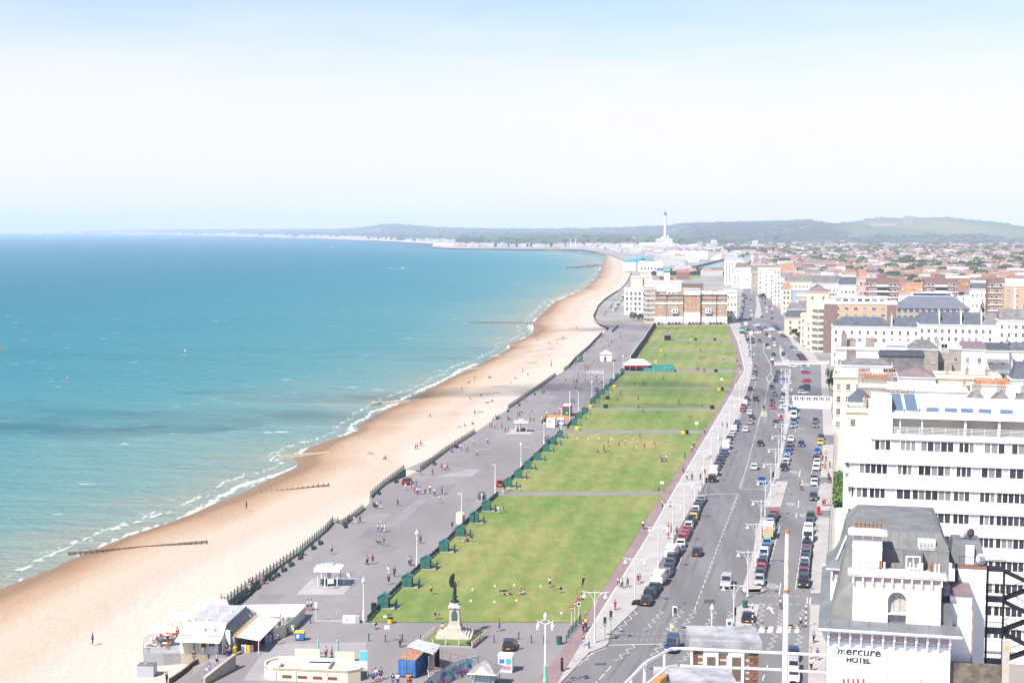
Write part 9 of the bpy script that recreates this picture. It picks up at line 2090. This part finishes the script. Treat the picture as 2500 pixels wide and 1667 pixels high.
for i,(x,y,w_)in en(tk_):
 d=60*F/(y+w_*.25-560);wd=w_*d/F;tree(V_(((x-1250)/F*d*1.004,d,0)),wd*1.05,min(wd*.85,17),'dark green tree among the red roofs, '+ordn(sorted(rg0(len(tk_)),key=lambda j:tk_[j][0]).index(i))+' from the left','trees among the red roofs',i)
# red roofed town
m_wallf=mat('far_house_wall',(.52,.46,.41),rough=.9,objvar=.25);m_rooff=mat('far_roof',(1,1,1),objcol=True,rough=.9,var=.25,scale=.35)
ROOFC=[(.235,.125,.098),(.26,.15,.105),(.20,.105,.088),(.23,.15,.13),(.15,.13,.135),(.28,.20,.155)]
def house_proto():
 t=thing('terraced_house','house','house')
 Bx(0,0,0,8.4,8,5.6).O('wall',m_wallf,t);r=MB().roof(-4.2,4.2,-4,4,5.6,9.0,'x',0,.3).O('roof',m_rooff,t);Bx(3.4,.3,8.0,.8,1.6,2.2).O('chimney',m_tile,r)
 wm=Bx(0,0,0,1.5,.12,1.5).mesh('window',m_glass)
 for x in(-2.3,1.6):
  for z in(.9,3.6):o=link('window',wm,t);o.location=(x,-4.0,z)
 return remember(t)
def town():
 hp_=house_proto();r_=Rn(21);spots=[]
 Y=1050.0
 while Y<6600:
  sp=30+(Y-1050)*.006;pl_=2050 if Y<1450 else 1895 if Y<1900 else 1850 if Y<3200 else 1905 if Y<4200 else 1700
  x=(pl_-1250)/F*Y;xr=(2640-1250)/F*Y;cross=r_.random()<.25
  ang=.14+.25*sin(Y*.003)
  while x<xr:
   if r_.random()<.86:spots.append((x+3*r_.random(),Y+10*sin(x*.02+Y)+(x-xr)*-.06,ang+(pi/2 if r_.random()<.12 else 0),r_.choice(ROOFC),.85+.4*r_.random(),Y))
   x+=8.9+(14 if r_.random()<.10 else 0)+(Y-1050)*.0016
  Y+=sp
 near=[s for s in spots if s[1]<3200];near.sort(key=lambda s:s[1]);solo=near[:300];solo.sort(key=lambda s:(s[5],s[0]));rk={};rows_=sorted(set(s[5]for s in solo));rest=[];rest=[s for s in spots if s not in set(solo)]
 RN=('dull red','orange','dark red','dusty pink','slate grey','pale brown')
 for i,(x,y,a,c,k,rw)in en(solo):
  rk[rw]=rk.get(rw,-1)+1
  dup(hp_,(x,y,0),a,f'{RN[ROOFC.index(c)]} roofed house, {ordn(rk[rw])} from left in {ordn(rows_.index(rw))} row of far roofs','nearest red roofed houses of the far town',recolor=(('roof',c),),scale=(1,1,k))
 for c in list(hp_.children):
  for g in list(c.children):bpy.data.objects.remove(g)
  bpy.data.objects.remove(c)
 bpy.data.objects.remove(hp_)
 mb=MB()
 for x,y,a,c,k,rw in rest:
  ca,sa=cos(a),sin(a);w_,d_,h_=4.4+y*.0006,4.0+y*.0004,(4.6+1.2*k);rz_=h_+3.2*k
  if r_.random()<.08:mb.mi(7);mb.box(x+6,y+10,0,10+12*r_.random(),10,7+6*r_.random(),a)
  n=len(mb.v)
  for lx,ly,lz in((-w_,-d_,0),(w_,-d_,0),(w_,d_,0),(-w_,d_,0),(-w_,-d_,h_),(w_,-d_,h_),(w_,d_,h_),(-w_,d_,h_),(-w_,0,rz_),(w_,0,rz_)):mb.v.append((x+lx*ca-ly*sa,y+lx*sa+ly*ca,lz))
  mb.mi(6 if r_.random()<.6 else 7)
  for f in((0,1,5,4),(1,2,6,9,5),(2,3,7,6),(3,0,4,8,7)):mb.f.append(tuple(n+i for i in f));mb.m.append(mb.cur)
  mb.mi(ROOFC.index(c))
  for f in((4,5,9,8),(6,7,8,9)):mb.f.append(tuple(n+i for i in f));mb.m.append(mb.cur)
 mats_=[mat('roof_tile_%s'%w,c,rough=.9,var=.2,scale=.05)for w,c in zip(('red','orange','brown','dusty','slate','pale'),ROOFC)]+[m_wallf,mat('pale_far_wall',(.60,.57,.54))]
 tag(mb.O('distant_houses',mats_),'sea of red brown roofs reaching back towards the hills','houses',kind='stuff')
 def blobs(name,label,spots_,m_):
  vs,fs=[],[]
  for(x,y,z,s,h)in spots_:
   n=len(vs);K=6
   for zz,rr_ in((0,.75),(.45,1.0),(.85,.62)):
    for k in rg0(K):a=6.283*k/K+zz;q=s*rr_*(.72+.56*r_.random());vs.append((x+q*cos(a),y+q*sin(a),z+h*zz*(.85+.3*r_.random())))
   vs.append((x,y,z+h))
   for l in(0,K):
    for k in rg0(K):j=(k+1)%K;fs.append((n+l+k,n+l+j,n+l+K+j,n+l+K+k))
   for k in rg0(K):fs.append((n+2*K+k,n+2*K+(k+1)%K,n+3*K))
  me=bpy.data.meshes.new(name);me.from_pydata(vs,[],fs)
  for q in m_:me.materials.append(q)
  me.polygons.foreach_set('material_index',[(i//(3*6))*7%len(m_)for i in rg0(len(fs))]);me.update();tag(link(name,me),label,'trees',kind='stuff')
 MW=[mat('wood_a',(.035,.060,.028),rough=1),mat('wood_b',(.042,.078,.026),rough=1),mat('wood_c',(.028,.048,.026),rough=1),mat('wood_d',(.06,.095,.035),rough=1)]
 sp_=[]
 for _ in rg0(1000):
  y=1300+5600*r_.random()**.62;px=(1880 if y<3600 else 1700)+780*r_.random();x=(px-1250)/F*y
  for _k in rg0(r_.randrange(1,5)):s=4+5*r_.random();sp_.append((x+r_.gauss(0,9),y+r_.gauss(0,8),0,s,s*1.6))
 for _ in rg0(1400):
  y=5200+3200*r_.random();px=1440+1150*r_.random();x=(px-1250)/F*y;s=9+10*r_.random();sp_.append((x,y,0,s*1.6,s*.9))
 blobs('distant_trees','scattered trees between the far roofs and below the hills',sp_,MW)
 sp_=[]
 for px in rg0(160,2640,3):
  y0,y1=hill_base(px)
  for _ in rg0(5 if px<1980 else 1):
   t=r_.random()**.8 if px<1980 else .02+.3*r_.random();Y=y0+(y1-y0)*t;s=9+11*r_.random()
   if px<1980 and sin(px*.013+Y*.0017)+sin(px*.031-Y*.0009)<-.25 and t<.9:continue
   sp_.append(((px-1250+3*r_.random())/F*Y,Y,hill_z(px,Y)-3,s*1.3,s*.95))
  if px<2000 or r_.random()<.25:Y=y1*.985;s=(14 if px<1980 else 6)+8*r_.random();sp_.append(((px-1250)/F*Y,Y,hill_z(px,Y)-4,s*1.4,s*.8))
 blobs('hill_woods','dark woods covering the lower hills',sp_,MW)
 mb=MB();sp_=[]
 for _ in rg0(3600):
  Y=4900+15000*r_.random()**1.5;x0=land_left(Y)+40+(Y-4300)*.028;wdt=420+Y*.09
  if Y<8500:wdt=max(wdt,(1700-1250)/F*Y-x0)
  x=x0+wdt*r_.random()**1.3;w_=6+14*r_.random()+Y*.0012;h_=5+5*r_.random()+Y*.0007*r_.random()
  if r_.random()<.72:mb.mi(r_.choice((0,0,0,1,2)));mb.box(x,Y,0,w_,9,h_);mb.mi(r_.choice((3,3,2)));mb.roof(x-w_/2,x+w_/2,Y-4.5,Y+4.5,h_,h_+3,'x',2)
  else:s=12+14*r_.random()+Y*.0012;sp_.append((x+120*r_.random(),Y+60,0,s*1.5,s*.95))
 for _ in rg0(560):
  Y=1850+3600*r_.random();px=1470+330*r_.random()-(40 if Y>3500 else 0);x=(px-1250)/F*Y;py=560+60*F/Y
  if(1660<px<1775 and 628<py<668)or x<land_left(Y)+60:continue
  w_=8+18*r_.random();h_=4+6*r_.random();mb.mi(r_.choice((0,0,1,2)));mb.box(x,Y,0,w_,14,h_);mb.mi(r_.choice((3,2,2,0)));mb.roof(x-w_/2,x+w_/2,Y-7,Y+7,h_,h_+2.5,'x',1)
  if r_.random()<.3:sp_.append((x+25,Y+10,0,5,7))
 for _ in rg0(2600):
  Y=5600+14500*r_.random()**1.2;x0=land_left(Y)+120+Y*.05;s=13+10*r_.random()+Y*.0016;sp_.append((x0+(300+Y*.12)*r_.random(),Y+200*r_.random(),0,s*1.8,s*(.9+.4*r_.random())))
 tag(mb.O('coast_houses',[mat('coast_white',(.46,.44,.43)),mat('coast_cream',(.42,.36,.31)),mat('coast_grey',(.30,.30,.32)),mat('coast_roof',(.30,.19,.15))]),'pale little houses strung along the far coast','houses',kind='stuff')
 blobs('coast_trees','woods behind the far coast houses',sp_,MW)
town()
for i,(px,yt,w_,h_,Y,lb)in en([(291,553,7,40,17500,'slim pale tower block far along the coast, highest on the left'),(325,560,14,22,16800,'wide pale flats on the far coast right of the slim tower'),(200,561,20,20,18800,'pale cluster of flats at the far left coast'),(443,566,10,22,14200,'pale flats in the middle of the far coast'),(577,567,14,30,12300,'pair of pale grey tower blocks on the far coast'),(105,561,22,26,20500,'faint long building at the left end of the far coast'),(1508,592,10,26,5400,'dark grey office block near the harbour beach'),(1740,597,14,24,4700,'pale flats behind the storage tanks'),(1840,596,12,24,4500,'pale flats right of the storage tanks')]):
 X=(px-1250)/F*Y*1.004;wd=w_*Y/F;t=thing('tower_block',lb,'tower block',(X,Y,0));Bx(0,0,0,wd,wd*.6,h_).O('wall',m_grey if i==6 else m_white,t)
 for k in rg0(4):Bx(0,-wd*.3-.1,h_*(.2+.2*k),wd*.92,.3,h_*.07).O('window_band',m_glass,t)
 Bx(0,0,h_,wd*.4,wd*.3,h_*.1).O('roof_house',m_grey,t)
# harbour
def HB(x,y):return(1450+.17007*x,500+.17007*y)
def shed(name,label,x0,x1,yt,Y,depth,wall,roofm,rise=3.0,axis='x',cat='building',windows=0,ang=0):
 px0,py0=HB(x0,yt);fr=Frame(px0,Y,ang,py0);t=fr.root(name,label,cat);w=fr.at(HB(x1,yt)[0],py0)[0];H=fr.at(px0,py0)[1]
 Bx(w/2,depth/2,0,w,depth,H).O('wall',wall,t);MB().roof(0,w,0,depth,H,H+rise,axis,0,.4).O('roof',roofm,t)
 for k in rg0(windows):Bx(w*(k+.5)/windows,-.1,H*.35,w/windows*.4,.3,H*.3).O('window',m_glass,t)
 return fr,t,w,H
def chimney_stack():
 px,Y=1621.3,5000.0;X=(px-1250)/F*Y*1.004;t=thing('power_station_chimney','tall slim white chimney with dark blue top above the harbour','chimney',(X,Y,0));zt=PD(px,518,Y).z;zc=PD(px,526,Y).z
 MB().lathe(0,0,[(6.6,0),(5.2,zt*.4),(4.6,zc)],16).O('chimney_shaft',mat('chimney_white',(.58,.56,.58)),t);MB().lathe(0,0,[(5.1,zc),(5.1,zt-1),(3.6,zt)],16).O('blue_top',mat('chimney_blue',(.05,.06,.30)),t)
 for z in(zt*.3,zt*.55,zt*.78):MB().lathe(0,0,[(5.9-z*.01,z),(5.9-z*.01,z+1.2)],16).O('ring',m_grey,t)
 Bx(-8,3,0,14,10,34,taper=.8).O('duct',m_whmetal,t);Bx(9,3,0,9,9,40,taper=.8).O('duct',m_whmetal,t)
chimney_stack()
mstat=mat('station_wall',(.50,.50,.48));mblueroof=mat('blue_roof',(.09,.12,.30));mteal=mat('teal_sheet',(.10,.33,.40));mpteal=mat('pale_teal_sheet',(.36,.52,.56))
shed('power_station','pale boxy power station hall below the tall chimney',910,1130,497,4900,60,mstat,m_whmetal,2);shed('power_station_wing','lower gabled wing of the power station, right of the hall',960,1180,590,4700,50,mstat,m_whmetal,16,'y',windows=6)
shed('blue_roof_shed','long shed with dark blue roof below the power station',903,1158,668,4000,40,m_white,mblueroof,8);shed('white_store','long white harbour warehouse right of the blue shed',1080,1638,690,2900,40,m_white,m_white,2,windows=0);shed('teal_roof_store','long pale teal roofed warehouse before the white one',1000,1510,785,2650,36,m_white,mpteal,5)
shed('teal_warehouse','big teal warehouse with shallow gable by the beach',460,960,800,2450,60,mteal,mteal,7,'y',windows=10);Bx(29,-.3,4.6,7,.2,5).O('white_board',m_signw,bpy.data.objects['teal_warehouse'])
shed('grey_warehouse','grey roofed warehouse right of the teal gable',880,1350,812,2350,40,m_grey,m_beige,5,windows=8);shed('white_works','white works building at the beach end of the harbour',440,602,838,2080,24,m_white,m_white,1);shed('white_gable_store','wide white gabled store in front of the grey warehouse',660,1000,868,2030,34,m_white,m_white,5,windows=7)
shed('white_silo_block','white works with sloping roof left of the power station',415,560,628,4100,40,m_white,m_white,10);shed('blue_quay_shed','long light blue shed beside the wind turbines',-462,-30,628,4700,40,m_white,mteal,4);shed('long_white_roof','long white roof left of the power station',660,905,572,4800,40,m_white,m_whmetal,6);shed('brick_flats_row','row of pink brick flats beyond the canal',1915,2210,618,4300,20,m_pink,m_tile,5,windows=14);shed('white_row','row of white houses along the far canal bank',2130,2560,672,3700,14,m_white,m_tile,5,windows=16);shed('green_roof_house','small house with green hipped roof by the lagoon',1005,1095,935,1900,14,m_white,mat('green_roof',(.10,.26,.20)),5);shed('blue_roof_house','small house with bright blue roof by the lagoon',915,1000,945,1860,12,m_white,mat('bright_blue_roof',(.05,.10,.42)),3);shed('red_roof_pavilion','low pavilion with dull red hipped roof by the lagoon',1205,1370,978,1720,18,m_brick,mat('dull_red_roof',(.28,.12,.10)),4);shed('teal_kiosk','small teal roofed building at the canal edge',1165,1245,905,2000,14,m_grey,mteal,4)
for i in rg0(4):
 x0,x1=((1165,1278),(1290,1388),(1395,1505),(1512,1622))[i];Y=3400;a,b=PD(*HB(x0,660),Y),PD(*HB(x1,660),Y);r_=(b.x-a.x)/2;t=thing('storage_tank',ordn(i)+' white domed storage tank from the left behind the white warehouse','tank',((a.x+b.x)/2,Y,0),0,'white domed harbour tanks');zt=PD(*HB(x0,640),Y).z
 MB().lathe(0,0,[(r_,0),(r_,zt*.8)],18).O('tank_wall',m_whmetal,t);MB().lathe(0,0,[(r_*1.01,zt*.8),(r_*.7,zt*1.05),(r_*.2,zt*1.22),(.5,zt*1.25)],18).O('dome',m_lead,t)
ta=thing('sand_heap','pale conical heap of sand beside the canal','sand heap',tuple(G(1760,634)));MB().lathe(0,0,[(24,0),(12,7),(2,12.5),(.3,13)],14).O('heap',mat('heap_sand',(.50,.40,.29),var=.1),ta)
church=thing('church','pale church tower left of the power station','church',((1546-1250)/F*5600,5600,0));Bx(0,0,0,14,14,28).O('tower',m_beige,church);Bx(22,0,0,30,14,12).O('nave',m_beige,church);MB().roof(7,37,-7,7,12,20).O('nave_roof',m_slate2,church);MB().lathe(0,0,[(7,28),(.4,36)],4).O('spire',m_slate2,church)
for i,px in en((1392,1405)):
 Y=4750.0;t=thing('wind_turbine',('left','right')[i]+' slim white wind turbine on the harbour beach','wind turbine',((px-1250)/F*Y,Y,0));z=PD(px,584,Y).z;MB().lathe(0,0,[(1.3,0),(.8,z)],8).O('tower',m_whmetal,t);Bx(0,0,z-.7,1.6,4,1.8).O('nacelle',m_whmetal,t)
 for k in rg0(3):a=.5+i+k*2.094;MB().loft([[(0,-2.2,z),(.5,-2.2,z+.4),(0,-1.9,z+.2)],[(12*cos(a),-2.2,z+12*sin(a)),(12*cos(a)+.2,-2.2,z+12*sin(a)),(12*cos(a),-2.0,z+12*sin(a))]]).O('blade',m_whmetal,t)
ch=thing('hill_college','pale stone chapel and college buildings in trees on the hillside','college',((2205-1250)/F*7600,7600,hill_z(2205,7600)-2));Bx(22,0,0,46,18,40).O('chapel_wall',m_beige,ch);MB().roof(-1,45,-9,9,40,56,'x',0).O('chapel_roof',m_slate2,ch)
for k in rg0(8):Bx(-1+6.2*k,-10,0,2,3,44).O('buttress',m_beige,ch)
for x,w_,h_ in((-70,60,16),(-120,40,14),(-160,30,12)):Bx(x,4,0,w_,14,h_).O('college_wing',m_beige,ch);MB().roof(x-w_/2,x+w_/2,-3,11,h_,h_+8).O('wing_roof',m_slate2,ch)
for i in rg0(2):t=thing('hangar',('left low','right arched')[i]+' white hangar roof far beyond the harbour mouth','hangar',((1215+85*i-1250)/F*6500,6500,0));w_=(75,85)[i]*6500/F/2;MB().loft([[(w_*cos(a),y,(10,22)[i]*sin(a))for a in[pi*k/10 for k in rg0(11)]]for y in(0,40)]).O('arched_roof',m_whmetal,t)
m_canal=mat('canal_water_surface',(.05,.13,.20),rough=.15,spec=.5)
sheet('canal_water',[HB(*q)for q in((1330,935),(1890,930),(1890,795),(1640,850),(1400,915))],.05,m_canal);sheet('canal_water',[HB(*q)for q in((1880,785),(2330,785),(2320,745),(1880,750))],.05,m_canal);sheet('lagoon_water',[HB(*q)for q in((1120,985),(1860,985),(1860,965),(1400,965))],.05,m_canal);sheet('far_green',[HB(*q)for q in((860,1050),(1550,1045),(1500,1015),(900,1015))],.05,m_lawn);sheet('far_green',[HB(*q)for q in((1860,745),(2300,745),(2290,700),(1880,705))],.04,mat('canal_bank',(.12,.15,.07),var=.2,scale=.02))
q_=[G(*HB(*p),0)for p in((1380,922),(1890,790))];t=thing('quay_wall','dark quay wall slanting along the blue canal','wall',tuple(q_[0]));d_=q_[1]-q_[0];MB().loft([[V_((0,0,0)),V_((2,2,0)),V_((2,2,3)),V_((0,0,3))],[d_,d_+V_((2,2,0)),d_+V_((2,2,3)),d_+V_((0,0,3))]]).O('wall',mat('dark_quay',(.05,.05,.09)),t)
for i,(x0,x1,y,h_)in en(((1100,1860,962,5),(830,1570,1010,5))):
 a,b=G(*HB(x0,y)),G(*HB(x1,y));t=thing('far_hedge',('dark belt of trees along the lagoon','second belt of bushes before the lagoon')[i],'hedge',tuple(a));L=(b-a).length;r9=Rn(i);lf=MB();Bx(L/2,0,0,L,3,h_*.6).O('hedge_core',m_stem,t)
 for _ in rg0(900):c=V_((L*r9.random(),r9.gauss(0,1.5),h_*r9.random()));u=V_((r9.gauss(0,1),r9.gauss(0,1),r9.gauss(0,1))).normalized()*1.5;v=u.orthogonal().normalized()*1.3;lf.poly([c-u,c-v,c+u,c+v])
 tag(lf.O('foliage',M_LEAF[i],t),kind='stuff')
def rocks(name,label,pts,n,s,wd,seed):
 P_=[G(x,y,-4)for x,y in pts];o=P_[0];t=thing(name,label,'breakwater',tuple(o));r9=Rn(seed);mb=MB()
 for _ in rg0(n):
  k=r9.random()*(len(P_)-1);i=int(k);c=P_[i].lerp(P_[i+1],k-i)-o+V_((r9.gauss(0,wd),r9.gauss(0,wd),0));q=s*(.6+.8*r9.random())
  mb.loft([[c+V_((q*rr_*cos(a)*(.7+.6*r9.random()),q*rr_*sin(a)*(.7+.6*r9.random()),q*z))for a in[0,1.26,2.5,3.77,5.0]]for rr_,z in((1,-.5),(1,.3),(.5,.9))])
 tag(mb.O('boulders',mat('dark_boulders',(.13,.12,.10),var=.4,scale=.3),t),kind='stuff')
rocks('rock_breakwater','dark rock breakwater standing in the sea off the harbour beach',[(1388,655),(1420,653),(1452,649)],380,2.4,5,1);rocks('rock_breakwater','long rock bank along the harbour beach beyond',[(1425,620),(1470,622),(1500,625),(1530,628)],420,3.2,8,2);rocks('rock_breakwater','low rocks left of the wind turbines',[(1340,613),(1370,614),(1398,617)],260,3.0,6,3)
pa,pb_=PD(989,605,4900),PD(1072,606,4800);t=thing('harbour_pier','dark piled harbour pier at the mouth beyond the bay','pier',(pa.x,4850,-4));L=pb_.x-pa.x;Bx(L/2,0,5,L,10,2).O('pier_deck',m_slate,t)
for k in rg0(24):Bx(L*k/23,-4,-2,1.2,1.2,7).O('pile',m_slate,t)
Bx(L+40,10,0,90,20,7).O('pier_root',m_conc,t)
# on the water
m_foam=mat('foam_white',(.75,.77,.78),rough=.9)
def boat(px,py,lb,L,wake):
 p=G(px,py,SEA_Z);t=thing('motor_boat',lb,'boat',tuple(p),R(10));MB().loft([[(x,y,1.0),(x,-y,1.0),(x*.96,-y*.6,-.2),(x*.96,y*.6,-.2)]for x,y in((-L/2,L*.16),(L*.15,L*.17),(L/2,.05))]).O('hull',m_whmetal,t);Bx(-L*.1,0,1.0,L*.3,L*.2,1.1).O('cabin',m_whmetal,t)
 if wake:
  w_=MB();w_.poly([(L*.4,0,.07),(-L*3.2,L*.55,.05),(-L*2.6,0,.05),(-L*3.2,-L*.55,.05)]);tag(w_.O('wake',m_foam,None,loc=p,rz=R(10)),kind='structure')
boat(985,656,'small white speedboat with a foamy wake in the bay',9,True);boat(812,604,'tiny white boat far out in the bay',14,True)
sp=PD(116,567,15500);t=thing('ship','low grey ship on the horizon at the left','ship',(sp.x,15500,-4));MB().loft([[(x,12,12),(x,-12,12),(x,-9,0),(x,9,0)]for x in(-130,120)]).O('hull',m_grey,t);Bx(-80,0,12,40,18,14).O('superstructure',m_whmetal,t)
for i,(q,c)in en((((166,926),(.55,.16,.03)),((452,858),(.6,.5,.3)),((2,850),(.5,.1,.05)),((738,1084),(.05,.05,.05)),((745,1084),(.05,.05,.05)))):
 nm_='buoy' if i<3 else 'swimmer';t=thing(nm_,('orange buoy floating left in the bay','pale buoy floating in the middle of the bay','red buoy at the left edge of the sea','swimmer wading at the weedy groyne, left','swimmer wading at the weedy groyne, right')[i],'buoy' if i<3 else 'person',tuple(G(*q,SEA_Z)))
 MB().lathe(0,0,[(.2,-.4),(.55,0),(.5,.5),(.15,.8),(.08,1.3)]if i<3 else[(.15,-.6),(.22,.3),(.2,.45),(.07,.52),(.11,.62),(.09,.8),(.02,.84)],9).O('float' if i<3 else 'body',mat('buoy_%s'%'abcde'[i],c,rough=.5)if i<3 else m_skin,t)
# broken clouds overhead (out of the picture); they shade the sea and the middle lawn
def cloud(target,H,sx,sy,sz,seed,dens):
 g=G(*target,0);k=H/-sd.z;c=V_((g.x,g.y,0))-sd*k;r9=Rn(seed);bm=bmesh.new()
 for _ in rg0(16):
  o=V_((r9.gauss(0,.62),r9.gauss(0,.6),r9.gauss(0,.2)));s=.18+.26*r9.random()
  bmesh.ops.create_icosphere(bm,subdivisions=2,radius=s,matrix=Matrix.Translation(o))
 for v in bm.verts:v.co=V_((v.co.x*sx,v.co.y*sy,v.co.z*sz))
 me=bpy.data.meshes.new('cloud');bm.to_mesh(me);bm.free();me.materials.append(cloud_mat(dens));me.polygons.foreach_set('use_smooth',[True]*len(me.polygons));tag(link('cloud',me,None,c),kind='structure')
def cloud_mat(dens):
 k='cloud_%d'%int(dens*100)
 if k in MATS:return MATS[k]
 m=bpy.data.materials.new(k);m.use_nodes=True;n,l=nm(m);b=n['Principled BSDF'];b.inputs['Base Color'].default_value=(.85,.85,.87,1);b.inputs['Roughness'].default_value=1;b.inputs['Specular IOR Level'].default_value=0
 t=n.new('ShaderNodeTexCoord');ns=n.new('ShaderNodeTexNoise');ns.inputs['Scale'].default_value=.02;ns.inputs['Detail'].default_value=5;l.new(t.outputs['Object'],ns.inputs['Vector'])
 mr=n.new('ShaderNodeMapRange');mr.inputs['From Min'].default_value=.35;mr.inputs['From Max'].default_value=.65;mr.inputs['To Min'].default_value=0;mr.inputs['To Max'].default_value=dens;l.new(ns.outputs['Fac'],mr.inputs['Value']);l.new(mr.outputs[0],b.inputs['Alpha']);MATS[k]=m;return m
cloud((1560,962),430,120,42,24,3,.17);cloud((40,1010),430,60,42,22,5,.14);cloud((380,850),470,150,40,20,6,.07);cloud((1650,800),520,90,22,18,12,.18)
